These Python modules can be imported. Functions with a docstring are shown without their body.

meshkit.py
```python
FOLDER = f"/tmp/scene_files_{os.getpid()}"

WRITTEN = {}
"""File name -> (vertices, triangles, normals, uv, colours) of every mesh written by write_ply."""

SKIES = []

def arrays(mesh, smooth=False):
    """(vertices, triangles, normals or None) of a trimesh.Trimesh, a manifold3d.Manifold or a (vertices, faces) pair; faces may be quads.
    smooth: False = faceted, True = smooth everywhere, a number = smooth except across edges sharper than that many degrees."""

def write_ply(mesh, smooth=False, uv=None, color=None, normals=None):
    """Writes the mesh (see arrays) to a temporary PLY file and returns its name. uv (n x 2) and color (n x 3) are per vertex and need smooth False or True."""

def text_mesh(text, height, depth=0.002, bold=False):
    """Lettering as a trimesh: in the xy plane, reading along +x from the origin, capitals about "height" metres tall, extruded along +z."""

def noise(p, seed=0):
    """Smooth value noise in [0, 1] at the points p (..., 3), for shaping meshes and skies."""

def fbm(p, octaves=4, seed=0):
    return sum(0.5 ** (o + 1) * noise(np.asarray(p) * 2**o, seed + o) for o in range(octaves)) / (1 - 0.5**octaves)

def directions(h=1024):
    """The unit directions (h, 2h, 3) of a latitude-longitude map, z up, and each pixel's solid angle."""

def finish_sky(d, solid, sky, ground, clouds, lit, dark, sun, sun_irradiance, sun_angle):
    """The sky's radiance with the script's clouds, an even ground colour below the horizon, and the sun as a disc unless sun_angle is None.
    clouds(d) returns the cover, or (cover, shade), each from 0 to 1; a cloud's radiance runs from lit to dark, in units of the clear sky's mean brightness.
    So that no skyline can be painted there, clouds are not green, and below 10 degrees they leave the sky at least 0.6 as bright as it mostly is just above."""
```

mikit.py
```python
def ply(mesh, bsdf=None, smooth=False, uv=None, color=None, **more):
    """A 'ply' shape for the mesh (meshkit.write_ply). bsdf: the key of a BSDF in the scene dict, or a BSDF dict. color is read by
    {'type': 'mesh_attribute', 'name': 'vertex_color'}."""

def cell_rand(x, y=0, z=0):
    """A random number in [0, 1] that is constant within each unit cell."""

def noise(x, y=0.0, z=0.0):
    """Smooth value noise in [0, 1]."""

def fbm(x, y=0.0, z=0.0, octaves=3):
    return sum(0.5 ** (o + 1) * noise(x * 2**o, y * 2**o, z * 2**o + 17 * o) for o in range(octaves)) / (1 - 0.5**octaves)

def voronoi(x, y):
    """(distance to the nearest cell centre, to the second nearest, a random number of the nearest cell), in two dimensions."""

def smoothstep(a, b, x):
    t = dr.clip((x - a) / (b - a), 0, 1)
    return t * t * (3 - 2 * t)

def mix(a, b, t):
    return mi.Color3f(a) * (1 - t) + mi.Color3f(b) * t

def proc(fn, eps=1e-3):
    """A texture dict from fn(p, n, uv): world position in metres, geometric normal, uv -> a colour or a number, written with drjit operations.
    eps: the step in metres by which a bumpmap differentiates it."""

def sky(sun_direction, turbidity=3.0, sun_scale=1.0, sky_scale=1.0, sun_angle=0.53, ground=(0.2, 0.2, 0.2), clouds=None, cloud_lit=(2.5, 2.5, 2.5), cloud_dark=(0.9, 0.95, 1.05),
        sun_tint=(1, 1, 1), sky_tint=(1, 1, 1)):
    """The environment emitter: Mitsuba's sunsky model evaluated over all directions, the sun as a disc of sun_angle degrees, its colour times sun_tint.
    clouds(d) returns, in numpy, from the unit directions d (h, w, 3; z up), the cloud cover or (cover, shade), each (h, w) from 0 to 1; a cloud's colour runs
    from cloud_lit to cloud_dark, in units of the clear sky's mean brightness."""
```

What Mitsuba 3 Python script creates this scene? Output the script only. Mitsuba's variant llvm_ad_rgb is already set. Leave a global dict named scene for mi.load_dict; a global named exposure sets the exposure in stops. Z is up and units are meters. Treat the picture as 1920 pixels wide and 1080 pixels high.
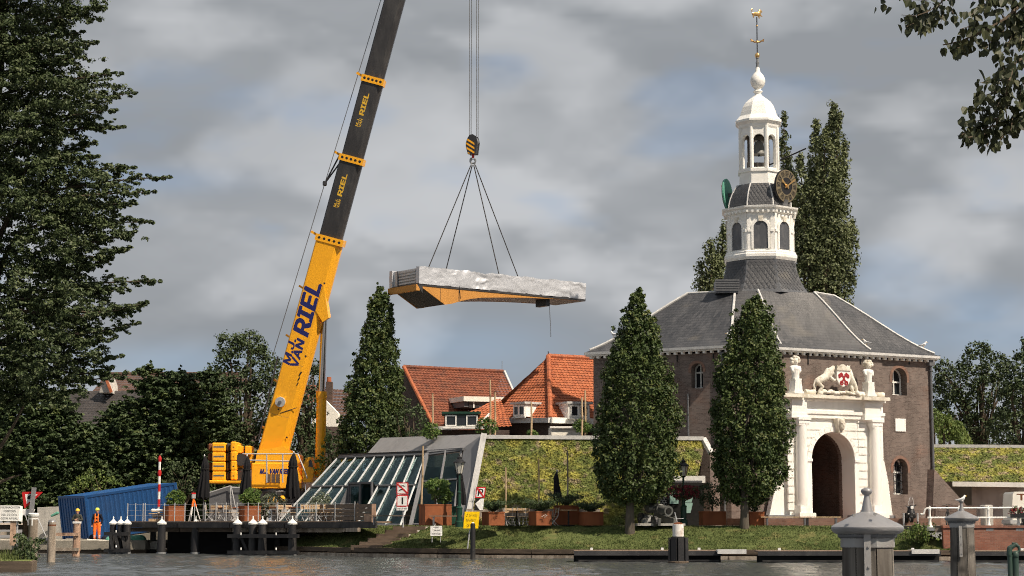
import math, random
import numpy as np, trimesh, drjit as dr, mitsuba as mi, mikit, meshkit, manifold3d
from shapely.geometry import Polygon, Point, box as sbox, LineString
from shapely.ops import unary_union
from mikit import proc, noise, fbm, voronoi, cell_rand, smoothstep, mix
T = mi.ScalarTransform4f
scene, labels = {}, {}

# ------------------------------------------------------------------ camera, sky, exposure
F, ZC = 3600.0, 1.7
PITCH = math.atan(440 / F)
CP, SP = math.cos(PITCH), math.sin(PITCH)
scene['camera'] = {'type': 'perspective', 'fov': math.degrees(2 * math.atan(960 / F)), 'fov_axis': 'x',
                   'to_world': T().look_at(origin=[0, 0, ZC], target=[0, CP, ZC + SP], up=[0, 0, 1]),
                   'near_clip': 0.5, 'far_clip': 6000.0}
exposure = 1.6
SUN_AZ, SUN_EL = math.radians(50), math.radians(49)
SUN = (math.cos(SUN_EL) * math.sin(SUN_AZ), -math.cos(SUN_EL) * math.cos(SUN_AZ), math.sin(SUN_EL))


def clouds(d):
    el = np.arcsin(np.clip(d[..., 2], -1, 1))
    az = np.arctan2(d[..., 0], d[..., 1])
    q = np.stack([np.sin(az) * 9 + 3.1, np.cos(az) * 9, el * 21], -1)
    w = meshkit.fbm(q * 0.8 + 9, 3, 5)[..., None] * 1.1
    a = meshkit.fbm(q + w, 6, 11)
    b = meshkit.fbm(q * [1.7, 1.7, 1.25] + w + 31, 6, 23)
    c = meshkit.fbm(q * 0.55 + w * 0.6 + 71, 4, 41)
    big = meshkit.fbm(q * 0.42 + 13, 3, 61)
    sm = lambda lo, hi, x: np.clip((x - lo) / (hi - lo), 0, 1) ** 2 * (3 - 2 * np.clip((x - lo) / (hi - lo), 0, 1))
    cover = 0.70 + 0.30 * sm(0.30, 0.46, a)
    lit = sm(0.40, 0.68, b) * 0.75 + sm(0.45, 0.66, a) * 0.25
    shade = 1 - lit * (0.75 + 0.25 * sm(0.35, 0.6, c))
    for x, y, w, h, k in ((1000, 300, 330, 130, -.42), (520, 470, 260, 110, -.30), (260, 120, 300, 90, -.18), (1250, 520, 200, 90, -.12), (1700, 90, 330, 110, .30), (760, 640, 420, 60, .34), (1500, 330, 260, 90, .10), (700, 60, 260, 70, .10), (1750, 420, 240, 120, -.15)):
        shade = shade + k * np.exp(-((az - (x - 960) / F) * F / w) ** 2 - ((el - (980 - y) / F) * F / h) ** 2) * (np.cos(az) > 0)
    for x, y, w, h in ((250, 350, 170, 26), (340, 690, 200, 40), (880, 660, 200, 60), (1850, 640, 240, 60)):
        cover = cover - .42 * np.exp(-((az - (x - 960) / F) * F / w) ** 2 - ((el - (980 - y) / F) * F / h) ** 2) * (np.cos(az) > 0) * (0.4 + a)
    shade = shade + (meshkit.fbm(q * 3.1 + w * 2 + 5, 4, 91) - .5) * .22 * sm(.25, .6, a)
    return cover, np.clip(shade, 0, 1)


scene['sky'] = mikit.sky(SUN, turbidity=3, sun_scale=1.3, sky_scale=1.0, clouds=clouds, cloud_lit=(2.00, 2.05, 2.12), cloud_dark=(1.08, 1.15, 1.23),
                         sun_tint=(0.95, 0.985, 1.06))

# ------------------------------------------------------------------ photograph -> place


def A(px, py, Y):
    a, b = (px - 960) / F, (540 - py) / F
    d = np.array([a, CP - b * SP, SP + b * CP])
    p = d * (Y / d[1])
    return np.array([p[0], Y, ZC + p[2]])


def G(px, py, z):
    a, b = (px - 960) / F, (540 - py) / F
    d = np.array([a, CP - b * SP, SP + b * CP])
    p = d * ((z - ZC) / d[2])
    return np.array([p[0], p[1], z])


def zat(py, Y):
    return A(960, py, Y)[2]


def xat(px, Y, py=980):
    return A(px, py, Y)[0]


class Frame:
    """A flat frame in the place: O origin, U right, V up, W towards the viewer."""

    def __init__(s, O, U, V=(0, 0, 1)):
        s.O, s.U, s.V = np.array(O, float), np.array(U, float), np.array(V, float)
        s.U /= np.linalg.norm(s.U); s.V /= np.linalg.norm(s.V)
        s.W = np.cross(s.U, s.V)

    def p(s, u, v, w=0.0):
        return s.O + s.U * u + s.V * v + s.W * w

    def px(s, x, y, w=0.0):
        a, b = (x - 960) / F, (540 - y) / F
        d = np.array([a, CP - b * SP, SP + b * CP])
        c = np.array([0, 0, ZC])
        t = np.dot(s.O + s.W * w - c, s.W) / np.dot(d, s.W)
        q = c + d * t - s.O
        return float(np.dot(q, s.U)), float(np.dot(q, s.V))

    def m(s, mesh):
        v = np.asarray(mesh.vertices)
        return trimesh.Trimesh(s.O + v[:, :1] * s.U + v[:, 1:2] * s.V + v[:, 2:3] * s.W, mesh.faces, process=False)


# ------------------------------------------------------------------ names, labels
_count = {}


def uniq(base):
    n = _count.get(base, 0)
    _count[base] = n + 1
    return base if n == 0 else f'{base}_{n:03d}'


def thing(name, label, cat, group=None):
    k = uniq(name)
    labels[k] = {'label': label, 'category': cat}
    if group: labels[k]['group'] = group
    return k


def part(parent, name, mesh, mat, smooth=False, label=None, kind=None, color=None):
    k = uniq(parent + '__' + name)
    scene[k] = mikit.ply(mesh, mat, smooth=smooth, color=color)
    if label or kind:
        labels[k] = {}
        if label: labels[k]['label'] = label
        if kind: labels[k]['kind'] = kind
    return k


def solo(name, label, cat, mesh, mat, smooth=False, group=None, kind=None):
    k = thing(name, label, cat, group)
    if kind: labels[k]['kind'] = kind
    scene[k] = mikit.ply(mesh, mat, smooth=smooth)
    return k


def struct(name, mesh, mat, label=None, cat=None, smooth=False, kind='structure'):
    k = uniq(name)
    labels[k] = {'kind': kind, 'label': label or name.replace('_', ' '), 'category': cat or name.split('_')[-1]}
    scene[k] = mikit.ply(mesh, mat, smooth=smooth)
    return k


# ------------------------------------------------------------------ mesh helpers
def M(v, f):
    f = np.asarray(f, int)
    if f.ndim == 2 and f.shape[1] == 4:
        f = np.vstack([f[:, [0, 1, 2]], f[:, [0, 2, 3]]])
    return trimesh.Trimesh(np.asarray(v, float), f, process=False)


def cat(*ms):
    l = []
    for m in ms:
        l += list(m) if isinstance(m, (list, tuple)) else [m]
    return trimesh.util.concatenate(l)


_BOXF = [[0, 2, 3, 1], [4, 5, 7, 6], [0, 1, 5, 4], [2, 6, 7, 3], [0, 4, 6, 2], [1, 3, 7, 5]]


def box(c, s, rz=0.0, ch=0.0):
    """box centred at c; ch > 0 chamfers it"""
    sx, sy, sz = np.array(s, float) / 2
    if ch > 0:
        pts = []
        for x in (-1, 1):
            for y in (-1, 1):
                for z in (-1, 1):
                    pts += [(x * (sx - ch), y * sy, z * (sz - ch)), (x * sx, y * (sy - ch), z * (sz - ch)), (x * (sx - ch), y * (sy - ch), z * sz)]
        m = trimesh.convex.convex_hull(np.array(pts))
        v, f = np.array(m.vertices), np.array(m.faces)
    else:
        v = np.array([[x * sx, y * sy, z * sz] for z in (-1, 1) for y in (-1, 1) for x in (-1, 1)])
        f = _BOXF
    if rz:
        ca, sa = math.cos(rz), math.sin(rz)
        v = v @ np.array([[ca, sa, 0], [-sa, ca, 0], [0, 0, 1]])
    return M(v + np.array(c, float), f)


def bb(x0, x1, y0, y1, z0, z1, ch=0.0):
    return box(((x0 + x1) / 2, (y0 + y1) / 2, (z0 + z1) / 2), (x1 - x0, y1 - y0, z1 - z0), 0, ch)


def beam(p, q, w, h, up=(0, 0, 1)):
    p, q, up = np.array(p, float), np.array(q, float), np.array(up, float)
    a = q - p
    s = np.cross(a, up); s /= np.linalg.norm(s)
    t = np.cross(s, a); t /= np.linalg.norm(t)
    v = [o + s * i * w / 2 + t * j * h / 2 for o in (p, q) for j in (-1, 1) for i in (-1, 1)]
    m = M(v, _BOXF)
    m.fix_normals() if m.volume < 0 else None
    return m


def tube(pts, r, n=6, cap=True):
    p = np.asarray(pts, float)
    r = np.broadcast_to(np.asarray(r, float), (len(p),))
    t = np.gradient(p, axis=0)
    t /= np.linalg.norm(t, axis=1, keepdims=True) + 1e-12
    a = np.cross(t, [0, 0, 1.0])
    bad = np.linalg.norm(a, axis=1) < 0.25
    a[bad] = np.cross(t[bad], [1.0, 0, 0])
    if bad.any() and not bad.all(): a = np.cross(t, [0.31, 0.95, 0.0])
    a /= np.linalg.norm(a, axis=1, keepdims=True)
    b = np.cross(t, a)
    g = np.arange(n) * 2 * math.pi / n
    v = (p[:, None] + r[:, None, None] * (np.cos(g)[None, :, None] * a[:, None] + np.sin(g)[None, :, None] * b[:, None])).reshape(-1, 3)
    f = []
    for i in range(len(p) - 1):
        for j in range(n):
            k = (j + 1) % n
            f.append([i * n + j, i * n + k, (i + 1) * n + k, (i + 1) * n + j])
    f = [x for q in f for x in ([q[0], q[1], q[2]], [q[0], q[2], q[3]])]
    if cap:
        for j in range(1, n - 1):
            f.append([0, j + 1, j]); o = (len(p) - 1) * n; f.append([o, o + j, o + j + 1])
    return M(v, f)


def lathe(prof, n=16, c=(0, 0, 0), phase=0.0, axis=None):
    """prof: (radius, z) upwards."""
    g = phase + np.arange(n) * 2 * math.pi / n
    v, f = [], []
    for r, z in prof:
        v += [(r * math.cos(x), r * math.sin(x), z) for x in g]
    for i in range(len(prof) - 1):
        for j in range(n):
            k = (j + 1) % n
            f += [[i * n + j, i * n + k, (i + 1) * n + k], [i * n + j, (i + 1) * n + k, (i + 1) * n + j]]
    for j in range(1, n - 1):
        f.append([0, j + 1, j]); o = (len(prof) - 1) * n; f.append([o, o + j, o + j + 1])
    return M(np.array(v) + np.array(c, float), f)


def ext(poly, d, fr=None, w0=0.0):
    """a polygon (points or shapely) in a frame's (u, v), extruded from w0 to w0 + d"""
    if not hasattr(poly, 'geom_type'): poly = Polygon(poly)
    if not poly.is_valid: poly = poly.buffer(0)
    gs = [g for g in getattr(poly, 'geoms', [poly]) if g.area > 1e-9]
    m = cat([trimesh.creation.extrude_polygon(g, abs(d), engine='earcut') for g in gs])
    m.apply_translation([0, 0, min(w0, w0 + d)])
    return fr.m(m) if fr is not None else m


def quad(a, b, c, d, nu=1, nv=1):
    """grid over the corners a (0,0) b (1,0) c (1,1) d (0,1)"""
    a, b, c, d = (np.array(x, float) for x in (a, b, c, d))
    s, t = np.meshgrid(np.linspace(0, 1, nu + 1), np.linspace(0, 1, nv + 1))
    s, t = s.ravel()[:, None], t.ravel()[:, None]
    v = a * (1 - s) * (1 - t) + b * s * (1 - t) + c * s * t + d * (1 - s) * t
    i, j = np.meshgrid(np.arange(nu), np.arange(nv))
    o = (j * (nu + 1) + i).ravel()
    return M(v, np.stack([o, o + 1, o + nu + 2, o + nu + 1], 1))


def slab(pts, th):
    """a planar convex polygon made a plate: th along its negative normal"""
    p = np.array(pts, float)
    n = np.cross(p[1] - p[0], p[2] - p[0]); n /= np.linalg.norm(n)
    k = len(p)
    v = np.vstack([p, p - n * th])
    f = [[0, i, i + 1] for i in range(1, k - 1)] + [[k, k + i + 1, k + i] for i in range(1, k - 1)]
    for i in range(k):
        j = (i + 1) % k
        f += [[i, k + i, k + j], [i, k + j, j]]
    return M(v, f)


def arch(u0, u1, v0, v1, n=10):
    """an opening with a round head: the top of the arch at v1"""
    r = (u1 - u0) / 2
    c = (u0 + u1) / 2
    return Polygon([(u0, v0), (u1, v0)] + [(c + r * math.cos(a), v1 - r + r * math.sin(a)) for a in np.linspace(0, math.pi, n * 2)])


def bones(bs, taubin=8, edge=0.05):
    """one continuous skin over bones [(p, r, q, s)...]"""
    def ball(p, r):
        return manifold3d.Manifold.sphere(r, 12).translate([float(x) for x in p])
    m = manifold3d.Manifold()
    for p, r, q, s in bs:
        m = m + (ball(p, r) + ball(q, s)).hull()
    m = m.refine_to_length(edge)
    k = m.to_mesh()
    t = trimesh.Trimesh(np.array(k.vert_properties[:, :3]), np.array(k.tri_verts), process=True)
    if taubin: trimesh.smoothing.filter_taubin(t, iterations=taubin)
    return t


def move(m, t, rz=0.0, s=1.0):
    v = np.asarray(m.vertices) * s
    if rz:
        ca, sa = math.cos(rz), math.sin(rz)
        v = v @ np.array([[ca, sa, 0], [-sa, ca, 0], [0, 0, 1]])
    return trimesh.Trimesh(v + np.array(t, float), m.faces, process=False)


# ------------------------------------------------------------------ foliage
def unit(v):
    return v / (np.linalg.norm(v, axis=-1, keepdims=True) + 1e-12)


def leafmesh(C, N, L, W, rng, droop=0.3, fold=0.18):
    n = len(C)
    N = unit(N)
    t = unit(np.cross(N, rng.normal(size=(n, 3))))
    t = unit(t - np.array([0, 0, droop]))
    s = unit(np.cross(N, t))
    L = np.broadcast_to(L, (n,))[:, None]; W = np.broadcast_to(W, (n,))[:, None]
    v = np.stack([C - t * L * 0.5, C + s * W * 0.5 + N * W * fold, C + t * L * 0.5, C - s * W * 0.5 + N * W * fold], 1).reshape(-1, 3)
    o = np.arange(n)[:, None] * 4
    f = np.hstack([o, o + 1, o + 2, o, o + 2, o + 3]).reshape(-1, 3)
    return M(v, f)


def clumps(C, R, k, size, rng, up=0.5, flat=0.8, droop=0.3):
    """k leaves round each clump centre C with radius R"""
    C, R = np.repeat(C, k, 0), np.repeat(R, k)
    d = unit(rng.normal(size=(len(C), 3)))
    r = R * rng.random(len(C)) ** 0.55
    P = C + d * r[:, None] * [1, 1, flat]
    N = d + rng.normal(size=d.shape) * 0.55 + [0, 0, up]
    L = size * rng.uniform(0.55, 1.5, len(C))
    return leafmesh(P, N, L, L * 0.72, rng, droop)


def lobe_points(lobes, dens, rng, inner=0.25):
    """clump centres near the surface of ellipsoid lobes [(centre, radii)], those deep within another lobe left out"""
    out = []
    for c, r in lobes:
        c, r = np.array(c, float), np.array(r, float)
        n = int(dens * (r[0] * r[1] + r[1] * r[2] + r[0] * r[2]) * 4.2)
        d = unit(rng.normal(size=(n, 3)))
        q = np.where(rng.random(n) < inner, rng.uniform(0.3, 0.8, n), rng.uniform(0.82, 1.06, n))
        p = c + d * r * q[:, None]
        keep = np.ones(n, bool)
        for c2, r2 in lobes:
            if c2 is c: continue
            keep &= (np.linalg.norm((p - np.array(c2)) / np.array(r2), axis=1) > 0.72) | (rng.random(n) < 0.12)
        out.append(p[keep])
    return np.vstack(out)


def branches(base, tips, r0, rng, n=5, sag=0.15):
    ms = []
    base = np.array(base, float)
    for t in tips:
        t = np.array(t, float)
        s = np.linspace(0, 1, n)[:, None]
        mid = base * (1 - s) + t * s
        mid += np.sin(s * math.pi) * np.array([0, 0, sag * np.linalg.norm(t - base)]) + np.sin(s * math.pi) * rng.normal(size=3) * 0.05 * np.linalg.norm(t - base)
        ms.append(tube(mid, np.linspace(r0, r0 * 0.2, n), 5))
    return cat(ms)
# ------------------------------------------------------------------ materials
def flat(name, c, rough=0.6, spec=0.35, metal=0.0, **k):
    scene[name] = {'type': 'twosided', 'bsdf': {'type': 'principled', 'base_color': {'type': 'rgb', 'value': list(c)}, 'roughness': rough, 'specular': spec, 'metallic': metal, **k}}


def tex(name, fn, rough=0.7, spec=0.3, metal=0.0, bump=None, bscale=0.01, eps=0.004, **k):
    b = {'type': 'principled', 'base_color': proc(fn), 'roughness': rough, 'specular': spec, 'metallic': metal, **k}
    if bump is not None: b = {'type': 'bumpmap', 'relief': proc(bump, eps), 'scale': bscale, 'bsdf': b}
    scene[name] = {'type': 'twosided', 'bsdf': b}


def worn(name, c, c2, f=1.3, stain=0.35, rough=0.6, spec=0.3, metal=0.0, streak=1.0, **k):
    """a coat with wear: broad patches and fine drips of c2"""
    def fn(p, n, uv):
        a = fbm(p.x * f, p.y * f, p.z * f * 0.7, 4)
        b = fbm(p.x * 5.3, p.y * 5.3, p.z * 0.5, 3)
        t = smoothstep(0.42, 0.78, a * 0.6 + b * 0.4 * streak) * stain
        return mix(c, c2, dr.clip(t + (noise(p.x * 23, p.y * 23, p.z * 23) - 0.5) * 0.10 * stain, 0, 1))
    tex(name, fn, rough, spec, metal, **k)


def along(p, n):
    """distance along a wall, from its own direction"""
    h = dr.rsqrt(dr.maximum(n.x * n.x + n.y * n.y, 1e-6))
    return (p.y * n.x - p.x * n.y) * h


def brickfn(c1, c2, mortar, w=0.23, h=0.075, j=0.13):
    def fn(p, n, uv):
        u = along(p, n) / w
        v = p.z / h
        r = dr.floor(v)
        u = u + 0.5 * (r - 2 * dr.floor(r / 2))
        fu, fv = u - dr.floor(u), v - dr.floor(v)
        joint = (fu < j * 0.45) | (fv < j)
        k = cell_rand(dr.floor(u), r, dr.floor(along(p, n) * 0.0 + 3))
        base = mix(c1, c2, dr.clip(k * 0.8 + 1.0 * (fbm(p.x * 1.1, p.y * 1.1, p.z * 1.1, 4) - 0.4), 0, 1.2))
        red = smoothstep(0.5, 0.7, fbm(p.x * 0.6 + 4, p.y * 0.6, p.z * 0.7 + 2, 3))
        base = base * mix((1, 1, 1), (1.16, 0.98, 0.90), red)
        soot = smoothstep(0.45, 0.75, fbm(p.x * 2.1, p.y * 2.1, p.z * 0.35, 3))
        base = base * (1 - 0.28 * soot)
        return dr.select(joint, mi.Color3f(mortar) * (0.8 + 0.3 * noise(p.x * 3, p.y * 3, p.z * 3)), base)
    return fn


tex('m_brick', brickfn((0.115, 0.088, 0.078), (0.20, 0.160, 0.142), (0.205, 0.185, 0.168)), 0.85, 0.2)
tex('m_redbrick', brickfn((0.20, 0.085, 0.06), (0.30, 0.14, 0.10), (0.22, 0.17, 0.14)), 0.85, 0.2)
tex('m_darkbrick', brickfn((0.07, 0.05, 0.045), (0.12, 0.085, 0.07), (0.12, 0.11, 0.10)), 0.85, 0.2)
worn('m_white', (0.83, 0.825, 0.79), (0.56, 0.53, 0.46), 0.7, 0.38, 0.6, 0.3)
worn('m_stone', (0.72, 0.685, 0.60), (0.34, 0.30, 0.22), 2.2, 0.85, 0.75, 0.2)
worn('m_lead', (0.55, 0.55, 0.54), (0.32, 0.32, 0.32), 2.0, 0.6, 0.5, 0.4)
worn('m_greystone', (0.20, 0.21, 0.22), (0.11, 0.11, 0.11), 2.0, 0.6, 0.6, 0.3)


def slatefn(p, n, uv):
    u = along(p, n)
    row = dr.floor(p.z / 0.16)
    k = cell_rand(dr.floor(u / 0.24 + 0.5 * (row - 2 * dr.floor(row / 2))), row, 5)
    st = fbm(u * 1.6, p.z * 0.35 + u * 0.3, 2.0, 4)
    c = mix((0.036, 0.039, 0.045), (0.085, 0.086, 0.092), k * 0.45 + 0.55 * smoothstep(0.3, 0.7, st))
    moss = smoothstep(0.60, 0.78, fbm(p.x * 0.9, p.y * 0.9, p.z * 0.9, 4))
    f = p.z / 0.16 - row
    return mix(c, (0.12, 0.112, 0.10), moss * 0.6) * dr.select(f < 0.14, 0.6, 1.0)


tex('m_slate', slatefn, 0.55, 0.45)
worn('m_slate_plain', (0.075, 0.08, 0.09), (0.15, 0.15, 0.155), 3.0, 0.7, 0.42, 0.5)
worn('m_yellow', (0.95, 0.44, 0.02), (0.60, 0.27, 0.03), 0.6, 0.24, 0.35, 0.4)
worn('m_yellow_lettering', (0.72, 0.44, 0.04), (0.45, 0.28, 0.05), 2.0, 0.3, 0.5, 0.3)
worn('m_boom_black', (0.030, 0.030, 0.033), (0.085, 0.083, 0.082), 0.9, 0.55, 0.42, 0.45)
flat('m_black', (0.014, 0.014, 0.016), 0.5, 0.4)
flat('m_soot', (0.02, 0.02, 0.02), 0.9, 0.1)
flat('m_blue_letters', (0.018, 0.022, 0.13), 0.5, 0.3)
flat('m_chrome', (0.62, 0.62, 0.64), 0.16, 0.6, 1.0)
flat('m_steel', (0.36, 0.37, 0.38), 0.42, 0.5, 0.7)
flat('m_galv', (0.48, 0.49, 0.50), 0.5, 0.5, 0.3)
flat('m_rope', (0.10, 0.095, 0.09), 0.7, 0.3)
flat('m_gold', (0.80, 0.50, 0.20), 0.28, 0.5, 0.9)
worn('m_dull_gold', (0.23, 0.19, 0.12), (0.15, 0.12, 0.08), 3.0, 0.5, 0.5, 0.4, 0.4)
flat('m_verdigris', (0.11, 0.32, 0.24), 0.7, 0.3)
flat('m_pane', (0.018, 0.022, 0.026), 0.06, 0.6)
flat('m_red', (0.50, 0.018, 0.02), 0.45, 0.4)
flat('m_sign_white', (0.74, 0.74, 0.72), 0.5, 0.3)
flat('m_sign_yellow', (0.86, 0.55, 0.0), 0.5, 0.3)
flat('m_ink', (0.012, 0.012, 0.012), 0.6, 0.3)
flat('m_bottle_green', (0.012, 0.05, 0.032), 0.4, 0.4)
worn('m_foil', (0.52, 0.54, 0.58), (0.45, 0.47, 0.51), 0.9, 0.3, 0.45, 0.5, 0.25)
worn('m_ply', (0.50, 0.235, 0.055), (0.38, 0.17, 0.05), 0.7, 0.35, 0.6, 0.3)
worn('m_rust', (0.265, 0.092, 0.04), (0.15, 0.05, 0.025), 2.5, 0.7, 0.8, 0.2)
worn('m_rustmetal', (0.16, 0.06, 0.03), (0.09, 0.04, 0.03), 3.0, 0.7, 0.8, 0.2)
worn('m_zinc', (0.235, 0.235, 0.243), (0.17, 0.17, 0.175), 0.7, 0.6, 0.5, 0.4)
flat('m_zinc_dark', (0.11, 0.115, 0.125), 0.5, 0.4)
flat('m_mullion', (0.74, 0.77, 0.78), 0.3, 0.6, 0.1)
flat('m_key_red', (0.30, 0.03, 0.035), 0.7, 0.2)
worn('m_container', (0.014, 0.075, 0.225), (0.03, 0.07, 0.17), 1.6, 0.6, 0.42, 0.4)
worn('m_concrete', (0.42, 0.405, 0.375), (0.25, 0.24, 0.22), 1.6, 0.7, 0.8, 0.2)
worn('m_white_wall', (0.80, 0.775, 0.70), (0.66, 0.63, 0.56), 0.8, 0.5, 0.7, 0.2)
flat('m_hiviz', (0.90, 0.19, 0.03), 0.7, 0.2)
flat('m_navy', (0.012, 0.014, 0.026), 0.8, 0.2)
flat('m_olive', (0.05, 0.052, 0.045), 0.8, 0.2)
flat('m_brown_cloth', (0.06, 0.045, 0.038), 0.8, 0.2)
flat('m_lime', (0.72, 0.80, 0.10), 0.4, 0.4)
flat('m_helmet', (0.86, 0.60, 0.06), 0.4, 0.4)
flat('m_skin', (0.48, 0.27, 0.19), 0.6, 0.3)
flat('m_cloth_black', (0.016, 0.016, 0.018), 0.9, 0.15)
flat('m_gull', (0.75, 0.75, 0.74), 0.8, 0.2)
flat('m_gull_grey', (0.36, 0.38, 0.41), 0.8, 0.2)
flat('m_bill', (0.75, 0.45, 0.05), 0.6, 0.3)
flat('m_flower', (0.20, 0.03, 0.045), 0.8, 0.2)
flat('m_lampglass', (0.50, 0.49, 0.44), 0.2, 0.5)
flat('m_seagreen', (0.30, 0.47, 0.42), 0.12, 0.6)
scene['m_clear'] = {'type': 'thindielectric', 'specular_transmittance': {'type': 'rgb', 'value': [0.8, 0.8, 0.8]}}
scene['m_glass'] = {'type': 'thindielectric', 'int_ior': 1.34, 'specular_reflectance': {'type': 'rgb', 'value': [0.55, 0.78, 0.80]}, 'specular_transmittance': {'type': 'rgb', 'value': [0.20, 0.36, 0.38]}}


def woodfn(c1, c2, f=9.0):
    def fn(p, n, uv):
        g = fbm(p.x * f, p.y * f, p.z * 0.9, 4)
        k = smoothstep(0.62, 0.8, fbm(p.x * 3, p.y * 3, p.z * 2.5, 3))
        return mix(c1, c2, smoothstep(0.25, 0.75, g)) * (1 - 0.55 * k)
    return fn


def woodbump(p, n, uv):
    return fbm(p.x * 14, p.y * 14, p.z * 1.2, 3)


tex('m_oldwood', woodfn((0.075, 0.066, 0.058), (0.195, 0.18, 0.16), 11), 0.85, 0.2, bump=woodbump, bscale=0.03, eps=0.006)
tex('m_greywood', woodfn((0.20, 0.165, 0.13), (0.36, 0.31, 0.255), 7), 0.8, 0.2)
tex('m_newwood', woodfn((0.30, 0.19, 0.135), (0.45, 0.31, 0.225), 7), 0.75, 0.2)
tex('m_stake', woodfn((0.38, 0.27, 0.16), (0.52, 0.39, 0.25), 8), 0.75, 0.2)
tex('m_plank', lambda p, n, uv: mix((0.13, 0.095, 0.07), (0.24, 0.18, 0.135), fbm(p.x * 1.2, p.y * 6, p.z * 14, 3)), 0.8, 0.2)
tex('m_quaywood', lambda p, n, uv: mix((0.045, 0.037, 0.03), (0.15, 0.115, 0.085), fbm(p.x * 0.8, p.y * 5, p.z * 11, 4)), 0.85, 0.2)
tex('m_bark', lambda p, n, uv: mix((0.05, 0.038, 0.028), (0.15, 0.12, 0.09), fbm(p.x * 9, p.y * 9, p.z * 2, 4)), 0.9, 0.15)
tex('m_palebark', lambda p, n, uv: mix((0.07, 0.06, 0.05), (0.16, 0.14, 0.115), fbm(p.x * 9, p.y * 9, p.z * 2, 4)), 0.9, 0.15)
worn('m_blackpost', (0.020, 0.020, 0.022), (0.075, 0.07, 0.064), 2.0, 0.5, 0.55, 0.35)
worn('m_postcap', (0.29, 0.29, 0.30), (0.15, 0.135, 0.12), 6.0, 0.7, 0.42, 0.45, 0.35)
worn('m_ironstrap', (0.30, 0.30, 0.30), (0.17, 0.145, 0.12), 5.0, 0.7, 0.55, 0.4, 0.2)
worn('m_gunmetal', (0.15, 0.155, 0.15), (0.09, 0.09, 0.088), 3.0, 0.6, 0.5, 0.4, 0.3)
worn('m_greenpost', (0.030, 0.060, 0.048), (0.085, 0.10, 0.09), 8.0, 0.6, 0.5, 0.4)


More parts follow.
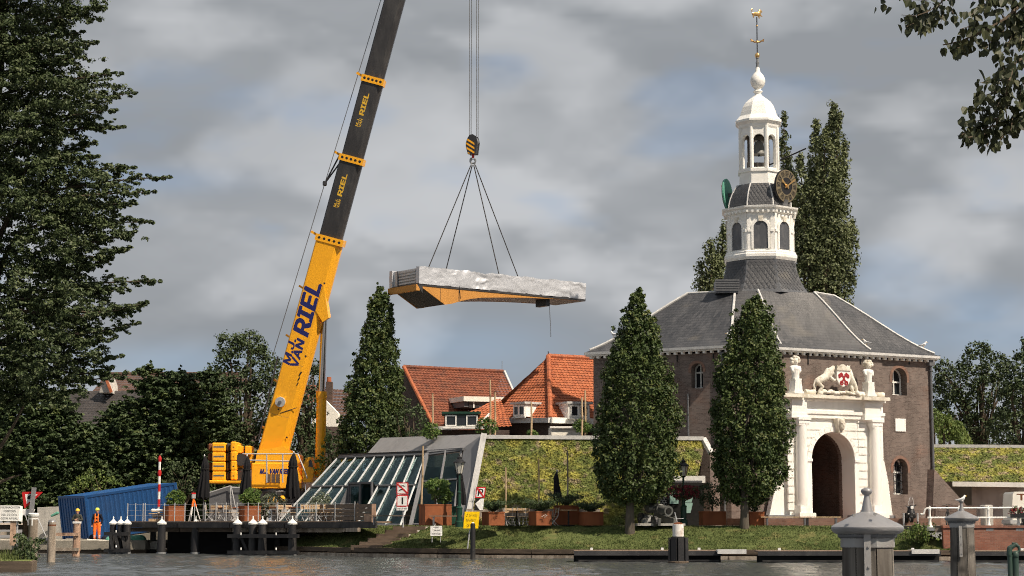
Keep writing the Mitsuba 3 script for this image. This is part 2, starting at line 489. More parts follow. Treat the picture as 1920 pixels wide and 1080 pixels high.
def tilefn(c1, c2, c3):
    def fn(p, n, uv):
        k = cell_rand(dr.floor(p.x / 0.27), dr.floor(p.z / 0.21), dr.floor(p.y * 0.5))
        a = fbm(p.x * 0.7, p.y * 0.7, p.z * 1.1, 4)
        dirt = smoothstep(0.48, 0.72, fbm(p.x * 1.9 + 7, p.y * 1.9, p.z * 3.2, 4))
        return mix(mix(c1, c2, k), c3, dirt * 0.55 + 0.2 * (a - 0.4))
    return fn


tex('m_tile', tilefn((0.36, 0.105, 0.045), (0.45, 0.15, 0.068), (0.24, 0.08, 0.045)), 0.7, 0.3)
tex('m_tile_old', tilefn((0.185, 0.062, 0.038), (0.24, 0.085, 0.048), (0.085, 0.048, 0.038)), 0.75, 0.25)
tex('m_tile_dark', tilefn((0.042, 0.038, 0.037), (0.06, 0.054, 0.052), (0.035, 0.03, 0.028)), 0.7, 0.3)
tex('m_tile_brown', tilefn((0.085, 0.052, 0.040), (0.12, 0.07, 0.055), (0.05, 0.035, 0.03)), 0.75, 0.25)


def leafmat(name, c1, c2, c3=None, cell=0.22, big=0.5, wgt=0.9):
    def fn(p, n, uv):
        k = cell_rand(dr.floor(p.x / cell), dr.floor(p.y / cell), dr.floor(p.z / cell))
        a = fbm(p.x * big, p.y * big, p.z * big, 3)
        c = mix(c1, c2, dr.clip(k * 0.7 + (a - 0.40) * wgt, 0, 1))
        return c if c3 is None else mix(c, c3, smoothstep(0.80, 1.0, k) * 0.8)
    scene[name] = {'type': 'twosided', 'bsdf': {'type': 'principled', 'base_color': proc(fn), 'roughness': 0.55, 'specular': 0.35}}


leafmat('m_leaf_hornbeam', (0.034, 0.060, 0.017), (0.075, 0.108, 0.030), (0.14, 0.155, 0.045), big=1.1, wgt=1.8)
leafmat('m_leaf_left', (0.036, 0.056, 0.021), (0.085, 0.115, 0.046), (0.14, 0.16, 0.08))
leafmat('m_leaf_conifer', (0.030, 0.052, 0.020), (0.070, 0.105, 0.036), (0.12, 0.15, 0.05), cell=0.5, big=0.35)
leafmat('m_leaf_poplar', (0.075, 0.098, 0.040), (0.165, 0.19, 0.085), (0.21, 0.23, 0.13))
leafmat('m_leaf_tree', (0.030, 0.050, 0.020), (0.070, 0.10, 0.038), (0.10, 0.13, 0.05))
leafmat('m_leaf_light', (0.07, 0.115, 0.025), (0.14, 0.19, 0.045), (0.19, 0.22, 0.06))
leafmat('m_leaf_bush', (0.05, 0.10, 0.018), (0.11, 0.18, 0.035), (0.16, 0.20, 0.05), cell=0.12)
leafmat('m_leaf_olive', (0.09, 0.115, 0.075), (0.16, 0.185, 0.12), None, cell=0.12)
leafmat('m_leaf_fern', (0.030, 0.052, 0.020), (0.065, 0.10, 0.035), None, cell=0.12)
leafmat('m_leaf_near', (0.022, 0.030, 0.012), (0.055, 0.066, 0.028), (0.085, 0.09, 0.04), cell=0.09, big=1.5)


def sedumfn(p, n, uv):
    k = cell_rand(dr.floor(p.x / 0.16), dr.floor(p.y / 0.16), dr.floor(p.z / 0.16))
    a = fbm(p.x * 1.3, p.y * 1.3 + 5, p.z * 1.7, 4)
    b = fbm(p.x * 2.9 + 3, p.y * 2.9, p.z * 3.1, 3)
    c = mix((0.17, 0.205, 0.062), (0.37, 0.35, 0.085), smoothstep(0.36, 0.68, a))
    c = mix(c, (0.34, 0.27, 0.19), smoothstep(0.54, 0.72, b) * 0.75)
    return c * (0.65 + 0.7 * k)


tex('m_sedum', sedumfn, 0.8, 0.2)
tex('m_soil', lambda p, n, uv: mix((0.05, 0.04, 0.028), (0.11, 0.085, 0.06), fbm(p.x * 3, p.y * 3, p.z * 3, 4)), 0.95, 0.1)


def grassfn(p, n, uv):
    a = fbm(p.x * 0.7, p.y * 1.1, 0.0, 4)
    b = fbm(p.x * 5, p.y * 5, 1.0, 3)
    c = mix((0.060, 0.082, 0.026), (0.105, 0.128, 0.045), smoothstep(0.3, 0.7, a * 0.6 + b * 0.4))
    return mix(c, (0.17, 0.155, 0.065), smoothstep(0.58, 0.8, fbm(p.x * 1.9 + 9, p.y * 1.9, 3.0, 4)) * 0.6)


tex('m_grass', grassfn, 0.9, 0.15)
tex('m_paving', brickfn((0.19, 0.105, 0.08), (0.27, 0.165, 0.125), (0.17, 0.145, 0.125)), 0.85, 0.2)
tex('m_ground', lambda p, n, uv: mix((0.15, 0.13, 0.11), (0.24, 0.205, 0.17), fbm(p.x * 0.9, p.y * 0.9, 0.0, 5)), 0.9, 0.15)
tex('m_gravel', lambda p, n, uv: mix((0.16, 0.15, 0.125), (0.30, 0.275, 0.23), fbm(p.x * 2.5, p.y * 2.5, p.z * 2.5, 5)), 0.9, 0.15)
scene['m_water'] = {'type': 'principled', 'base_color': {'type': 'rgb', 'value': [0.050, 0.055, 0.056]}, 'roughness': 0.20, 'specular': 0.5}

# ------------------------------------------------------------------ ground, water, quays
PLAZA, LAWN = 1.92, 1.55
QP = [(380, 107.0), (500, 104.0), (620, 99.5), (740, 96.0), (900, 93.0), (1075, 91.2), (1400, 89.6), (1560, 89.0), (1800, 88.4), (2100, 88.0)]
QX = [xat(a, b) for a, b in QP]
QY = [b for a, b in QP]


def quay_y(x):
    return np.interp(x, QX, QY)


def bank_top(x):
    return np.interp(x, [xat(500, 104), xat(740, 96), xat(1500, 89), xat(1690, 89), xat(1800, 89)], [4.2, 3.6, 3.6, 3.0, 0.35])


# water: a sheet with real ripples where the camera sees it
ys = np.concatenate([[-30, 0, 30, 50, 58], np.arange(60, 112, 0.14), [114, 120, 128]])
xs = np.concatenate([[-1500, -200, -60], np.arange(-32, 32, 0.16), [60, 200, 1500]])
gx, gy = np.meshgrid(xs, ys)
fade = np.clip((gy - 58) / 6, 0, 1) * np.clip((112 - gy) / 2, 0, 1) * np.clip((32 - np.abs(gx)) / 2, 0, 1)
q = np.stack([gx, gy, 0 * gx], -1)
wz = (meshkit.fbm(q * [0.9, 2.0, 1] + [3, 0, 0], 3, 3) - 0.5) * 0.034 + (meshkit.noise(q * [2.4, 3.6, 1], 8) - 0.5) * 0.040 + (meshkit.noise(q * [0.22, 0.4, 1], 9) - 0.5) * 0.03
wz *= 1.7
wz *= 0.55 + 0.9 * meshkit.noise(q * [0.08, 0.16, 1], 19)
v = np.stack([gx, gy, wz * fade], -1).reshape(-1, 3)
nx = len(xs)
i, j = np.meshgrid(np.arange(nx - 1), np.arange(len(ys) - 1))
o = (j * nx + i).ravel()
struct('water', M(v, np.stack([o, o + 1, o + nx + 1, o + nx], 1)), 'm_water', 'grey rippled water of the city moat', 'water', smooth=True)

# bank of grass
bx = np.arange(xat(545, 102), xat(1800, 88.4), 0.22)
rows = 15
bv = []
for r in range(rows + 1):
    t = r / rows
    y = quay_y(bx) + 0.35 + bank_top(bx) * t
    s = t * t * (3 - 2 * t) * 0.5 + t * 0.5
    top = np.interp(bx, [xat(1640, 89), xat(1720, 89), xat(1800, 89)], [LAWN, 1.5, 0.62])
    z = 0.42 + (top - 0.42) * s + 0.03 * (meshkit.noise(np.stack([bx * 1.3, y * 1.3, 0 * bx], -1)) - 0.5) * math.sin(math.pi * t)
    bv.append(np.stack([bx, y, z], -1))
bv = np.array(bv)
nx = len(bx)
i, j = np.meshgrid(np.arange(nx - 1), np.arange(rows))
o = (j * nx + i).ravel()
BANK = M(bv.reshape(-1, 3), np.stack([o, o + 1, o + nx + 1, o + nx], 1))
struct('grass_bank', BANK, 'm_grass', 'green grass bank sloping down to the quay', 'grass', smooth=True)


def bank_z(x, y):
    t = np.clip((y - quay_y(x) - 0.35) / bank_top(x), 0, 1)
    s = t * t * (3 - 2 * t) * 0.5 + t * 0.5
    top = np.interp(x, [xat(1640, 89), xat(1720, 89), xat(1800, 89)], [LAWN, 1.5, 0.62])
    return 0.42 + (top - 0.42) * s


rng = np.random.default_rng(5)
n = 52000
gx_ = rng.uniform(xat(560, 101), xat(1790, 88.5), n)
gt = rng.random(n)
gy_ = quay_y(gx_) + 0.35 + bank_top(gx_) * gt
keep = meshkit.noise(np.stack([gx_ * 1.5, gy_ * 1.5, gx_ * 0], -1), 4) > 0.15
gx_, gy_ = gx_[keep], gy_[keep]
n = len(gx_)
base = np.stack([gx_, gy_, bank_z(gx_, gy_) - 0.01], -1)
hh = rng.uniform(0.04, 0.085, n) * (0.7 + 0.6 * meshkit.noise(base * 0.9, 77))
dirn = unit(np.stack([rng.normal(size=n), rng.normal(size=n), 0 * gx_], -1))
tipv = base + dirn * hh[:, None] * 0.5 + np.array([0, 0, 1]) * hh[:, None]
sd = np.cross(dirn, [0, 0, 1]) * 0.022
v = np.stack([base - sd, base + sd, tipv], 1).reshape(-1, 3)
solo('lawn_grass', 'short grass blades covering the whole bank above the quay', 'grass', M(v, np.arange(len(v)).reshape(-1, 3)), 'm_grass', kind='stuff')

# the ground: one sheet to the horizon behind the bank
top_line = [(x, float(quay_y(x) + 0.33 + bank_top(x))) for x in np.linspace(xat(500, 104), xat(1690, 89), 24)]
gp = [(-2500, 125), (-16.2, 125), (-16.2, 109)] + top_line + [(xat(1752, 89.5), 89.4), (xat(1800, 88.6), 89.32), (2500, 89.32), (2500, 4000), (-2500, 4000)]
struct('ground', ext(gp, 0.3, Frame((0, 0, LAWN - 0.3), (1, 0, 0), (0, 1, 0))), 'm_ground', 'paved ground around the gate and terrace', 'ground')
# low quay on the left where the workers stand
lq = [(-80, 107.6), (xat(272, 107), 107.2), (xat(272, 107), 112), (-16.25, 112), (-16.25, 126), (-80, 126)]
struct('low_quay', ext(lq, 0.5, Frame((0, 0, 0.22), (1, 0, 0), (0, 1, 0))), 'm_gravel', 'low gravelled quay in front of the blue container', 'quay')
struct('low_quay_wall', bb(-80, xat(272, 107), 107.35, 107.6, -0.8, 0.69), 'm_quaywood', 'dark timber wall of the low quay', 'quay wall')
struct('abutment', bb(-16.2, xat(520, 108), 112.0, 112.5, -1, LAWN - 0.01), 'm_darkbrick', 'dark brick abutment behind the deck', 'wall')
_a, _b = xat(300, 106.2), xat(600, 101)
struct('bulkhead', slab([(_a, 108.6, -1), (_b, 103.4, -1), (_b, 103.4, 1.6), (_a, 108.6, 1.6)], .3), 'm_soot', 'dark bulkhead under the terrace', 'bulkhead')
struct('abutment_slope', slab([(-16.15, 107.6, 0.0), (-12, 107.6, -0.3), (-12, 112, 1.0), (-16.15, 112, 1.2)], 0.4), 'm_grass', 'grassy slope beneath the deck', 'slope')


def strip_along(z0, z1, dy0, dy1, x0, x1, n=30):
    xx = np.linspace(x0, x1, n + 1)
    ms = []
    f, k = [], []
    for x in xx:
        y = float(quay_y(x))
        k += [(x, y + dy0, z0), (x, y + dy1, z0), (x, y + dy1, z1), (x, y + dy0, z1)]
    for i in range(n):
        a, b = i * 4, i * 4 + 4
        for j in range(4):
            c = (j + 1) % 4
            f.append([a + j, b + j, b + c, a + c])
    f += [[0, 1, 2, 3], [n * 4 + 3, n * 4 + 2, n * 4 + 1, n * 4]]
    m = M(k, f); m.fix_normals()
    return m


X0, X1 = xat(515, 103.5), 60.0
qw = struct('quay_wall', strip_along(-1.0, 0.20, 0.06, 0.55, X0, X1), 'm_quaywood', 'timber quay wall along the grass bank', 'quay wall')
for a, b in zip(np.linspace(X0, X1, 17)[:-1], np.linspace(X0, X1, 17)[1:]):
    part(qw, 'capping_beam', strip_along(0.24, 0.45, -0.04, 0.36, a + 0.015, b - 0.015, 2), 'm_quaywood')
    part(qw, 'waling_beam', strip_along(-0.02, 0.16, -0.14, 0.05, a + 0.02, b - 0.02, 2), 'm_greywood')
# plaza before the gate, a step up from the lawn
pz = [[xat(1432, 98.6), 98.6], [xat(1748, 97.2), 97.2], [xat(1765, 97.2), 97.2], [36, 122], [4, 122], [xat(1350, 104), 104]]
pl = struct('plaza', ext([tuple(p) for p in pz], PLAZA - LAWN + 0.2, Frame((0, 0, LAWN - 0.2), (1, 0, 0), (0, 1, 0))), 'm_paving', 'brick paved plaza raised before the gate', 'plaza')
# brick quay wall under the white railing
struct('brick_quay', cat(bb(xat(1768, 89), 60, 89.0, 89.32, -1, 1.46), bb(xat(1768, 89) - 0.02, 60, 88.94, 89.5, 1.46, 1.58)), 'm_redbrick', 'red brick quay wall below the white railing', 'quay wall')
# near bank (left foreground) and the bank the camera stands on
nb = Polygon([(-40, 66.4), (xat(58, 66.4), 66.4), (xat(66, 69), 69), (xat(56, 78), 78), (-40, 86)])
struct('near_bank', ext(nb, 0.9, Frame((0, 0, -0.5), (1, 0, 0), (0, 1, 0))), 'm_grass', 'low grassy spit at the left edge', 'bank')
struct('near_bank_edge', cat(beam((-40, 66.3, 0.1), (xat(60, 66.3), 66.3, 0.1), 0.12, 0.58), beam((xat(60, 66.3), 66.25, 0.1), (xat(68, 69), 69.05, 0.1), 0.1, 0.57), beam((xat(68, 69), 69, 0.1), (xat(58, 78), 78, 0.1), 0.1, 0.57)), 'm_quaywood', 'dark timber edge of the grassy spit', 'edging')
struct('near_quay', bb(-200, 200, -80, 9.0, -1, 0.15), 'm_paving', 'quay on the near side of the water', 'quay')
# ------------------------------------------------------------------ the gate
gate = thing('city_gate', 'old brown brick city gate with slate roof, white portal and white clock tower', 'gate building')
E1 = A(1368, 647, 102.5)
ZE = E1[2]
E0, E2, E4 = G(1096, 661, ZE), G(1467, 651, ZE), G(1762, 668, ZE)
_t = (G(1640, 660, ZE)[0] - E2[0]) / (E4[0] - E2[0])
E3 = E2 + (E4 - E2) * _t
E5, E6 = E4 + np.array([-2.5, 9.5, 0]), E0 + np.array([3.0, 10.0, 0])
ZT = zat(549, 107.6)
T0, T1, T2, T3, T4 = G(1290, 551, ZT), G(1378, 546, ZT), G(1421, 545, ZT), G(1526, 549, ZT), G(1562, 555, ZT)
T5, T6 = T4 + np.array([-0.6, 2.5, 0]), T0 + np.array([1.2, 2.5, 0])
EV, TP = [E0, E1, E2, E3, E4, E5, E6], [T0, T1, T2, T3, T4, T5, T6]


def roofpt(e, t, s):
    """s from 0 at the eaves to 1 at the top, with the bell-cast foot"""
    p = e + (t - e) * s
    p = p.copy(); p[2] -= 0.42 * math.sin(math.pi * min(1, s * 1.05)) * (1 - s) ** 1.4
    return p


SS = [0, 0.05, 0.11, 0.18, 0.27, 0.4, 0.55, 0.7, 0.85, 1.0]
ROOF_BACK = []
for k in range(7):
    a, b = k, (k + 1) % 7
    L = [roofpt(EV[a], TP[a], s) for s in SS]
    R = [roofpt(EV[b], TP[b], s) for s in SS]
    nu = 14
    vv = np.array([[l + (r - l) * u for u in np.linspace(0, 1, nu + 1)] for l, r in zip(L, R)]).reshape(-1, 3)
    i, j = np.meshgrid(np.arange(nu), np.arange(len(SS) - 1))
    o = (j * (nu + 1) + i).ravel()
    m = M(vv, np.stack([o, o + 1, o + nu + 2, o + nu + 1], 1))
    rf = part(gate, 'roof', m, 'm_slate', smooth=True)
part(gate, 'roof_platform', ext([(p[0], p[1]) for p in TP], 0.1, Frame((0, 0, ZT - 0.1), (1, 0, 0), (0, 1, 0))), 'm_lead')
for k in range(7):
    pts = [roofpt(EV[k], TP[k], s) + [0, 0, 0.05] for s in (SS[1:] if k != 2 else SS[1:])]
    part(gate, 'hip_strip', tube(pts, 0.075, 6), 'm_lead')
part(gate, 'ridge_strip', tube([T0 + [0, 0, .03], T1 + [0, 0, .03]], 0.07, 6), 'm_lead')
part(gate, 'ridge_strip', tube([T3 + [0, 0, .03], T4 + [0, 0, .03]], 0.07, 6), 'm_lead')
# walls
EP = [E0, E1, E2, E4, E5, E6]
OUT = Polygon([p[:2] for p in EP])
WPOLY = OUT.buffer(-0.42, join_style='mitre')
wc = np.array(WPOLY.exterior.coords)[:-1]
WC = [wc[np.argmin(np.linalg.norm(wc - p[:2], axis=1))] for p in EP]
ZW = ZE - 0.30
FR = []
for k in range(6):
    a, b = WC[k], WC[(k + 1) % 6]
    FR.append((Frame((a[0], a[1], 0), (b[0] - a[0], b[1] - a[1], 0)), float(np.linalg.norm(b - a))))
FL, FC, FF = FR[0], FR[1], FR[2]
f = FF[0]
WALLZ = 1.2


def hole(fr, x0, x1, y0, y1):
    xm, ym = (x0 + x1) / 2, (y0 + y1) / 2
    return arch(fr.px(x0, ym)[0], fr.px(x1, ym)[0], fr.px(xm, y1)[1], fr.px(xm, y0)[1])


h_up, h_low = hole(f, 1672.5, 1700, 690, 741), hole(f, 1675, 1702, 860, 927)
h_left = hole(FL[0], 1296, 1318, 681, 728)
PW = 0.75                     # how far the portal stands proud of the wall
ax0, ax1 = f.px(1522, 870, PW)[0], f.px(1603, 870, PW)[0]
av1, av0 = f.px(1563, 810, PW)[1], PLAZA
h_arch = arch(ax0, ax1, av0 - 0.05, av1, 14)
walls = []
for k, (fr, w) in enumerate(FR):
    P_ = sbox(0, WALLZ, w, ZW)
    if k == 2: P_ = P_.difference(unary_union([h_up, h_low, h_arch]))
    if k == 0: P_ = P_.difference(h_left)
    walls.append(part(gate, 'wall', ext(P_, 0.62, fr, -0.62 - 0.002 * (k % 2)), 'm_brick'))
# centre bay standing a little proud, and the brick arches above the windows
u1652 = f.px(1652, 700)[0]
cb = sbox(0.02, WALLZ, u1652, ZW - 0.02).difference(h_arch)
part(gate, 'centre_bay', ext(cb, 0.12, f, 0.001), 'm_brick')
for h in (h_up, h_low):
    x0, y0, x1, y1 = h.bounds
    ring = h.buffer(0.17).difference(h).intersection(sbox(x0 - 1, y1 - (x1 - x0) * 0.75, x1 + 1, y1 + 1))
    part(gate, 'brick_arch', ext(ring, 0.03, f, 0), 'm_paving')
x0, y0, x1, y1 = h_left.bounds
part(gate, 'brick_arch', ext(h_left.buffer(0.15).difference(h_left).intersection(sbox(x0 - 1, y1 - .5, x1 + 1, y1 + 1)), 0.03, FL[0], 0), 'm_paving')


def window(fr, h, bars=2, red=False):
    x0, y0, x1, y1 = h.bounds
    wn = part(gate, 'window', ext(h.difference(h.buffer(-0.07)), 0.08, fr, -0.56), 'm_white')
    part(wn, 'pane', ext(h, 0.02, fr, -0.60), 'm_pane')
    part(wn, 'mullion', ext(sbox((x0 + x1) / 2 - .035, y0, (x0 + x1) / 2 + .035, y1 - .02), 0.06, fr, -0.54), 'm_white')
    part(wn, 'transom', ext(sbox(x0 + .02, y1 - (x1 - x0) * 0.75, x1 - .02, y1 - (x1 - x0) * 0.75 + .09), 0.07, fr, -0.54), 'm_white')
    return wn


window(f, h_up); window(FL[0], h_left)
wl = window(f, h_low)
x0, y0, x1, y1 = h_low.bounds
for i_ in range(4):
    z = y0 + (y1 - y0) * (0.14 + 0.22 * i_)
    part(wl, 'iron_bar', ext(sbox(x0 + .03, z, x1 - .03, z + .04), 0.04, f, -0.40), 'm_black')
for u in np.linspace(x0 + .2, x1 - .2, 3):
    part(wl, 'iron_bar', ext(sbox(u - .02, y0 + .02, u + .02, y1 - .25), 0.03, f, -0.36), 'm_black')
# plaque, anchors, eaves
pu, pv = f.px(1687.5, 797)
part(gate, 'plaque', ext(sbox(pu - .38, pv - .36, pu + .38, pv + .36), 0.06, f, 0.004), 'm_white', label='blank white plaque on the brick wall')
for x in (1512, 1610, 1704):
    u, v_ = f.px(x, 672)
    part(gate, 'wall_anchor', ext(sbox(u - .025, v_ - .35, u + .025, v_ + .3), 0.05, f, 0.13 if x < 1652 else 0.01), 'm_black')
for x in (1150, 1215, 1270, 1338):
    u, v_ = FL[0].px(x, 668)
    part(gate, 'wall_anchor', ext(sbox(u - .025, v_ - .3, u + .025, v_ + .2), 0.05, FL[0], 0.004), 'm_black')
for k in range(6):
    a, b = EP[k], EP[(k + 1) % 6]
    d = unit((b - a))
    o = np.array([d[1], -d[0], 0])
    e = 0.0
    part(gate, 'gutter', beam(a + [0, 0, -0.07] - o * .09, b + [0, 0, -0.07] - o * .09, 0.24, 0.14), 'm_lead')
    part(gate, 'soffit', beam(a + [0, 0, -0.18] - o * .28, b + [0, 0, -0.18] - o * .28, 0.34, 0.07), 'm_white')
    if k < 3:
        Lk = np.linalg.norm(b - a)
        nd = int(Lk / 0.44)
        for i_ in range(nd):
            c = a + d * (0.3 + (Lk - 0.6) * i_ / (nd - 1)) - o * .28
            part(gate, 'bracket', box(c + [0, 0, -0.285], (0.12, 0.26, 0.13), math.atan2(d[1], d[0])), 'm_white')
# downpipes
def pipe(fr, px, py0, py1, r, w, mat='m_zinc_dark'):
    u, a = fr.px(px, py0, w); _, b = fr.px(px, py1, w)
    k = part(gate, 'downpipe', tube([fr.p(u, a, w), fr.p(u, b, w)], r, 8), mat)
    for z in np.linspace(b + .3, a - .3, 4):
        part(k, 'bracket', tube([fr.p(u, z, w), fr.p(u, z + .05, w)], r * 1.5, 8), mat)
    return k, u, a


k_, u_, a_ = pipe(f, 1745, 686, 975, 0.075, 0.12)
part(k_, 'hopper', ext(sbox(u_ - .2, a_, u_ + .2, a_ + .34), 0.26, f, 0.0), 'm_zinc_dark')
pipe(FL[0], 1290, 738, 975, 0.05, 0.07)
k_, u_, a_ = pipe(FL[0], 1355, 670, 970, 0.06, 0.08)
part(k_, 'hopper', ext(sbox(u_ - .16, a_, u_ + .16, a_ + .28), 0.22, FL[0], 0.0), 'm_zinc_dark')
# sloped buttress at the left corner
b0, b1, b2 = FL[0].px(1322, 975), FL[0].px(1352, 975), FL[0].px(1341, 840)
FB = Frame(FL[0].O, FL[0].U)
part(gate, 'buttress', ext([(b0[0], 1.4), (b1[0], 1.4), (b1[0], b2[1] - 0.2), (b2[0] - 0.1, b2[1])], 1.3, FL[0], 0.003), 'm_brick')

# ---------- white portal (frame f, proud of the wall)
portal = part(gate, 'portal', ext(sbox(f.px(1477, 870, PW - .25)[0], PLAZA, f.px(1654, 870, PW - .25)[0], f.px(1565, 745, PW)[1]).difference(h_arch), PW - 0.25, f, 0.122), 'm_white',
              label='white painted portal with columns around the arched passage')
U = lambda x, w=PW: f.px(x, 870, w)[0]
V = lambda y, w=PW: f.px(1568, y, w)[1]


def slab_p(x0, x1, y0, y1, w1, w0=0.125, name='moulding', mat='m_white', parent=None):
    return part(parent or portal, name, ext(sbox(U(x0, w1), V(y1, w1), U(x1, w1), V(y0, w1)), w1 - w0, f, w0), mat)


# sloping flanks
for s_, (xa, xb, xt) in enumerate([(1440, 1476, 1476), (1672, 1655, 1655)]):
    w1 = PW - 0.3
    q_ = [(U(xa, w1), PLAZA), (U((xa + xb) / 2 - (2 if s_ == 0 else -1), w1), V(900, w1)), (U(xb + (-3 if s_ == 0 else 3), w1), V(862, w1)), (U(xb, w1), V(862, w1)), (U(xb, w1), PLAZA)]
    part(portal, 'flank', ext(q_, w1 - .13, f, 0.13), 'm_white')
# rusticated blocks
ROWS = np.arange(PLAZA + 0.42, V(786), 0.435)
COLS = [(U(1478), U(1489)), (U(1513), ax0 - 0.30), (ax1 + 0.30, U(1627)), (U(1650), U(1656))]
archring = h_arch.buffer(0.29)
for r_, z in enumerate(ROWS):
    for c0, c1 in COLS:
        if c1 - c0 < 0.08: continue
        b_ = sbox(c0, z + 0.035, c1, z + 0.40).difference(archring)
        if b_.area < 0.01: continue
        part(portal, 'block', ext(b_, 0.09 + 0.012 * ((r_ * 7) % 3), f, PW - 0.128), 'm_white')
for r_, z in enumerate(ROWS):
    if z < V(800) and z + .4 > h_arch.bounds[3] - 0.95:
        b_ = sbox(ax0 - 0.28, z + 0.035, ax1 + 0.28, z + 0.40).difference(archring)
        for g_ in getattr(b_, 'geoms', [b_]):
            if g_.area > 0.02: part(portal, 'block', ext(g_, 0.09, f, PW - 0.128), 'm_white')
# archivolt of voussoirs and jambs
cxa, ra = (ax0 + ax1) / 2, (ax1 - ax0) / 2
zs = av1 - ra
NV = 13
for i_ in range(NV):
    a0, a1 = math.pi * i_ / NV + 0.008, math.pi * (i_ + 1) / NV - 0.008
    aa = np.linspace(a0, a1, 4)
    pts = [(cxa + math.cos(t) * ra, zs + math.sin(t) * ra) for t in aa] + [(cxa + math.cos(t) * (ra + .28), zs + math.sin(t) * (ra + .28)) for t in aa[::-1]]
    part(portal, 'voussoir', ext(pts, 0.22, f, PW - 0.20), 'm_white')
for sgn, ue in ((-1, ax0), (1, ax1)):
    part(portal, 'jamb', ext(sbox(min(ue, ue + sgn * .28), PLAZA, max(ue, ue + sgn * .28), zs - 0.11), 0.19, f, PW - 0.19), 'm_white')
    part(portal, 'impost', ext(sbox(min(ue - sgn * .03, ue + sgn * .36), zs - 0.11, max(ue - sgn * .03, ue + sgn * .36), zs + 0.03), 0.26, f, PW - 0.19), 'm_white')
# passage lining: reveal, vault, dark inside
PD = 0.34
lin = h_arch.buffer(0.04, join_style='mitre').difference(h_arch.buffer(-0.015))
part(portal, 'reveal', ext(lin, PW + PD - 0.01, f, -PD), 'm_white')
for ue in (ax0, ax1):
    s_ = 1 if ue == ax0 else -1
    part(portal, 'reveal_moulding', ext(sbox(min(ue, ue + s_ * .05), zs - .12, max(ue, ue + s_ * .05), zs + .03), PW + PD - .12, f, -PD + .01), 'm_white')
inner = h_arch.buffer(-0.02)
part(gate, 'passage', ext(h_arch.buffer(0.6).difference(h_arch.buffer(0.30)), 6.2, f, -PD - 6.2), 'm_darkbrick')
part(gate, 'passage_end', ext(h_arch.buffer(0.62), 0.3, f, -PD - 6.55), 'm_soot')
dr_ = part(gate, 'gate_door', ext(sbox(ax0 + 0.03, PLAZA + .05, ax0 + 0.13, zs + .2), 1.5, f, -PD - 1.55), 'm_newwood', label='open wooden leaf of the gate door')
part(gate, 'threshold', ext(sbox(U(1474), PLAZA - .4, U(1608), PLAZA + .02), 0.5, f, PW - .1), 'm_greystone')
# columns
for xc in (1501, 1638.5):
    uc, wc_ = U(xc), PW + 0.10
    R_ = 0.325
    zb, zt = V(955), V(797)
    col = part(portal, 'column', f.m(trimesh.Trimesh(*(lambda L_: (L_.vertices[:, [0, 2, 1]] * [1, 1, -1], L_.faces))(lathe([(R_, zb), (R_, zb + .9), (R_ * .98, (zb + zt) / 2), (R_ * .86, zt)], 24)), process=False).apply_translation([uc, 0, wc_])), 'm_white', smooth=60)
    for y0, y1, hw, ww, nm in ((948, 953, .385, .42, 'torus'), (953, 962, .42, .46, 'base'), (962, 971, .55, .56, 'plinth_block'), (797, 800, .33, .36, 'neck_ring'), (790, 797, .37, .40, 'echinus'), (785, 790, .43, .46, 'abacus')):
        part(col, nm, ext(sbox(uc - hw, V(y1), uc + hw, V(y0)), PW + ww - .12, f, .12), 'm_white')
for x0_, x1_ in ((1437, 1523), (1601, 1674)):
    part(portal, 'plinth', ext(sbox(U(x0_), PLAZA - .1, U(x1_), V(966)), PW - 0.02, f, 0.126), 'm_greystone')
# entablature, broken forward above the columns
slab_p(1478, 1660, 777, 785, PW + .06, name='architrave')
slab_p(1476, 1662, 771, 777, PW + .14, name='architrave')
slab_p(1480, 1658, 752, 771, PW + .02, name='frieze')
slab_p(1474, 1664, 747.5, 752, PW + .22, name='bed_moulding')
for xc in (1501, 1638.5):
    slab_p(xc - 15, xc + 15, 776, 785.5, PW + .34, name='architrave')
    slab_p(xc - 14, xc + 14, 752, 776, PW + .30, name='frieze')
for x0_, x1_, w_ in ((1472, 1517, .66), (1517.4, 1570, .50), (1570.5, 1623, .50), (1623.4, 1672, .66)):
    slab_p(x0_, x1_, 741, 747.5, PW + w_, name='cornice', mat='m_stone')
# keystone mask
ku, kv = U(1572), V(797)
key_ = part(portal, 'keystone', ext([(ku - .17, kv - .42), (ku + .17, kv - .42), (ku + .25, kv + .36), (ku - .25, kv + .36)], 0.42, f, PW - .1), 'm_stone')
face = bones([((0, 0, 0), .17, (0, .18, -.02), .19), ((0, .05, .12), .07, (0, -.05, .17), .06), ((-.1, .1, .12), .06, (.1, .1, .12), .06), ((0, -.18, .05), .13, (0, -.1, .05), .14)], 4, 0.05)
part(key_, 'carved_face', f.m(face.apply_translation([ku, kv, PW + .34])), 'm_stone', smooth=True)
# benches and brick front below the portal
# (the paving edge itself is the plaza's)

# ---------- tower
YTW = 109.6
ctr = np.array([*A(1427, 545, YTW)[:2], 0])
TX, TY = ctr[0], ctr[1]
PXM = YTW / F * 1.004
tz = lambda y: zat(y, YTW)
PH = math.radians(-90 - 29)


def oct_(prof, n=8):
    return lathe([(r * PXM, tz(y)) for y, r in prof], n, (TX, TY, 0), PH)


def oface(k):
    """frame of the k-th face of the tower (0 looks left-front, 1 right-front), and its apothem factor"""
    a = math.radians(-90 - 29 + 22.5 + 45 * k)
    n_ = np.array([math.cos(a), math.sin(a), 0])
    return np.array([-n_[1], n_[0], 0]), n_


AP = math.cos(math.pi / 8)
part(gate, 'tower_foot', oct_([(558, 96), (550, 90), (541, 83.5), (530, 78), (517, 73.5), (505, 70.5), (494, 69)]), 'm_slate_plain', label='flared slate foot of the tower')
# lozenge slates as raised scales on the foot and the bell roof


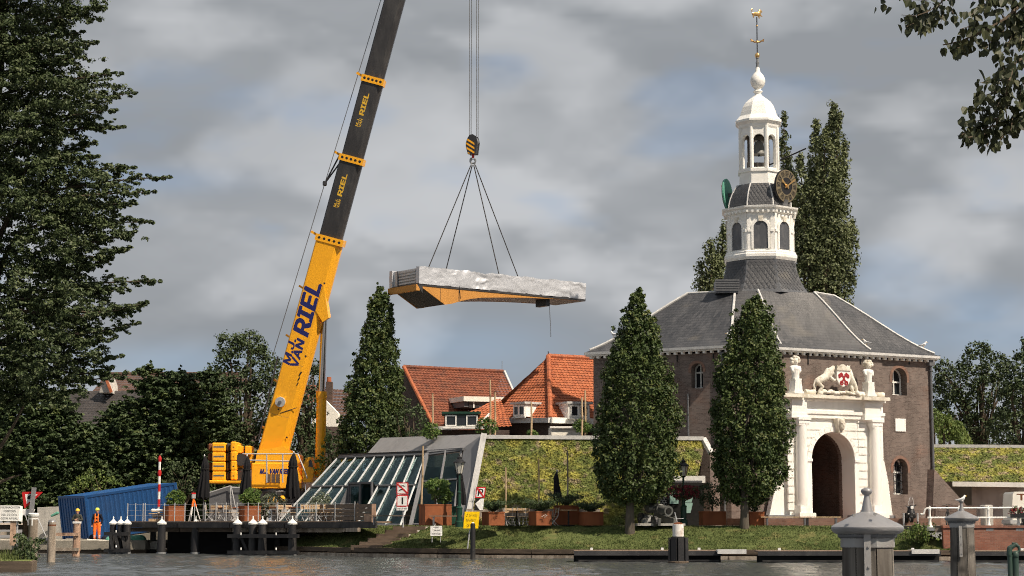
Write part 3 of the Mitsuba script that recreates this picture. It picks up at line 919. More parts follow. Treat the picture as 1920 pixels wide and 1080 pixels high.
def scales(y0, y1, rf, ks, size, name):
    ms = []
    for k in ks:
        u, n_ = oface(k)
        z0, z1 = tz(y0), tz(y1)
        nr = int((z1 - z0) / (size * 0.62))
        for r in range(nr + 1):
            z = z0 + (z1 - z0) * r / nr
            y = y0 + (y1 - y0) * r / nr
            R = rf(y) * PXM
            h = R * AP
            hw = R * math.sin(math.pi / 8)
            nc = int(2 * hw / size)
            R2 = rf(y + (y1 - y0) / abs(y1 - y0) * 2.0) * PXM * AP
            dz = abs(tz(y) - tz(y + 2.0))
            sl = unit(np.array([n_[0] * (R2 - h), n_[1] * (R2 - h), dz * (1 if y1 < y0 else 1)]))
            nn = unit(np.cross(u, sl))
            for c in range(nc):
                x = -hw + size * (c + 0.5 + (0.5 if r % 2 else 0))
                if abs(x) > hw - size * .4: continue
                o = np.array([TX, TY, z]) + n_ * h + u * x + nn * 0.012
                a, b = size * .5, size * .55
                lift = nn * 0.022
                v = [o - sl * b + lift, o + u * a, o + sl * b, o - u * a]
                ms.append(M(v, [[0, 1, 2], [0, 2, 3]]))
    return cat(ms)


footr = lambda y: float(np.interp(y, [494, 505, 517, 530, 541, 550], [69, 70.5, 73.5, 78, 83.5, 90]))
part(gate, 'foot_slates', scales(548, 497, footr, (-1, 0, 1, 2), 0.27, 'x'), 'm_slate', kind='stuff')
s1 = part(gate, 'tower_storey', oct_([(480, 65), (404, 65)]), 'm_white', label='white octagonal lower storey of the tower')
part(gate, 'tower_base_moulding', oct_([(494, 70), (489, 73), (484, 73), (482, 71), (479, 71), (477, 66)]), 'm_white')
part(gate, 'tower_cornice', oct_([(408, 66), (405, 70), (402, 70), (399, 76), (396, 77), (394, 64)]), 'm_white')
for k in range(-2, 4):
    u, n_ = oface(k)
    R = 65 * PXM
    fr = Frame(np.array([TX, TY, 0]) + n_ * R * AP, u)
    hw = R * math.sin(math.pi / 8)
    wa = arch(-0.40, 0.40, tz(474), tz(423))
    part(s1, 'window_surround', ext(wa.buffer(0.13).difference(wa).difference(sbox(-2, 0, 2, tz(474))), 0.11, fr, -0.02), 'm_white')
    sh = part(s1, 'shutter', ext(wa, 0.03, fr, 0.003), 'm_slate_plain', label='slate grey boarded arch opening')
    part(s1, 'impost', ext(sbox(-hw + .03, tz(443), -0.53, tz(439)), 0.13, fr, -0.02), 'm_white')
    part(s1, 'impost', ext(sbox(0.53, tz(443), hw - .03, tz(439)), 0.13, fr, -0.02), 'm_white')
    part(s1, 'keystone', ext([(-.10, tz(424)), (.10, tz(424)), (.15, tz(414)), (-.15, tz(414))], 0.17, fr, -0.02), 'm_stone')
    part(s1, 'pilaster', ext(sbox(hw - .20, tz(477), hw, tz(408)), 0.06, fr, -0.02), 'm_white')
    part(s1, 'pilaster', ext(sbox(-hw, tz(477), -hw + .20, tz(408)), 0.06, fr, -0.02), 'm_white')
    cr = 74 * PXM
    hc = cr * math.sin(math.pi / 8)
    fc = Frame(np.array([TX, TY, 0]) + n_ * cr * AP, u)
    for x in np.linspace(-hc + .12, hc - .12, 6):
        part(s1, 'dentil', ext(sbox(x - .055, tz(407.5), x + .055, tz(403.5)), 0.34, fc, -0.36), 'm_white')
bellp = [(396, 63), (388, 62.5), (378, 60), (368, 56), (358, 50), (350, 44.5)]
part(gate, 'bell_roof', oct_(bellp), 'm_slate_plain', label='curved slate roof above the lower storey')
bellr = lambda y: float(np.interp(y, [350, 358, 368, 378, 388, 396], [44.5, 50, 56, 60, 62.5, 63]))
part(gate, 'bell_roof_slates', scales(394, 353, bellr, (-1, 0, 1, 2), 0.22, 'x'), 'm_slate', kind='stuff')
for k in range(8):
    a = PH + k * math.pi / 4
    part(gate, 'roof_rib', tube([(TX + math.cos(a) * r * PXM, TY + math.sin(a) * r * PXM, tz(y)) for y, r in bellp], 0.05, 5), 'm_lead')
part(gate, 'roof_rib', tube([(TX + math.cos(PH + k * math.pi / 4) * 63 * PXM, TY + math.sin(PH + k * math.pi / 4) * 63 * PXM, tz(396) + .02) for k in range(9)], 0.06, 5), 'm_lead')
lan = part(gate, 'lantern_base', oct_([(351, 41), (328, 40), (327, 43), (322, 43), (321, 38), (319.5, 38)]), 'm_white')
for k in range(8):
    u, n_ = oface(k)
    R = 37.5 * PXM
    hw = R * math.sin(math.pi / 8)
    fr = Frame(np.array([TX, TY, 0]) + n_ * R * AP, u)
    op = arch(-hw + .13, hw - .13, tz(319), tz(257))
    part(gate, 'lantern_wall', ext(sbox(-hw + .012, tz(320), hw - .012, tz(242)).difference(op), 0.20, fr, -0.20), 'm_white')
    a = PH + k * math.pi / 4
    part(gate, 'lantern_pillar', tube([(TX + math.cos(a) * R, TY + math.sin(a) * R, tz(320)), (TX + math.cos(a) * R, TY + math.sin(a) * R, tz(243))], 0.10, 8), 'm_white')
part(gate, 'lantern_cornice', oct_([(245, 38), (242, 40), (238, 41), (233, 46.5), (229, 46.5), (227.5, 43)]), 'm_white')
part(gate, 'dome', oct_([(229, 46), (226, 43), (220, 37.5), (212, 35), (203, 31.5), (195, 26.5), (189, 20), (184, 13), (180, 8), (176, 5.5), (174, 8), (172, 9.5), (170, 8), (168, 4.5)]), 'm_white', label='white ogee dome over the lantern')
ballp = [(168, 4.5), (165.5, 8), (161, 12), (155, 14.2), (150, 14.3), (144, 12.2), (139, 8.5), (135, 5.2), (126, 3.6)]
part(gate, 'white_ball', lathe([(r * PXM, tz(y)) for y, r in ballp], 16, (TX, TY, 0)), 'm_white', smooth=50)
fin = part(gate, 'finial', lathe([(r * PXM, tz(y)) for y, r in [(136, 3.3), (127, 3.2), (126.5, 4), (125.5, 4), (125, 2.9), (119, 2.7), (118.5, 3.6), (117.5, 3.6), (117, 2.5), (110, 2.2), (109.5, 3.4), (108.5, 3.2), (107, 2)]], 10, (TX, TY, 0)), 'm_greystone')
part(fin, 'gold_ball', lathe([(r * PXM, tz(y)) for y, r in [(109, 2), (107.5, 3.8), (104, 4.8), (101, 3.9), (99, 1.5)]], 12, (TX, TY, 0)), 'm_gold', smooth=True)
part(fin, 'iron_rod', tube([(TX, TY, tz(100)), (TX, TY, tz(32))], 0.035, 6), 'm_black')
part(fin, 'gold_ball', lathe([(r * PXM, tz(y)) for y, r in [(80.5, .8), (79, 3), (77.5, 3.2), (75.5, 1)]], 10, (TX, TY, 0)), 'm_gold', smooth=True)
part(fin, 'gold_ball', lathe([(r * PXM, tz(y)) for y, r in [(50, .8), (49, 2), (47.5, 2), (46.5, .8)]], 10, (TX, TY, 0)), 'm_gold', smooth=True)
for s_ in (-1, 1):
    part(fin, 'gilt_scroll', tube([(TX, TY, tz(78)), (TX + s_ * .15, TY, tz(79)), (TX + s_ * .25, TY - .03, tz(77)), (TX + s_ * .36, TY - .06, tz(77)), (TX + s_ * .37, TY - .06, tz(74.5)), (TX + s_ * .31, TY - .05, tz(75))], [.05, .05, .05, .07, .06, .03], 6), 'm_gold')
# gilt lion vane on top
va = Frame((TX, TY, 0), (0.85, 0.5, 0))
zv = tz(33)
vane = bones([((-.25, zv + .2, 0), .11, (.18, zv + .22, 0), .13), ((.18, zv + .25, 0), .12, (.24, zv + .42, 0), .11), ((.24, zv + .42, 0), .10, (.36, zv + .40, 0), .06),
              ((-.25, zv + .15, 0), .06, (-.24, zv, 0), .05), ((.15, zv + .12, 0), .05, (.18, zv, 0), .05), ((.22, zv + .2, 0), .045, (.38, zv + .12, 0), .04), ((-.3, zv + .2, 0), .03, (-.38, zv + .42, 0), .035), ((-.38, zv + .42, 0), .035, (-.28, zv + .5, 0), .04)], 3, 0.06)
part(fin, 'lion_vane', va.m(trimesh.Trimesh(vane.vertices * [1, 1, 0.5], vane.faces, process=False)), 'm_gold', smooth=True)
# dark floor inside the lantern, so that the sky shows only through
part(gate, 'lantern_ceiling', oct_([(246, 33), (244, 33)]), 'm_darkbrick')
pole = part(gate, 'flag_pole', tube([np.array([TX, TY, tz(318)]), np.array([TX + 2.6, TY - 0.9, tz(284)])], 0.045, 6), 'm_black', label='dark pole leaning out of the lantern')
# clocks
ROM = ['XII', 'I', 'II', 'III', 'IIII', 'V', 'VI', 'VII', 'VIII', 'IX', 'X', 'XI']


def disc(r, n=40):
    return Point(0, 0).buffer(r, quad_segs=n // 4)


for ang, cx, cy, hour, mi_ in ((43, 1464, 357, 10.13, 8), (-113, 1372, 362, 10.13, 8)):
    a = math.radians(ang)
    n_ = np.array([math.sin(a), -math.cos(a), 0])
    tilt = unit(n_ * 1.0 + np.array([0, 0, -0.06]))
    u = np.array([math.cos(a), math.sin(a), 0])
    R = 31.5 * PXM
    c = np.array([TX, TY, 0]) + n_ * (62.5 * PXM)
    c[2] = tz(cy)
    fr = Frame(c, u, np.cross(tilt, u))
    ck = part(gate, 'clock', fr.m(trimesh.creation.cylinder(R, 0.09, sections=40)), 'm_verdigris' if ang < 0 else 'm_black', label='round black clock face with gilt ring and hands' if ang > 0 else 'second clock seen from its green copper back')
    part(ck, 'dial', ext(disc(R * .985), 0.02, fr, 0.046), 'm_black')
    part(ck, 'gilt_ring', ext(disc(R * .97).difference(disc(R * .52)).difference(unary_union([Polygon([(math.sin(t) * R * .58 + math.cos(t) * R * w * .8, math.cos(t) * R * .58 - math.sin(t) * R * w * .8),
        (math.sin(t) * R * .58 - math.cos(t) * R * w * .8, math.cos(t) * R * .58 + math.sin(t) * R * w * .8), (math.sin(t) * R * .90 - math.cos(t) * R * w, math.cos(t) * R * .90 + math.sin(t) * R * w),
        (math.sin(t) * R * .90 + math.cos(t) * R * w, math.cos(t) * R * .90 - math.sin(t) * R * w)]) for t in np.arange(12) * math.pi / 6 for w in (.155,)])), 0.015, fr, 0.070), 'm_dull_gold')
    for h in range(12):
        t = h * math.pi / 6
        num = meshkit.text_mesh(ROM[h], R * .24, 0.012)
        v_ = np.asarray(num.vertices).copy()
        v_[:, 0] -= (v_[:, 0].max() + v_[:, 0].min()) / 2
        v_[:, 0] *= min(1.0, R * .26 / max(1e-6, np.ptp(v_[:, 0])))
        v_[:, 1] += R * .62
        x_, y_ = v_[:, 0] * math.cos(t) + v_[:, 1] * math.sin(t), -v_[:, 0] * math.sin(t) + v_[:, 1] * math.cos(t)
        part(ck, 'numeral', fr.m(M(np.stack([x_, y_, v_[:, 2] + .068], 1), num.faces)), 'm_dull_gold')
    for t, L_, w_, dz in ((math.radians(hour * 30), .60, .07, .10), (math.radians(mi_ * 6 + 8), .92, .055, .13)):
        pts = np.array([(-w_ * .7, -.22), (w_ * .7, -.22), (w_ * .8, L_ * .7), (w_ * 1.6, L_ * .72), (0, L_), (-w_ * 1.6, L_ * .72), (-w_ * .8, L_ * .7)]) * R
        pts = np.stack([pts[:, 0] * math.cos(t) + pts[:, 1] * math.sin(t), -pts[:, 0] * math.sin(t) + pts[:, 1] * math.cos(t)], 1)
        part(ck, 'hand', ext(pts, 0.02, fr, dz), 'm_gold')
    part(ck, 'boss', ext(disc(R * .09), 0.15, fr, 0.04), 'm_gold')
    part(ck, 'clock_stem', beam(c - [0, 0, R * .8], c - [0, 0, R * 1.25] - n_ * .2, 0.36, 0.2), 'm_zinc_dark')
    part(ck, 'clock_arm', beam(c, c - n_ * 0.6, 0.2, 0.2), 'm_zinc_dark')
# roof hatch beside the tower foot
hx = A(1362, 537, 106.9)
part(gate, 'roof_hatch', cat([bb(hx[0] - .62, hx[0] + .62, hx[1] - .4, hx[1] + .8, hx[2] - .4, hx[2] + .30)] + [bb(hx[0] - .68, hx[0] + .68, hx[1] - .46, hx[1] - .38, hx[2] - .3 + .14 * i, hx[2] - .22 + .14 * i) for i in range(5)]), 'm_zinc_dark', label='grey louvred hatch beside the tower foot')
# bell in the lantern
bz = tz(276)
bell = thing('bell', 'dark bronze bell hanging in the white lantern', 'bell')
part(bell, 'bell_body', lathe([(.50, bz - .45), (.46, bz - .40), (.34, bz - .2), (.27, bz + .15), (.22, bz + .32), (.05, bz + .38)], 20, (TX, TY, 0)), 'm_gunmetal', smooth=40)
for s_ in (-1, 1):
    part(bell, 'frame_post', box((TX + s_ * .55, TY + .25, bz - .2), (.16, .2, 2.0)), 'm_oldwood')
for z_ in (-1.0, .7):
    part(bell, 'frame_beam', box((TX, TY + .3, bz + z_), (1.3, .2, .28)), 'm_oldwood')
part(bell, 'yoke', box((TX, TY, bz + .52), (1.0, .18, .24)), 'm_oldwood')
part(bell, 'clapper', tube([(TX, TY, bz + .2), (TX, TY, bz - .55)], [.03, .07], 6), 'm_black')

# ---------- sculptures on the cornice
ZCORN = V(741, PW + .4)


def bust(xc, label):
    b = thing('bust_statue', label, 'statue', None)
    g = Frame(f.p(U(xc, PW + .3), 0, PW + .28), f.U)
    z0 = ZCORN + 0.005
    zz = lambda y: V(y, PW + .3) - V(741, PW + .3) + z0
    part(b, 'pedestal', cat(ext([(-.30, zz(740)), (.30, zz(740)), (.26, zz(733)), (.20, zz(716)), (-.20, zz(716)), (-.26, zz(733))], 0.5, g, -.25), ext(sbox(-.33, z0, .33, zz(737)), 0.6, g, -.3), ext(sbox(-.24, zz(716), .24, zz(713.5)), 0.48, g, -.24)), 'm_white')
    part(b, 'torso', g.m(bones([((0, zz(712), 0), .20, (0, zz(704), 0), .21), ((0, zz(704), 0), .21, (0, zz(696), 0), .22), ((-.24, zz(693), 0), .11, (.24, zz(693), 0), .11), ((0, zz(696), .04), .2, (0, zz(691), 0), .13), ((-.27, zz(693), 0), .10, (-.25, zz(700), .08), .07), ((.27, zz(693), 0), .10, (.25, zz(700), .08), .07)], 6, .06)), 'm_white', smooth=True)
    hz = zz(682)
    hd = part(b, 'head', g.m(bones([((0, zz(690), 0), .09, (0, hz - .04, 0), .12), ((0, hz, 0), .17, (0, hz + .08, -.01), .18), ((0, hz - .03, .14), .04, (0, hz - .07, .18), .035), ((0, hz - .13, .1), .07, (0, hz - .1, .05), .1)], 3, .05)), 'm_stone', smooth=True)
    rg = np.random.default_rng(int(xc))
    cu = []
    for k in range(26):
        a_, e_ = rg.uniform(0, 2 * math.pi), rg.uniform(-.5, 1.3)
        d_ = np.array([math.cos(a_) * math.cos(e_), math.sin(e_), math.sin(a_) * math.cos(e_)])
        if d_[2] > .55 and d_[1] < .5: continue
        s_ = trimesh.creation.icosphere(1, rg.uniform(.07, .105)); s_.apply_translation(np.array([0, hz + .05, -.02]) + d_ * [.24, .22, .2]); cu.append(s_)
    part(hd, 'curls', g.m(cat(cu)), 'm_stone', smooth=True)


bust(1495, 'white stone bust of a curly-haired figure, at the left end of the portal cornice')
bust(1632, 'white stone bust of a curly-haired figure, at the right end of the portal cornice')
# the lions with the shield
co = thing('coat_of_arms', 'carved pale lions holding a shield with red crossed keys above the portal', 'sculpture')
g = Frame(f.p(U(1573, PW + .3), 0, PW + .22), f.U)
zz = lambda y: V(y, PW + .3) - V(741, PW + .3) + ZCORN + .005
xx = lambda x: U(x, PW + .3) - U(1573, PW + .3)


def lion(pts, mirror, scale=1.0):
    return bones(pts, 5, .055)


bp = lambda x, y, w: (xx(x), zz(y), w)
L1 = [(bp(1538, 716, 0), .20, bp(1551, 708, .04), .22), (bp(1551, 708, .04), .22, bp(1560, 699, .06), .21), (bp(1560, 697, .06), .20, bp(1566, 691, .08), .16), (bp(1566, 692, .1), .11, bp(1571, 694, .16), .075),
      (bp(1536, 718, .08), .13, bp(1543, 727, .16), .10), (bp(1543, 727, .16), .09, bp(1537, 736, .12), .07), (bp(1537, 736, .12), .065, bp(1544, 737, .2), .05), (bp(1537, 717, -.1), .13, bp(1534, 727, -.1), .09), (bp(1534, 727, -.1), .085, bp(1535, 737, -.1), .06),
      (bp(1556, 706, .14), .11, bp(1564, 714, .2), .08), (bp(1564, 714, .2), .075, bp(1575, 709, .22), .06), (bp(1559, 701, .12), .10, bp(1572, 700, .2), .06), (bp(1533, 716, 0), .05, bp(1530, 724, 0), .04), (bp(1530, 724, 0), .04, bp(1532, 731, .05), .045), (bp(1558, 695, -.02), .15, bp(1554, 702, 0), .17)]
L2 = [(bp(1603, 716, 0), .17, bp(1598, 707, .02), .18), (bp(1598, 707, .02), .18, bp(1595, 698, .04), .16), (bp(1595, 697, .04), .15, bp(1592, 691, .08), .13), (bp(1592, 692, .1), .10, bp(1587, 694, .16), .07),
      (bp(1604, 717, .08), .12, bp(1607, 726, .12), .085), (bp(1607, 726, .12), .08, bp(1610, 736, .1), .06), (bp(1601, 718, -.05), .11, bp(1601, 728, .06), .08), (bp(1601, 728, .06), .075, bp(1604, 736, .06), .055),
      (bp(1595, 704, .12), .09, bp(1588, 711, .2), .07), (bp(1588, 711, .2), .065, bp(1582, 708, .22), .05), (bp(1598, 695, 0), .12, bp(1600, 702, 0), .13), (bp(1593, 688, .02), .03, bp(1594, 684, .02), .025)]
part(co, 'lion', g.m(bones(L1, 4, .055)), 'm_stone', smooth=True)
part(co, 'lion', g.m(bones([(p_, r * 1.28, q_, s_ * 1.28) for p_, r, q_, s_ in L2], 4, .055)), 'm_stone', smooth=True)
shp = Polygon([(xx(1567), zz(695)), (xx(1592), zz(695)), (xx(1592), zz(712)), (xx(1588), zz(720)), (xx(1579.5), zz(725)), (xx(1571), zz(720)), (xx(1567), zz(712))])
sh = part(co, 'shield', ext(shp, 0.12, g, .22), 'm_white')
kx, ky, kh = xx(1579.5), zz(709.5), (zz(697) - zz(722)) / 2


def keypoly(s):
    d = unit(np.array([s * 0.62, 1.0]))
    p = np.array([-d[1], d[0]]) * s
    c = np.array([kx, ky])
    sh_ = LineString([c - d * kh * .75, c + d * kh * .8]).buffer(.045)
    bit = LineString([c + d * kh * .62, c + d * kh * .62 - p * .22]).buffer(.07).union(LineString([c + d * kh * .86, c + d * kh * .86 - p * .2]).buffer(.05))
    ring = Point(*(c - d * kh * .82)).buffer(.13).difference(Point(*(c - d * kh * .82)).buffer(.06))
    return unary_union([sh_, bit, ring])


part(sh, 'red_key', ext(keypoly(1), 0.03, g, .342), 'm_key_red')
part(sh, 'red_key', ext(keypoly(-1), 0.03, g, .344), 'm_key_red')
part(co, 'crown', cat(ext(sbox(xx(1566), zz(695), xx(1593), zz(691)), .26, g, .14), ext([(xx(1568), zz(691)), (xx(1591), zz(691)), (xx(1592), zz(685)), (xx(1586), zz(688)), (xx(1579.5), zz(683)), (xx(1573), zz(688)), (xx(1567), zz(685))], .2, g, .16)), 'm_stone')
rk = []
rg = np.random.default_rng(3)
for k in range(30):
    x = rg.uniform(1532, 1618)
    s_ = trimesh.creation.icosphere(1, 1.0); s_.apply_scale([rg.uniform(.12, .24), rg.uniform(.08, .16), rg.uniform(.12, .2)]); s_.apply_translation([xx(x), zz(738) + rg.uniform(-.04, .1 if 1545 < x < 1610 else 0), rg.uniform(0, .3)]); rk.append(s_)
part(co, 'carved_base', g.m(cat(rk)), 'm_stone', smooth=True)
for x0_, x1_, mt in ((1514, 1531, 'm_stone'), (1612, 1660, 'm_stone')):
    for yy, s_ in ((736.5, .14),):
        m_ = tube([g.p(xx(x0_), zz(yy), 0), g.p(xx((x0_ + x1_) / 2), zz(yy + .6), .02), g.p(xx(x1_), zz(yy), .05)], [s_, s_ * .9, s_ * 1.1], 8)
        solo('carved_cannon', 'mossy carved stone gun barrel beside the ' + ('left' if x0_ < 1550 else 'right') + ' bust on the portal', 'sculpture', m_, mt, smooth=50)
# ------------------------------------------------------------------ mobile crane
YC = 116.0
crane = thing('mobile_crane', 'yellow mobile crane with raised telescopic boom and stacked counterweights', 'crane')
CS = YC / F
B0, B1 = A(514, 845, YC), A(741, 0, 112.5)
bd = unit(B1 - B0)
BU = bd
e2 = unit(np.array([0, -1.0, 0]) - bd * np.dot([0, -1.0, 0], bd))     # towards the viewer
e1 = np.cross(bd, e2)                                                  # sideways
if e1[0] < 0: e1 = -e1
BL = lambda x, y: np.dot(A(x, y, YC - 3.5 * max(0, (845 - y) / 845)) - B0, bd)


def boomsec(s0, s1, w0, w1, d, name, mat, label=None, off=0.0):
    """a boom tube: flat top and sides, rounded belly"""
    def ring(s, w):
        h = d / 2
        pr = [(-w / 2, h * .86), (-w / 2 + .07, h), (w * .26, h), (w * .40, h * .8), (w / 2, h * .35), (w / 2, -h * .35), (w * .40, -h * .8), (w * .26, -h), (-w / 2 + .07, -h), (-w / 2, -h * .86)]
        return [B0 + bd * s + e1 * (a + off) + e2 * b for a, b in pr]
    r0, r1 = ring(s0, w0), ring(s1, w1)
    n = len(r0)
    fcs = []
    for i in range(n):
        j = (i + 1) % n
        fcs += [[i, j, n + j], [i, n + j, n + i]]
    fcs += [[0, i + 1, i] for i in range(1, n - 1)] + [[n, n + i, n + i + 1] for i in range(1, n - 1)]
    m = M(r0 + r1, fcs); m.fix_normals()
    return part(crane, name, m, mat, label=label)


s_c1, s_c2, s_c3 = BL(617, 450), BL(660, 300), BL(701, 152)
LB = np.linalg.norm(A(888, -545, 109.5) - B0)
boomsec(-0.9, s_c1, 1.72, 1.58, 1.35, 'boom_base', 'm_yellow', 'yellow outer section of the boom with blue lettering')
boomsec(s_c1 - .5, s_c2, 1.36, 1.36, 1.16, 'boom_section', 'm_boom_black', 'black inner section of the boom')
boomsec(s_c2 - .5, s_c3, 1.28, 1.28, 1.06, 'boom_section', 'm_boom_black')
boomsec(s_c3 - .5, s_c3 + 10, 1.18, 1.18, .96, 'boom_section', 'm_boom_black')
boomsec(s_c3 + 9, s_c3 + 20, 1.12, 1.12, .86, 'boom_section', 'm_boom_black')
boomsec(s_c3 + 19, LB, 1.0, 1.0, .76, 'boom_section', 'm_boom_black')
for s, w, d in ((s_c1, 1.72, 1.46), (s_c2, 1.50, 1.30), (s_c3, 1.38, 1.2), (s_c3 + 10, 1.36, 1.1), (s_c3 + 20, 1.22, .98)):
    c = part(crane, 'collar', beam(B0 + bd * (s - .20), B0 + bd * (s + .20), w, d, e2), 'm_yellow')
    for i in range(5):
        p_ = B0 + bd * s + e1 * (w * (-.36 + .18 * i)) + e2 * (d / 2)
        part(c, 'round_hole', tube([p_ - e2 * .05, p_ + e2 * .006], .085, 10), 'm_black')
    part(c, 'guide', beam(B0 + bd * (s + .1) - e1 * (w / 2), B0 + bd * (s + .22) - e1 * (w / 2 + .42), .14, .12, e2), 'm_yellow')
# lettering, reading up the boom
bf = Frame(B0 + e2 * (1.35 / 2 + .004), bd, -e1)


def italic(m, k=0.22):
    v = np.asarray(m.vertices).copy(); v[:, 0] += v[:, 1] * k
    return M(v, m.faces)


def letter(text, s, t, h, fr, name, mat, L=None, bold=True, k=0.22, parent=None, heavy=True):
    m = meshkit.text_mesh(text, h, .006, bold)
    v = np.asarray(m.vertices).copy()
    v[:, 0] -= v[:, 0].min()
    if L: v[:, 0] *= L / v[:, 0].max()
    v[:, 0] += v[:, 1] * k + s
    v[:, 1] += t
    ms = [M(v + [du, dv_, dw], m.faces) for du, dv_, dw in ((0, 0, 0), (.10 * h, 0, .002), (.05 * h, .05 * h, .004))] if heavy else [M(v, m.faces)]
    return part(parent or crane, name, fr.m(cat(ms)), mat)


def bpx(x, y):
    u, v_ = bf.px(x, y)
    return u, v_


s_r0, s_r1 = bpx(572, 632)[0], bpx(602, 536)[0]
letter('RIEL', s_r0, -.26, .90, bf, 'lettering', 'm_blue_letters', s_r1 - s_r0)
s_v0, s_v1 = bpx(548, 690)[0], bpx(566, 640)[0]
letter('VAN', s_v0, -.16, .46, bf, 'lettering', 'm_blue_letters', s_v1 - s_v0)
letter('M.J.', s_v0 + .10, .36, .40, bf, 'lettering', 'm_blue_letters', (s_v1 - s_v0) * .92)
for sa, dd in ((s_c1, 1.16), (s_c2, 1.06)):
    bfx = Frame(B0 + e2 * (dd / 2 + .004), bd, -e1)
    letter('M.J.', sa + 2.0, .14, .15, bfx, 'lettering', 'm_yellow_lettering', .5, k=.1, heavy=False)
    letter('VAN', sa + 2.0, -.04, .14, bfx, 'lettering', 'm_yellow_lettering', .5, k=.1, heavy=False)
    letter('RIEL', sa + 2.7, -.03, .27, bfx, 'lettering', 'm_yellow_lettering', 1.35, k=.1)
# fittings on the boom
pc = B0 + bd * BL(521, 750) - e1 * .30 + e2 * .68
rd = part(crane, 'rope_drum', tube([pc - e2 * .02, pc + e2 * .22], .30, 18), 'm_galv')
part(rd, 'hub', tube([pc + e2 * .2, pc + e2 * .32], .10, 10), 'm_zinc_dark')
for x_, y_, sz_ in ((552, 700, .22), (546, 718, .16), (598, 548, .2), (560, 712, .18)):
    q_ = B0 + bd * BL(x_, y_) + e1 * .38 + e2 * .66
    part(crane, 'hinge_fitting', beam(q_, q_ + bd * sz_ * 1.2 + e1 * sz_ * .3, sz_ * .4, .1, e2), 'm_black')
for y_ in (548, 640, 724, 812):
    s = BL(517 + (845 - y_) * .262, y_)
    part(crane, 'rope_guide', beam(B0 + bd * s - e1 * .80, B0 + bd * (s + .1) - e1 * 1.12, .1, .4, e2), 'm_yellow')
hs = [B0 + bd * BL(524 + 6 * k, 772 - 3 * k) + e1 * (-.15 + .22 * k) + e2 * .70 for k in range(5)]
part(crane, 'hose', tube(hs, .022, 5), 'm_boom_black')
for a_, o_ in ((-.5, .62), (1.0, -.30), (4.5, .45), (7.0, -.35), (9.0, .40)):
    q_ = B0 + bd * (a_ + 1.5) + e1 * o_ + e2 * .682
    part(crane, 'bolt_plate', beam(q_, q_ + bd * .10, .10, .02, e2), 'm_boom_black')
for s_ in (2.2, 5.4, 8.6):
    q_ = B0 + bd * s_ + e2 * .677
    part(crane, 'weld_seam', beam(q_ - e1 * .80, q_ + e1 * .45, .015, .012, e2), 'm_dull_gold')
# lifting cylinder and its bracket
cy0, cy1, cy2 = A(600, 895, YC - .5), A(603, 738, YC - .5), A(608, 590, YC - .8)
cyl = part(crane, 'cylinder_barrel', tube([cy0, cy1], .30, 18), 'm_yellow', smooth=50, label='yellow barrel of the boom lifting cylinder')
part(cyl, 'cylinder_head', tube([cy1 - unit(cy1 - cy0) * .28, cy1 + unit(cy1 - cy0) * .12], .335, 18), 'm_yellow', smooth=50)
part(crane, 'piston_rod', tube([cy1, cy2], .20, 16), 'm_chrome', smooth=50)
part(crane, 'boom_bracket', ext([bpx(607, 532), bpx(616, 596), bpx(605, 604), bpx(592, 582), bpx(599, 560)], -1.1, Frame(bf.O + e2 * .05, bf.U, bf.V)), 'm_yellow')
part(crane, 'bracket_pin', tube([cy2 - e2 * .35, cy2 + e2 * .55], .16, 12), 'm_boom_black')
# superstructure
cb = lambda x0, x1, y0, y1, d0, d1, ch=.04: (lambda a, b: box(((a[0] + b[0]) / 2, YC - (d0 + d1) / 2, (a[2] + b[2]) / 2), (abs(b[0] - a[0]), abs(d1 - d0), abs(a[2] - b[2])), 0, ch))(A(x0, y1, YC - d1), A(x1, y0, YC - d1))
house = part(crane, 'engine_house', cb(471, 540, 868, 916, -1.2, 1.15), 'm_yellow')
hf = Frame((0, YC - 1.155, 0), (1, 0, 0))
part(crane, 'engine_house', cb(485, 562, 852, 880, -1.1, 1.0), 'm_yellow')
part(crane, 'side_locker', cb(540, 566, 878, 916, -1.0, 1.1), 'm_yellow')
u0, v0 = hf.px(487, 888)
letter('M.J. VAN RIEL', u0, v0, .26, Frame((0, YC - 1.17, 0), (1, 0, 0)), 'lettering', 'm_blue_letters', (540 - 487) * CS, k=.2)
part(house, 'vent_opening', cb(497, 525, 862, 876, 1.0, 1.04, 0), 'm_black')
gr_ = part(house, 'grille', cb(500, 525, 889, 905, 1.15, 1.19, 0), 'm_darkbrick')
for x_ in (500, 508, 517, 525):
    part(gr_, 'grille_bar', cb(x_ - .5, x_ + .5, 888, 906, 1.15, 1.23, 0), 'm_yellow')
for x_ in (478, 493, 528):
    part(house, 'panel_seam', cb(x_, x_ + .5, 890, 915, 1.15, 1.162, 0), 'm_dull_gold')
for y_ in (872, 884):
    part(house, 'panel_seam', cb(473, 486, y_, y_ + .7, 1.15, 1.165, 0), 'm_yellow')
# boom foot cheeks
for d in (-.95, .95):
    m = ext([A(482, 872, YC)[[0, 2]], A(566, 872, YC)[[0, 2]], A(561, 855, YC)[[0, 2]], A(536, 838, YC)[[0, 2]], A(487, 845, YC)[[0, 2]]], .12, Frame((0, YC - d, 0), (1, 0, 0)))
    part(crane, 'boom_foot', m, 'm_yellow')
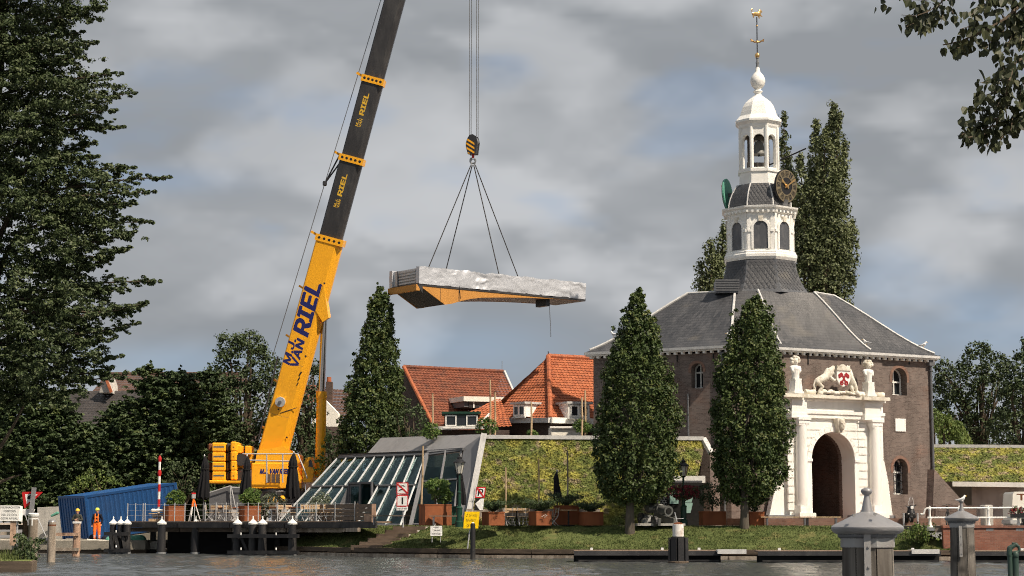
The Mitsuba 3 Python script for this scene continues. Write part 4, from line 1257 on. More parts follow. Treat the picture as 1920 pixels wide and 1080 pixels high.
# counterweights
cw = part(crane, 'counterweight_tray', cb(389, 452, 900, 906, -1.6, 1.35), 'm_yellow')
for r in range(4):
    y0 = 830 + r * 18
    blk = part(crane, 'counterweight_block', cb(397, 422.5, y0, y0 + 17, -1.5, 1.25, .06), 'm_yellow')
    part(blk, 'slot', cb(400, 420, y0 + 6.5, y0 + 9.5, 1.22, 1.262, 0), 'm_zinc_dark')
    b2 = part(crane, 'counterweight_block', cb(423.5, 431, y0 + .5, y0 + 16.5, -1.5, 1.05, .1), 'm_boom_black')
    b3 = part(crane, 'counterweight_block', cb(389, 396, y0 + 1, y0 + 16, -1.3, .8, .1), 'm_rustmetal')
    b4 = part(crane, 'counterweight_block', cb(432, 443, y0 - 2, y0 + 16, -1.5, 1.3, .06), 'm_yellow')
    part(b4, 'lifting_eye', cb(436, 439, y0 + 7.5, y0 + 9.5, 1.29, 1.31, 0), 'm_boom_black')
for x0, x1, y0, y1, d, mt in ((444, 452, 835, 850, .6, 'm_yellow'), (459, 471, 836, 854, .5, 'm_yellow'), (446, 476, 852, 880, .2, 'm_yellow'), (444, 460, 878, 902, .7, 'm_boom_black'), (476, 486, 852, 866, .9, 'm_boom_black')):
    part(crane, 'winch' if mt == 'm_yellow' else 'winch_housing', cb(x0, x1, y0, y1, -.8, d), mt)
part(crane, 'winch_drum', tube([A(452, 862, YC + .9), A(452, 862, YC - .9)], .36, 16), 'm_boom_black')
# crane cab on the right
part(crane, 'cab', ext([A(573, 905, YC)[[0, 2]], A(590, 905, YC)[[0, 2]], A(593, 880, YC)[[0, 2]], A(587, 858, YC)[[0, 2]], A(578, 860, YC)[[0, 2]], A(571, 880, YC)[[0, 2]]], 2.0, Frame((0, YC + .6, 0), (1, 0, 0))), 'm_yellow')
part(crane, 'cab_window', ext([A(583, 876, YC)[[0, 2]], A(592, 878, YC)[[0, 2]], A(588, 863, YC)[[0, 2]], A(584, 865, YC)[[0, 2]]], .04, Frame((0, YC - 1.41, 0), (1, 0, 0))), 'm_pane')
part(crane, 'ladder_plate', ext([A(560, 876, YC)[[0, 2]], A(572, 900, YC)[[0, 2]], A(568, 908, YC)[[0, 2]], A(558, 888, YC)[[0, 2]]], 1.0, Frame((0, YC - .4, 0), (1, 0, 0))), 'm_yellow')
# chassis and outriggers
part(crane, 'chassis', cb(395, 600, 921, 950, -1.3, 1.2), 'm_boom_black')
part(crane, 'turntable', tube([A(515, 924, YC), A(515, 914, YC)], 1.1, 24), 'm_boom_black')
for x_ in (430, 455, 480, 530, 555, 580):
    for d in (-1.1, 1.1):
        c = A(x_, 960, YC - d)
        w_ = part(crane, 'wheel', tube([c - [0, .3, 0], c + [0, .3, 0]], .62, 18), 'm_soot')
        part(w_, 'rim', tube([c - [0, .32, 0], c + [0, .32, 0]], .32, 14), 'm_galv')
for x_, s_ in ((412, -1), (500, 1)):
    c = A(x_, 950, YC - 3)
    og = part(crane, 'outrigger', beam(A(x_, 950, YC - 1), c, .4, .4), 'm_yellow')
    part(og, 'jack', tube([c - [0, 0, c[2] - LAWN - .05], c + [0, 0, .4]], .12, 8), 'm_galv')
# boom head (above the frame) with its hoist ropes
hd_ = B0 + bd * LB
part(crane, 'boom_head', beam(hd_ - bd * .4, hd_ + bd * 1.0 + e1 * .3, 1.1, .9, e2), 'm_yellow')
YH = hd_[1]
HK = A(887, 262, YH)
part(crane, 'sheave', tube([HK * [1, 1, 0] + [0, -.35, hd_[2]], HK * [1, 1, 0] + [0, .35, hd_[2]]], .45, 18), 'm_boom_black')
for dx, dy in ((-.22, -.12), (-.12, .12), (.19, -.12), (.29, .12)):
    part(crane, 'hoist_rope', tube([HK + [dx, dy, 0], [HK[0] + dx, HK[1] + dy, hd_[2] + .2]], .019, 5), 'm_rope')
# stay along the boom: tackle line on its left
w1 = A(609, 344, YC - 2.2)
part(crane, 'stay_rope', tube([A(512, 665, YC - .8), w1, A(714, 0, 112.6), A(760, -150, 112)], .022, 5), 'm_rope')
part(crane, 'stay_rope', tube([A(484, 826, YC - .6), A(521, 668, YC - .9)], .05, 5), 'm_boom_black')
part(crane, 'stay_block', box(w1, (.25, .2, .3), 0, .05), 'm_boom_black')
for x_, y_ in ((637, 291), (640, 302)):
    part(crane, 'stay_arm', tube([w1, A(x_, y_, YC - 2.6)], .05, 5), 'm_boom_black')

# ------------------------------------------------------------------ hook, slings, bridge deck
hook = thing('hook_block', 'black and yellow striped hook block hanging from the crane ropes', 'hook block')
hf = Frame((HK[0], YH, 0), (0.96, -0.28, 0))
hz = lambda y: zat(y, YH)
sil = Polygon([(-.25, hz(259)), (-.36, hz(268)), (-.36, hz(276)), (-.24, hz(290)), (.24, hz(290)), (.30, hz(276)), (.34, hz(268)), (.25, hz(257)), (.05, hz(253)), (-.12, hz(254))])
part(hook, 'cheek_plate', ext(sil, .10, hf, .16), 'm_boom_black')
part(hook, 'cheek_plate', ext(sil, .10, hf, -.26), 'm_boom_black')
for k in range(4):
    z = hz(262) - .26 * k
    st_ = Polygon([(-.42, z + .14), (.30, z - .34), (.30, z - .46), (-.42, z + .02)]).intersection(sil.buffer(-.03)).intersection(sbox(-.5, 0, .16, 99))
    if st_.area > .005: part(hook, 'yellow_stripe', ext(st_, .012, hf, .262), 'm_yellow')
part(hook, 'sheave', tube([hf.p(0, hz(266), -.15), hf.p(0, hz(266), .15)], .31, 18), 'm_steel')
part(hook, 'weight', ext(sil.intersection(sbox(-1, 0, 1, hz(272))).buffer(-.02), .3, hf, -.15), 'm_boom_black')
HB = np.array([HK[0], YH, hz(305)])
part(hook, 'swivel', tube([[HK[0], YH, hz(289)], [HK[0], YH, hz(296)]], .07, 8), 'm_red')
t_ = np.linspace(-.9, 1.35 * math.pi, 14)
part(hook, 'hook', tube([hf.p(.17 * math.cos(a), hz(301) - .17 * math.sin(a), 0) for a in t_], np.linspace(.03, .07, 14), 8), 'm_steel')
YL = 111.0
c0 = A(785, 533.5, YL)
c1 = G(1098, 563, c0[2])
L_ = np.linalg.norm(c1 - c0)
lf = Frame(c0, c1 - c0)          # u along the deck, v up, w out towards the viewer
LW = 2.9
lq = lf.px(737, 545)
deck = thing('bridge_deck', 'new bridge deck wrapped in silver foil over a timber-coloured girder, hanging from the crane', 'bridge deck')
mpp = YL / F


def crumple(u0, u1, v0, v1, w0, w1, nu, nv, seed, amp=.03):
    """a foil wrapped parapet: a box with a wrinkled skin"""
    us, vs = np.linspace(u0, u1, nu + 1), np.linspace(v0, v1, nv + 1)
    def sheet(fn, a, b):
        g_ = np.array([[fn(s, t) for s in a] for t in b]).reshape(-1, 3)
        i, j = np.meshgrid(np.arange(len(a) - 1), np.arange(len(b) - 1)); o = (j * len(a) + i).ravel()
        return M(g_, np.stack([o, o + 1, o + len(a) + 1, o + len(a)], 1))
    ms = [sheet(lambda s, t: (s, t, w1), us, vs), sheet(lambda s, t: (u1 + u0 - s, t, w0), us, vs), sheet(lambda s, t: (s, v1, w1 + (w0 - w1) * t), us, [0, .33, .66, 1]),
          sheet(lambda s, t: (u0, t, w0 + (w1 - w0) * s), [0, .33, .66, 1], vs), sheet(lambda s, t: (u1, t, w1 + (w0 - w1) * s), [0, .33, .66, 1], vs), sheet(lambda s, t: (s, v0, w0 + (w1 - w0) * t), us, [0, .5, 1])]
    m = cat(ms)
    v = np.asarray(m.vertices).copy()
    f1 = meshkit.fbm(v * [.9, 2.0, 2.0] + seed, 3, seed) - .5
    rg_ = np.abs(meshkit.noise(v * [2.1, 2.4, 2] + seed * 3 + (f1 * 2)[:, None], seed + 2) - .5) * 2
    top = np.clip((v[:, 1] - v0) / (v1 - v0) * 1.6 - .55, 0, 1)
    band = np.exp(-((v[:, 0] - 4.4) / 1.3) ** 2) * .8 + .6
    dW = (f1 * 1.2 + (.28 - rg_) * (.5 + 1.3 * top) * band) * amp
    dV = (meshkit.fbm(v * [2.6, 1, 2] + 17 + seed, 3, seed + 4) - .5) * amp * 2.4 * top * band
    dWs = np.where(np.abs(v[:, 2] - w1) < 1e-6, 1, np.where(np.abs(v[:, 2] - w0) < 1e-6, -1, 0))
    v[:, 2] += dW * dWs
    v[:, 1] += dV
    return lf.m(M(v, m.faces))


fh = 35 * mpp
part(deck, 'foil_wrap', crumple(0, L_, .06, fh, -.28, .02, 170, 16, 3, .085), 'm_foil', smooth=35, label='crumpled silver foil around the near parapet')
part(deck, 'foil_wrap', crumple(-.05, L_, .06, fh, -LW - .02, -LW + .28, 80, 8, 8, .06), 'm_foil', smooth=35)
part(deck, 'deck_plate', lf.m(bb(-.02, L_, -.06, .10, -LW, 0)), 'm_boom_black')
pf = lambda x, y: lf.px(x, y)
prof = [(0.12, -.06), pf(835, 571), pf(848, 569.5), pf(866, 564), pf(885, 560), pf(905, 558), pf(950, 557.5), pf(1000, 558.5), pf(1040, 560.5), pf(1097, 563.5), (L_, -.04)]
body = Polygon([(u, min(v_, -.05)) for u, v_ in prof])
part(deck, 'girder_side', ext(body, .06, lf, -.10), 'm_ply', label='orange-brown curved side panel of the girder')
part(deck, 'girder_side', ext(body, .06, lf, -LW + .02), 'm_ply')
part(deck, 'girder_body', ext(body.buffer(-.015), LW - .3, lf, -LW + .15), 'm_boom_black', label='dark curved underside of the deck')
for x_ in (827, 861, 862.5):
    u_, v_ = pf(x_, 550)
    part(deck, 'panel_joint', ext(sbox(u_ - .012, -.95, u_ + .012, -.07).intersection(body.buffer(-.02)), .012, lf, -.041), 'm_boom_black')
part(deck, 'strap', tube([lf.p(pf(861, 550)[0], .15, .02), lf.p(pf(861, 550)[0] + .02, -.1, .0), lf.p(pf(864, 550)[0], -.6, -.03)], .022, 5), 'm_black')
eb = part(deck, 'end_beam', lf.m(bb(-.16, .10, -.34, .02, -LW, -.02)), 'm_ply', label='timber-coloured beam across the near end')
part(deck, 'end_flap', ext([(-.1, .03), (.3, .03), (.3, -.5)], .02, lf, -.035), 'm_boom_black')
# rails standing in the open end
for k in range(5):
    part(deck, 'end_rail', lf.m(bb(-.04, .02, .14 + .17 * k, .22 + .17 * k, -LW + .9, -.32)), 'm_galv')
part(deck, 'end_post', lf.m(bb(-.08, 0, .08, fh - .1, -LW + .82, -LW + .92)), 'm_zinc_dark')
part(deck, 'end_panel', lf.m(bb(.06, .10, .1, fh - .08, -LW + .3, -.32)), 'm_galv')
kx = pf(1037, 566)[0]
part(deck, 'hinge_block', lf.m(bb(kx - .16, kx + .16, -.50, -.02, -LW + 1.4, -.5)), 'm_boom_black')
lift = thing('lifting_sling', 'four long sling chains from the hook down to the wrapped bridge deck', 'sling')
part(lift, 'master_link', tube([HB + np.array([.13 * math.cos(a), 0, .2 * math.sin(a) + .02]) for a in np.linspace(0, 2 * math.pi, 14)], .035, 6), 'm_steel')
for x_, y_, w_, s_ in ((803, 500, -.1, -.13), (833, 502, -LW + .1, -.05), (936, 512, -.1, .05), (977, 518, -LW + .1, .14)):
    u_, _ = lf.px(x_, y_, w_)
    e_ = lf.p(u_, fh - .05, w_)
    lg = part(lift, 'sling_leg', tube([HB + [s_, 0, -.16], e_], .032, 5), 'm_rope')
    part(lg, 'shackle', tube([e_ + (HB - e_) * .004 - [0, 0, .1], e_ + (HB - e_) * .02], .05, 6), 'm_steel')
tl = lf.p(pf(1042, 566)[0], -.5, -.6)
solo('tag_line', 'thin rope dangling from the far end of the hanging deck', 'rope', tube([tl, tl + [.04, 0, -.9], tl + [.08, 0, -1.9]], .016, 4), 'm_rope')
tl = lf.p(-.1, -.3, -LW + .2)
solo('tag_line', 'short rope dangling from the timber end beam, at the left of the deck', 'rope', tube([tl, tl + [-.1, 0, -.4], tl + [-.16, 0, -.8]], .014, 4), 'm_rope')
# ------------------------------------------------------------------ the pavilion with its sedum slope
pav = thing('pavilion', 'low modern pavilion with slanting dark glass front, grey zinc roof and sedum covered slope', 'pavilion')
gA, gB, gC, gD = A(520, 984, 109.2), A(752, 986, 100.9), A(800, 851, 103.3), A(637, 857, 110.4)


def gpt(s, t):
    return gA * (1 - s) * (1 - t) + gB * s * (1 - t) + gC * s * t + gD * (1 - s) * t


gn = unit(np.cross(gB - gA, gD - gA))
if gn[1] > 0: gn = -gn
NB, TM = 9, 0.55
for c in range(NB):
    s0, s1 = c / NB, (c + 1) / NB
    for t0, t1 in ((0.02, TM), (TM, .98)):
        if c in (4,) and t0 < .1: continue
        if c in (5,) and t0 < .1: continue
        part(pav, 'pane', M([gpt(s0 + .004, t0), gpt(s1 - .004, t0), gpt(s1 - .004, t1), gpt(s0 + .004, t1)], [[0, 1, 2], [0, 2, 3]]), 'm_glass')
for c in range(NB + 1):
    s = c / NB
    for t0, t1 in ((0.0, TM - .015), (TM + .015, .97)):
        if c == 5 and t0 < .1: continue
        part(pav, 'mullion', beam(gpt(s, t0) + gn * .06, gpt(s, t1) + gn * .06, .04, .09, gn), 'm_mullion' if c not in (4,) or t0 > .1 else 'm_zinc_dark')
for t, w in ((0, .12), (TM, .07), (.99, .14)):
    part(pav, 'transom', beam(gpt(0, t) + gn * .03, gpt(1, t) + gn * .03, w, .14, gn), 'm_zinc_dark')
# doorway bay: an upright dark frame let into the slope
d0, d1 = gpt(4 / NB, 0), gpt(5.7 / NB, 0)
d0[2] = d1[2] = LAWN
dfm = Frame(d0 + np.array([1.0, .6, 0]), (d1 - d0) * [1, 1, 0])
dw = np.linalg.norm(d1 - d0)
part(pav, 'door_frame', ext(sbox(0, 0, dw, 2.35).difference(sbox(.08, .02, dw * .5, 2.25)).difference(sbox(dw * .5 + .08, .02, dw - .08, 2.25)), .12, dfm, 0), 'm_zinc_dark')
dl = part(pav, 'door', ext(sbox(.10, .04, dw * .5 - .02, 2.22).difference(sbox(.2, .14, dw * .5 - .12, 2.12)), .05, dfm, .02), 'm_zinc_dark')
part(dl, 'handle', ext(sbox(dw * .5 - .16, .9, dw * .5 - .12, 1.3), .05, dfm, .07), 'm_steel')
part(pav, 'door_pane', ext(sbox(.1, .05, dw - .1, 2.2), .01, dfm, .03), 'm_glass')
part(pav, 'door_cheek', M([gpt(4 / NB, 0), gpt(4 / NB, TM), dfm.p(0, 2.35), dfm.p(0, 0)], [[0, 1, 2], [0, 2, 3]]), 'm_zinc_dark')
part(pav, 'door_lintel', M([gpt(4 / NB, TM), gpt(5.7 / NB, TM), dfm.p(dw, 2.35), dfm.p(0, 2.35)], [[0, 1, 2], [0, 2, 3]]), 'm_zinc_dark')
# steep glass on the right
hA, hB, hC, hD = A(768, 986, 100.7), A(851, 986, 99.6), A(868, 842, 101.6), A(800, 851, 103.2)
hp = lambda s, t: hA * (1 - s) * (1 - t) + hB * s * (1 - t) + hC * s * t + hD * (1 - s) * t
hn = unit(np.cross(hB - hA, hD - hA)); hn = hn if hn[1] < 0 else -hn
for s0, s1 in ((0.06, .54), (.54, .97)):
    for t0, t1 in ((.04, .6), (.6, .96)):
        part(pav, 'pane', M([hp(s0, t0), hp(s1, t0), hp(s1, t1), hp(s0, t1)], [[0, 1, 2], [0, 2, 3]]), 'm_glass')
for s in (.03, .54, .98):
    part(pav, 'mullion', beam(hp(s, 0) + hn * .03, hp(s, 1) + hn * .03, .09 if s > .05 else .2, .12, hn), 'm_zinc')
for t in (.02, .6, .98):
    part(pav, 'transom', beam(hp(0, t) + hn * .02, hp(1, t) + hn * .02, .08, .10, hn), 'm_zinc_dark')
# zinc frame and folded roof
kA, kB, kC, kD = A(852, 987, 99.5), A(874, 987, 99.2), A(907, 813, 100.6), A(869, 840, 101.5)
part(pav, 'zinc_panel', slab([kA, kB, kC, kD], .25), 'm_zinc')
part(pav, 'zinc_edge', beam(kB + [0.02, -.06, 0], kC + [.02, -.06, 0], .30, .12, (0, -1, 0.2)), 'm_lead')
rA, rB, rC, rD = A(686, 853, 110), A(869, 841, 101.4), A(905, 814, 101.6), A(714, 821, 111.5)
for s0, s1 in zip(np.linspace(0, 1, 6)[:-1], np.linspace(0, 1, 6)[1:]):
    lo, hi = rA + (rB - rA) * s0, rA + (rB - rA) * s1
    lo2, hi2 = rD + (rC - rD) * s0, rD + (rC - rD) * s1
    part(pav, 'roof_sheet', slab([lo + (hi - lo) * .004, hi, hi2, lo2 + (hi2 - lo2) * .004], .12), 'm_zinc')
part(pav, 'roof_edge', beam(rA + [0, -.05, -.03], rB + [0, -.05, -.03], .14, .14), 'm_zinc_dark')
part(pav, 'roof_back', slab([rD, rC, rC + [1, 7, .1], rD + [1, 7, .1]], .2), 'm_zinc')
part(pav, 'canopy', slab([gD + [-.1, -.1, .08], gC + [0, -.1, .08], rB + [0, 0, .0], rA], .1), 'm_zinc_dark')
part(pav, 'gutter_frame', beam(gD + [0, -.06, .12], gC + [0, -.06, .12], .1, .1), 'm_black')
part(pav, 'floor', ext([tuple(gA[:2] + [.3, .3]), tuple(gB[:2] + [0, .3]), tuple(hB[:2] + [0, .3]), (1.0, 107), (-6, 115)], .05, Frame((0, 0, LAWN + .01), (1, 0, 0), (0, 1, 0))), 'm_plank')
part(pav, 'back_wall', slab([(-11, 113, LAWN), (1.5, 105.5, LAWN), (1.5, 105.5, 5.0), (-11, 113, 4.6)], .2), 'm_zinc_dark')
part(pav, 'bar_counter', bb(-7.2, -4.4, 107.2, 107.9, LAWN, LAWN + 1.1), 'm_newwood')
for x in (-6.5, -5.2, -3.6):
    part(pav, 'lamp_shade', lathe([(.22, 3.6), (.12, 3.85), (.03, 3.95)], 12, (x, 107.5 - (x + 5) * .3, 0)), 'm_white')
# sedum slope
sA, sB = A(868, 986, 99.3), A(1290, 986, 98.9)
sC, sD = A(1322, 824, 101.2), A(906, 821, 100.8)
sl = [sA, sB, A(1300, 905, 99.9), A(1318, 838, 100.9), sC, sD]
part(pav, 'sedum_bed', quad(sA, sB, sC, sD, 30, 10), 'm_sedum', smooth=True)
part(pav, 'slope_back', slab([sD + [0, .0, -.1], sC + [0, 0, -.1], sC + [0, 3.0, -.1], sD + [0, 5, -.1]], .15), 'm_zinc')
part(pav, 'roof_cap', beam(sD + [-.1, -.02, .05], sC + [-.1, -.02, .05], .4, .20), 'm_lead')
capr = part(pav, 'roof_cap', beam(sC + [-.1, -.02, .05], A(1334, 850, 100.6), .3, .18), 'm_lead')
part(pav, 'base_beam', beam(A(876, 962, 98.85), A(1125, 962, 98.75), .25, .42), 'm_greywood')
part(pav, 'white_fascia', beam(A(1262, 899, 99.4), A(1322, 899, 99.2), .3, .36), 'm_white')
rng = np.random.default_rng(21)
n = 46000
s, t = rng.random(n), rng.random(n) ** .95
P_ = sA * ((1 - s) * (1 - t))[:, None] + sB * (s * (1 - t))[:, None] + sC * (s * t)[:, None] + sD * ((1 - s) * t)[:, None]
sn = unit(np.cross(sB - sA, sD - sA))
hgt = meshkit.fbm(P_ * [1.7, 1, 2.3], 3, 4)
P_ = P_ + sn * (.02 + .16 * hgt * rng.random(n))[:, None]
part(pav, 'sedum', leafmesh(P_, sn + rng.normal(size=P_.shape) * .55, rng.uniform(.07, .17, n), rng.uniform(.05, .11, n), rng, 0.0), 'm_sedum', kind='stuff', label='yellow-green sedum planting over the slope')
# entrance recess under the right end of the slope
part(pav, 'entrance_soffit', bb(8.3, 9.75, 98.9, 100.4, zat(905, 99.4), zat(905, 99.4) + .1), 'm_zinc_dark')
part(pav, 'entrance_wall', bb(7.8, 9.8, 98.75, 98.8, LAWN, zat(906, 99.4)), 'm_soot')
for x0, x1, y0, y1 in ((1256, 1272, 925, 945), (1284, 1301, 925, 942), (1284, 1299, 943, 962)):
    a, b = A(x0, y1, 98.7), A(x1, y0, 98.7)
    pts = [(a[0], a[2]), (b[0] - (.12 if x0 > 1280 else 0), a[2]), (b[0], b[2]), (a[0] - (.05 if x0 > 1280 else 0), b[2])]
    part(pav, 'entrance_pane', ext(pts, .03, Frame((0, 98.74, 0), (1, 0, 0))), 'm_seagreen')

# second sedum building behind the gate on the right
gb = thing('sedum_building', 'long building with sedum covered roof slope and white concrete beam, right of the gate', 'building')
YA = 110.5
a0, a1 = A(1745, 903, YA), A(2000, 906, YA - 1.5)
b0_, b1_ = A(1738, 838, YA + 3), A(2000, 840, YA + 1.5)
part(gb, 'sedum_bed', quad(a0, a1, b1_, b0_, 12, 6), 'm_sedum', smooth=True)
n = 16000
s, t = rng.random(n), rng.random(n)
P_ = a0 * ((1 - s) * (1 - t))[:, None] + a1 * (s * (1 - t))[:, None] + b1_ * (s * t)[:, None] + b0_ * ((1 - s) * t)[:, None]
P_ = P_ + unit(np.cross(a1 - a0, b0_ - a0)) * (.02 + .14 * meshkit.fbm(P_ * 1.9, 3, 6) * rng.random(n))[:, None]
part(gb, 'sedum', leafmesh(P_, np.array([0, -.6, .8]) + rng.normal(size=P_.shape) * .5, rng.uniform(.08, .18, n), rng.uniform(.05, .11, n), rng, 0.0), 'm_sedum', kind='stuff', label='yellow-green sedum planting over the roof slope')
part(gb, 'roof_cap', beam(b0_ + [0, 0, .06], b1_ + [0, 0, .06], .4, .18), 'm_lead')
part(gb, 'concrete_beam', beam(A(1786, 907.5, YA - .1), A(1990, 910, YA - 1.5), .4, .27), 'm_white')
part(gb, 'roof_slab', slab([b0_, b1_, b1_ + [0, 6, 0], b0_ + [0, 6, 0]], .2), 'm_concrete')
part(gb, 'back_wall', bb(xat(1700, 115), xat(2050, 115), 114.6, 115, 1.6, zat(842, 112)), 'm_concrete')
part(gb, 'inner_wall', slab([A(1822, 985, YA + .8), A(1990, 985, YA - 1.2), A(1990, 912, YA - 1.2), A(1822, 912, YA + .8)], .2), 'm_concrete')
part(gb, 'brick_wing', slab([A(1748, 985, 105), A(1845, 985, 107.5), A(1752, 880, 105.3)], .5), 'm_brick')
part(gb, 'brick_wing', bb(xat(1752, 104), xat(1828, 104), 103.6, 104.2, PLAZA - .3, zat(948, 104)), 'm_brick')
solo('concrete_bollard', 'pale thick concrete post standing behind the white railing, near the van', 'bollard', box(A(1850, 965, 99.5) - [0, 0, .1], (.5, .5, 1.2), .3, .05), 'm_concrete')

# ------------------------------------------------------------------ houses
def tiles(a, b, c, d, rows, wave=0.26, amp=0.03, step=0.045):
    """a roof of pantiles over the corners a b (eaves) c d (ridge): courses that overlap, rolls along them"""
    a, b, c, d = (np.array(x, float) for x in (a, b, c, d))
    nrm = unit(np.cross(b - a, d - a))
    wmax = max(np.linalg.norm(b - a), np.linalg.norm(c - d))
    nu = int(wmax / wave * 3)
    vs, fs = [], []
    U_ = (b - a) if np.linalg.norm(b - a) > 1e-3 else (c - d)
    U_ = unit(U_)
    o = 0
    for r in range(rows):
        for tt, hh in ((r / rows - .006, step), ((r + 1) / rows, 0.0)):
            tt = max(0, tt)
            l, rr = a + (d - a) * tt, b + (c - b) * tt
            for k in range(nu + 1):
                p = l + (rr - l) * k / nu
                ph = np.dot(p - a, U_) / wave * 2 * math.pi
                vs.append(p + nrm * (hh + amp * math.sin(ph)))
        for k in range(nu):
            fs.append([o + k, o + k + 1, o + nu + 2 + k, o + nu + 1 + k])
        o += 2 * (nu + 1)
    return M(vs, fs)


def ridge(a, b, r, n):
    ms = []
    for i in range(n):
        p, q_ = a + (b - a) * (i / n), a + (b - a) * ((i + 1.06) / n)
        ms.append(tube([p, q_], [r * 1.12, r], 8))
    return ms


def dormer(house, fr, x0, x1, y0, y1, deep, panes, side_mat='m_white', roof_mat='m_lead', front_mat='m_white', slot=None):
    u0, v0 = fr.px(x0, y1); u1, v1 = fr.px(x1, y0)
    dm = part(house, 'dormer', fr.m(bb(u0, u1, v0, v1, -deep, -.04)), side_mat)
    part(dm, 'dormer_roof', fr.m(bb(u0 - .15, u1 + .15, v1, v1 + .13, -deep - .1, .14)), roof_mat)
    part(dm, 'sill', fr.m(bb(u0 - .06, u1 + .06, v0 - .08, v0, -.05, .08)), front_mat)
    w = (u1 - u0)
    for k, (pa, pb) in enumerate(panes):
        a, b = u0 + w * pa, u0 + w * pb
        fm = sbox(a, v0 + .06, b, v1 - .07)
        wn = part(dm, 'window', ext(fm.difference(fm.buffer(-.08)), .07, fr, -.03), front_mat)
        part(wn, 'pane', ext(fm.buffer(-.07), .02, fr, -.035), 'm_pane')
    return dm


# left orange house, gable towards the left
h1 = thing('orange_roof_house', 'house with weathered orange tile roof and dark gable, left of the pair behind the pavilion', 'house')
R0, R1 = A(757, 689, 132), A(944, 698, 135)
L0, L1 = A(816, 806, 128), A(1003, 812, 131)
part(h1, 'roof', tiles(L0, L1, R1, R0, 24), 'm_tile_old', label='weathered orange pantile roof')
Bk0, Bk1 = A(700, 806, 136), A(900, 806, 139)
part(h1, 'roof', tiles(Bk1, Bk0, R0, R1, 12), 'm_tile_old')
for m in ridge(R0 + [0, 0, .05], R1 + [0, 0, .05], .13, 20): part(h1, 'ridge_tile', m, 'm_tile_old')
for m in ridge(R0 + [0, -.05, .05], L0 + [0, -.05, .05], .12, 14): part(h1, 'verge_tile', m, 'm_tile')
part(h1, 'verge_board', beam(R1 + [.05, -.1, .05], A(966, 745, 133.6) + [0, -.1, .05], .14, .2), 'm_lead')
part(h1, 'gable_wall', slab([R0 + [.1, 0, -.05], Bk0 + [.1, 0, 0], Bk0 * [1, 1, 0] + [.1, 0, 1.4], L0 * [1, 1, 0] + [.1, 0, 1.4], L0 + [.1, 0, -.05]], .3), 'm_darkbrick')
part(h1, 'front_wall', slab([L0 * [1, 1, 0] + [0, .3, 1.4], L1 * [1, 1, 0] + [0, .3, 1.4], L1 + [0, .3, -.1], L0 + [0, .3, -.1]], .3), 'm_darkbrick')
cf = Frame(A(870, 760, 128.5), (R1 - R0) * [1, 1, 0])
part(h1, 'cream_dormer', cf.m(bb(0.05, 3.3, -.1, .45, -3, -.1)), 'm_zinc_dark', label='flat roofed dormer with cream fascia')
u0, v0 = cf.px(868, 748); u1, _ = cf.px(958, 748)
part(h1, 'cream_fascia', cf.m(bb(u0, u1, v0 - .15, v0 + .18, -3.2, .15)), 'm_white_wall')
part(h1, 'dormer_window', ext(sbox(u0 + .45, -.15, u0 + 1.2, .30), .05, cf, -.09), 'm_pane')
part(h1, 'dormer_post', ext(sbox(u0 + .75, -.15, u0 + .85, .33), .06, cf, -.08), 'm_white')
part(h1, 'aerial', tube([R1 + [-.1, 0, 0], R1 + [-.1, 0, .8]], .015, 4), 'm_steel')

# right house with hipped roof
h2 = thing('hipped_roof_house', 'house with bright orange hipped tile roof and white dormers, beside the gate', 'house')
AP_ = A(1028, 669, 122)
AR = A(1185, 677, 124.5)
eL, eM, eR = A(918, 787, 121), A(1032, 785, 117), A(1190, 790, 119.5)
part(h2, 'roof', tiles(eL, eM, AP_, AP_ + [-.02, 0, 0], 24), 'm_tile', label='sunlit left slope of the hipped roof')
part(h2, 'roof', tiles(eM, eR, AR, AP_, 24), 'm_tile')
part(h2, 'roof', tiles(A(1180, 787, 127), A(900, 787, 128), AP_, AR, 8), 'm_tile')
for m in ridge(AP_ + [0, 0, .05], AR + [0, 0, .05], .15, 14): part(h2, 'ridge_tile', m, 'm_tile')
for m in ridge(eM + [0, -.03, .04], AP_ + [0, -.03, .04], .15, 16): part(h2, 'hip_tile', m, 'm_tile')
part(h2, 'wall', slab([eL * [1, 1, 0] + [.3, .4, 1.4], eM * [1, 1, 0] + [0, .4, 1.4], eM + [0, .4, -.1], eL + [.3, .4, -.1]], .3), 'm_darkbrick')
part(h2, 'wall', slab([eM * [1, 1, 0] + [0, .4, 1.4], eR * [1, 1, 0] + [0, .4, 1.4], eR + [0, .4, -.1], eM + [0, .4, -.1]], .3), 'm_darkbrick')
part(h2, 'gutter', beam(eL + [-.2, -.12, -.1], eM + [0, -.12, -.1], .4, .30), 'm_lead')
part(h2, 'gutter', beam(eM + [.02, -.14, -.1], eR + [0, -.14, -.1], .4, .34), 'm_white')
f1_ = Frame(A(978, 783, 118.2), (eM - eL) * [1, 1, 0])
dormer(h2, f1_, 962, 984, 757, 782, 2.2, ((.04, .52), (.50, .98)))
f2_ = Frame(A(1085, 783, 117.3), (eR - eM) * [1, 1, 0])
dormer(h2, f2_, 1066, 1106, 758, 783, 2.2, ((.10, .48), (.50, .94)))
part(h2, 'white_box', slab([A(1034, 818, 116), A(1090, 818, 116.3), A(1090, 801, 116.3), A(1034, 801, 116)], 1.0), 'm_white_wall')
part(h2, 'white_box_rim', beam(A(1031, 801, 115.9), A(1092, 801, 116.2), .15, .12), 'm_white')
part(h2, 'vane', tube([AP_, AP_ + [0, 0, .35]], .03, 5), 'm_black')
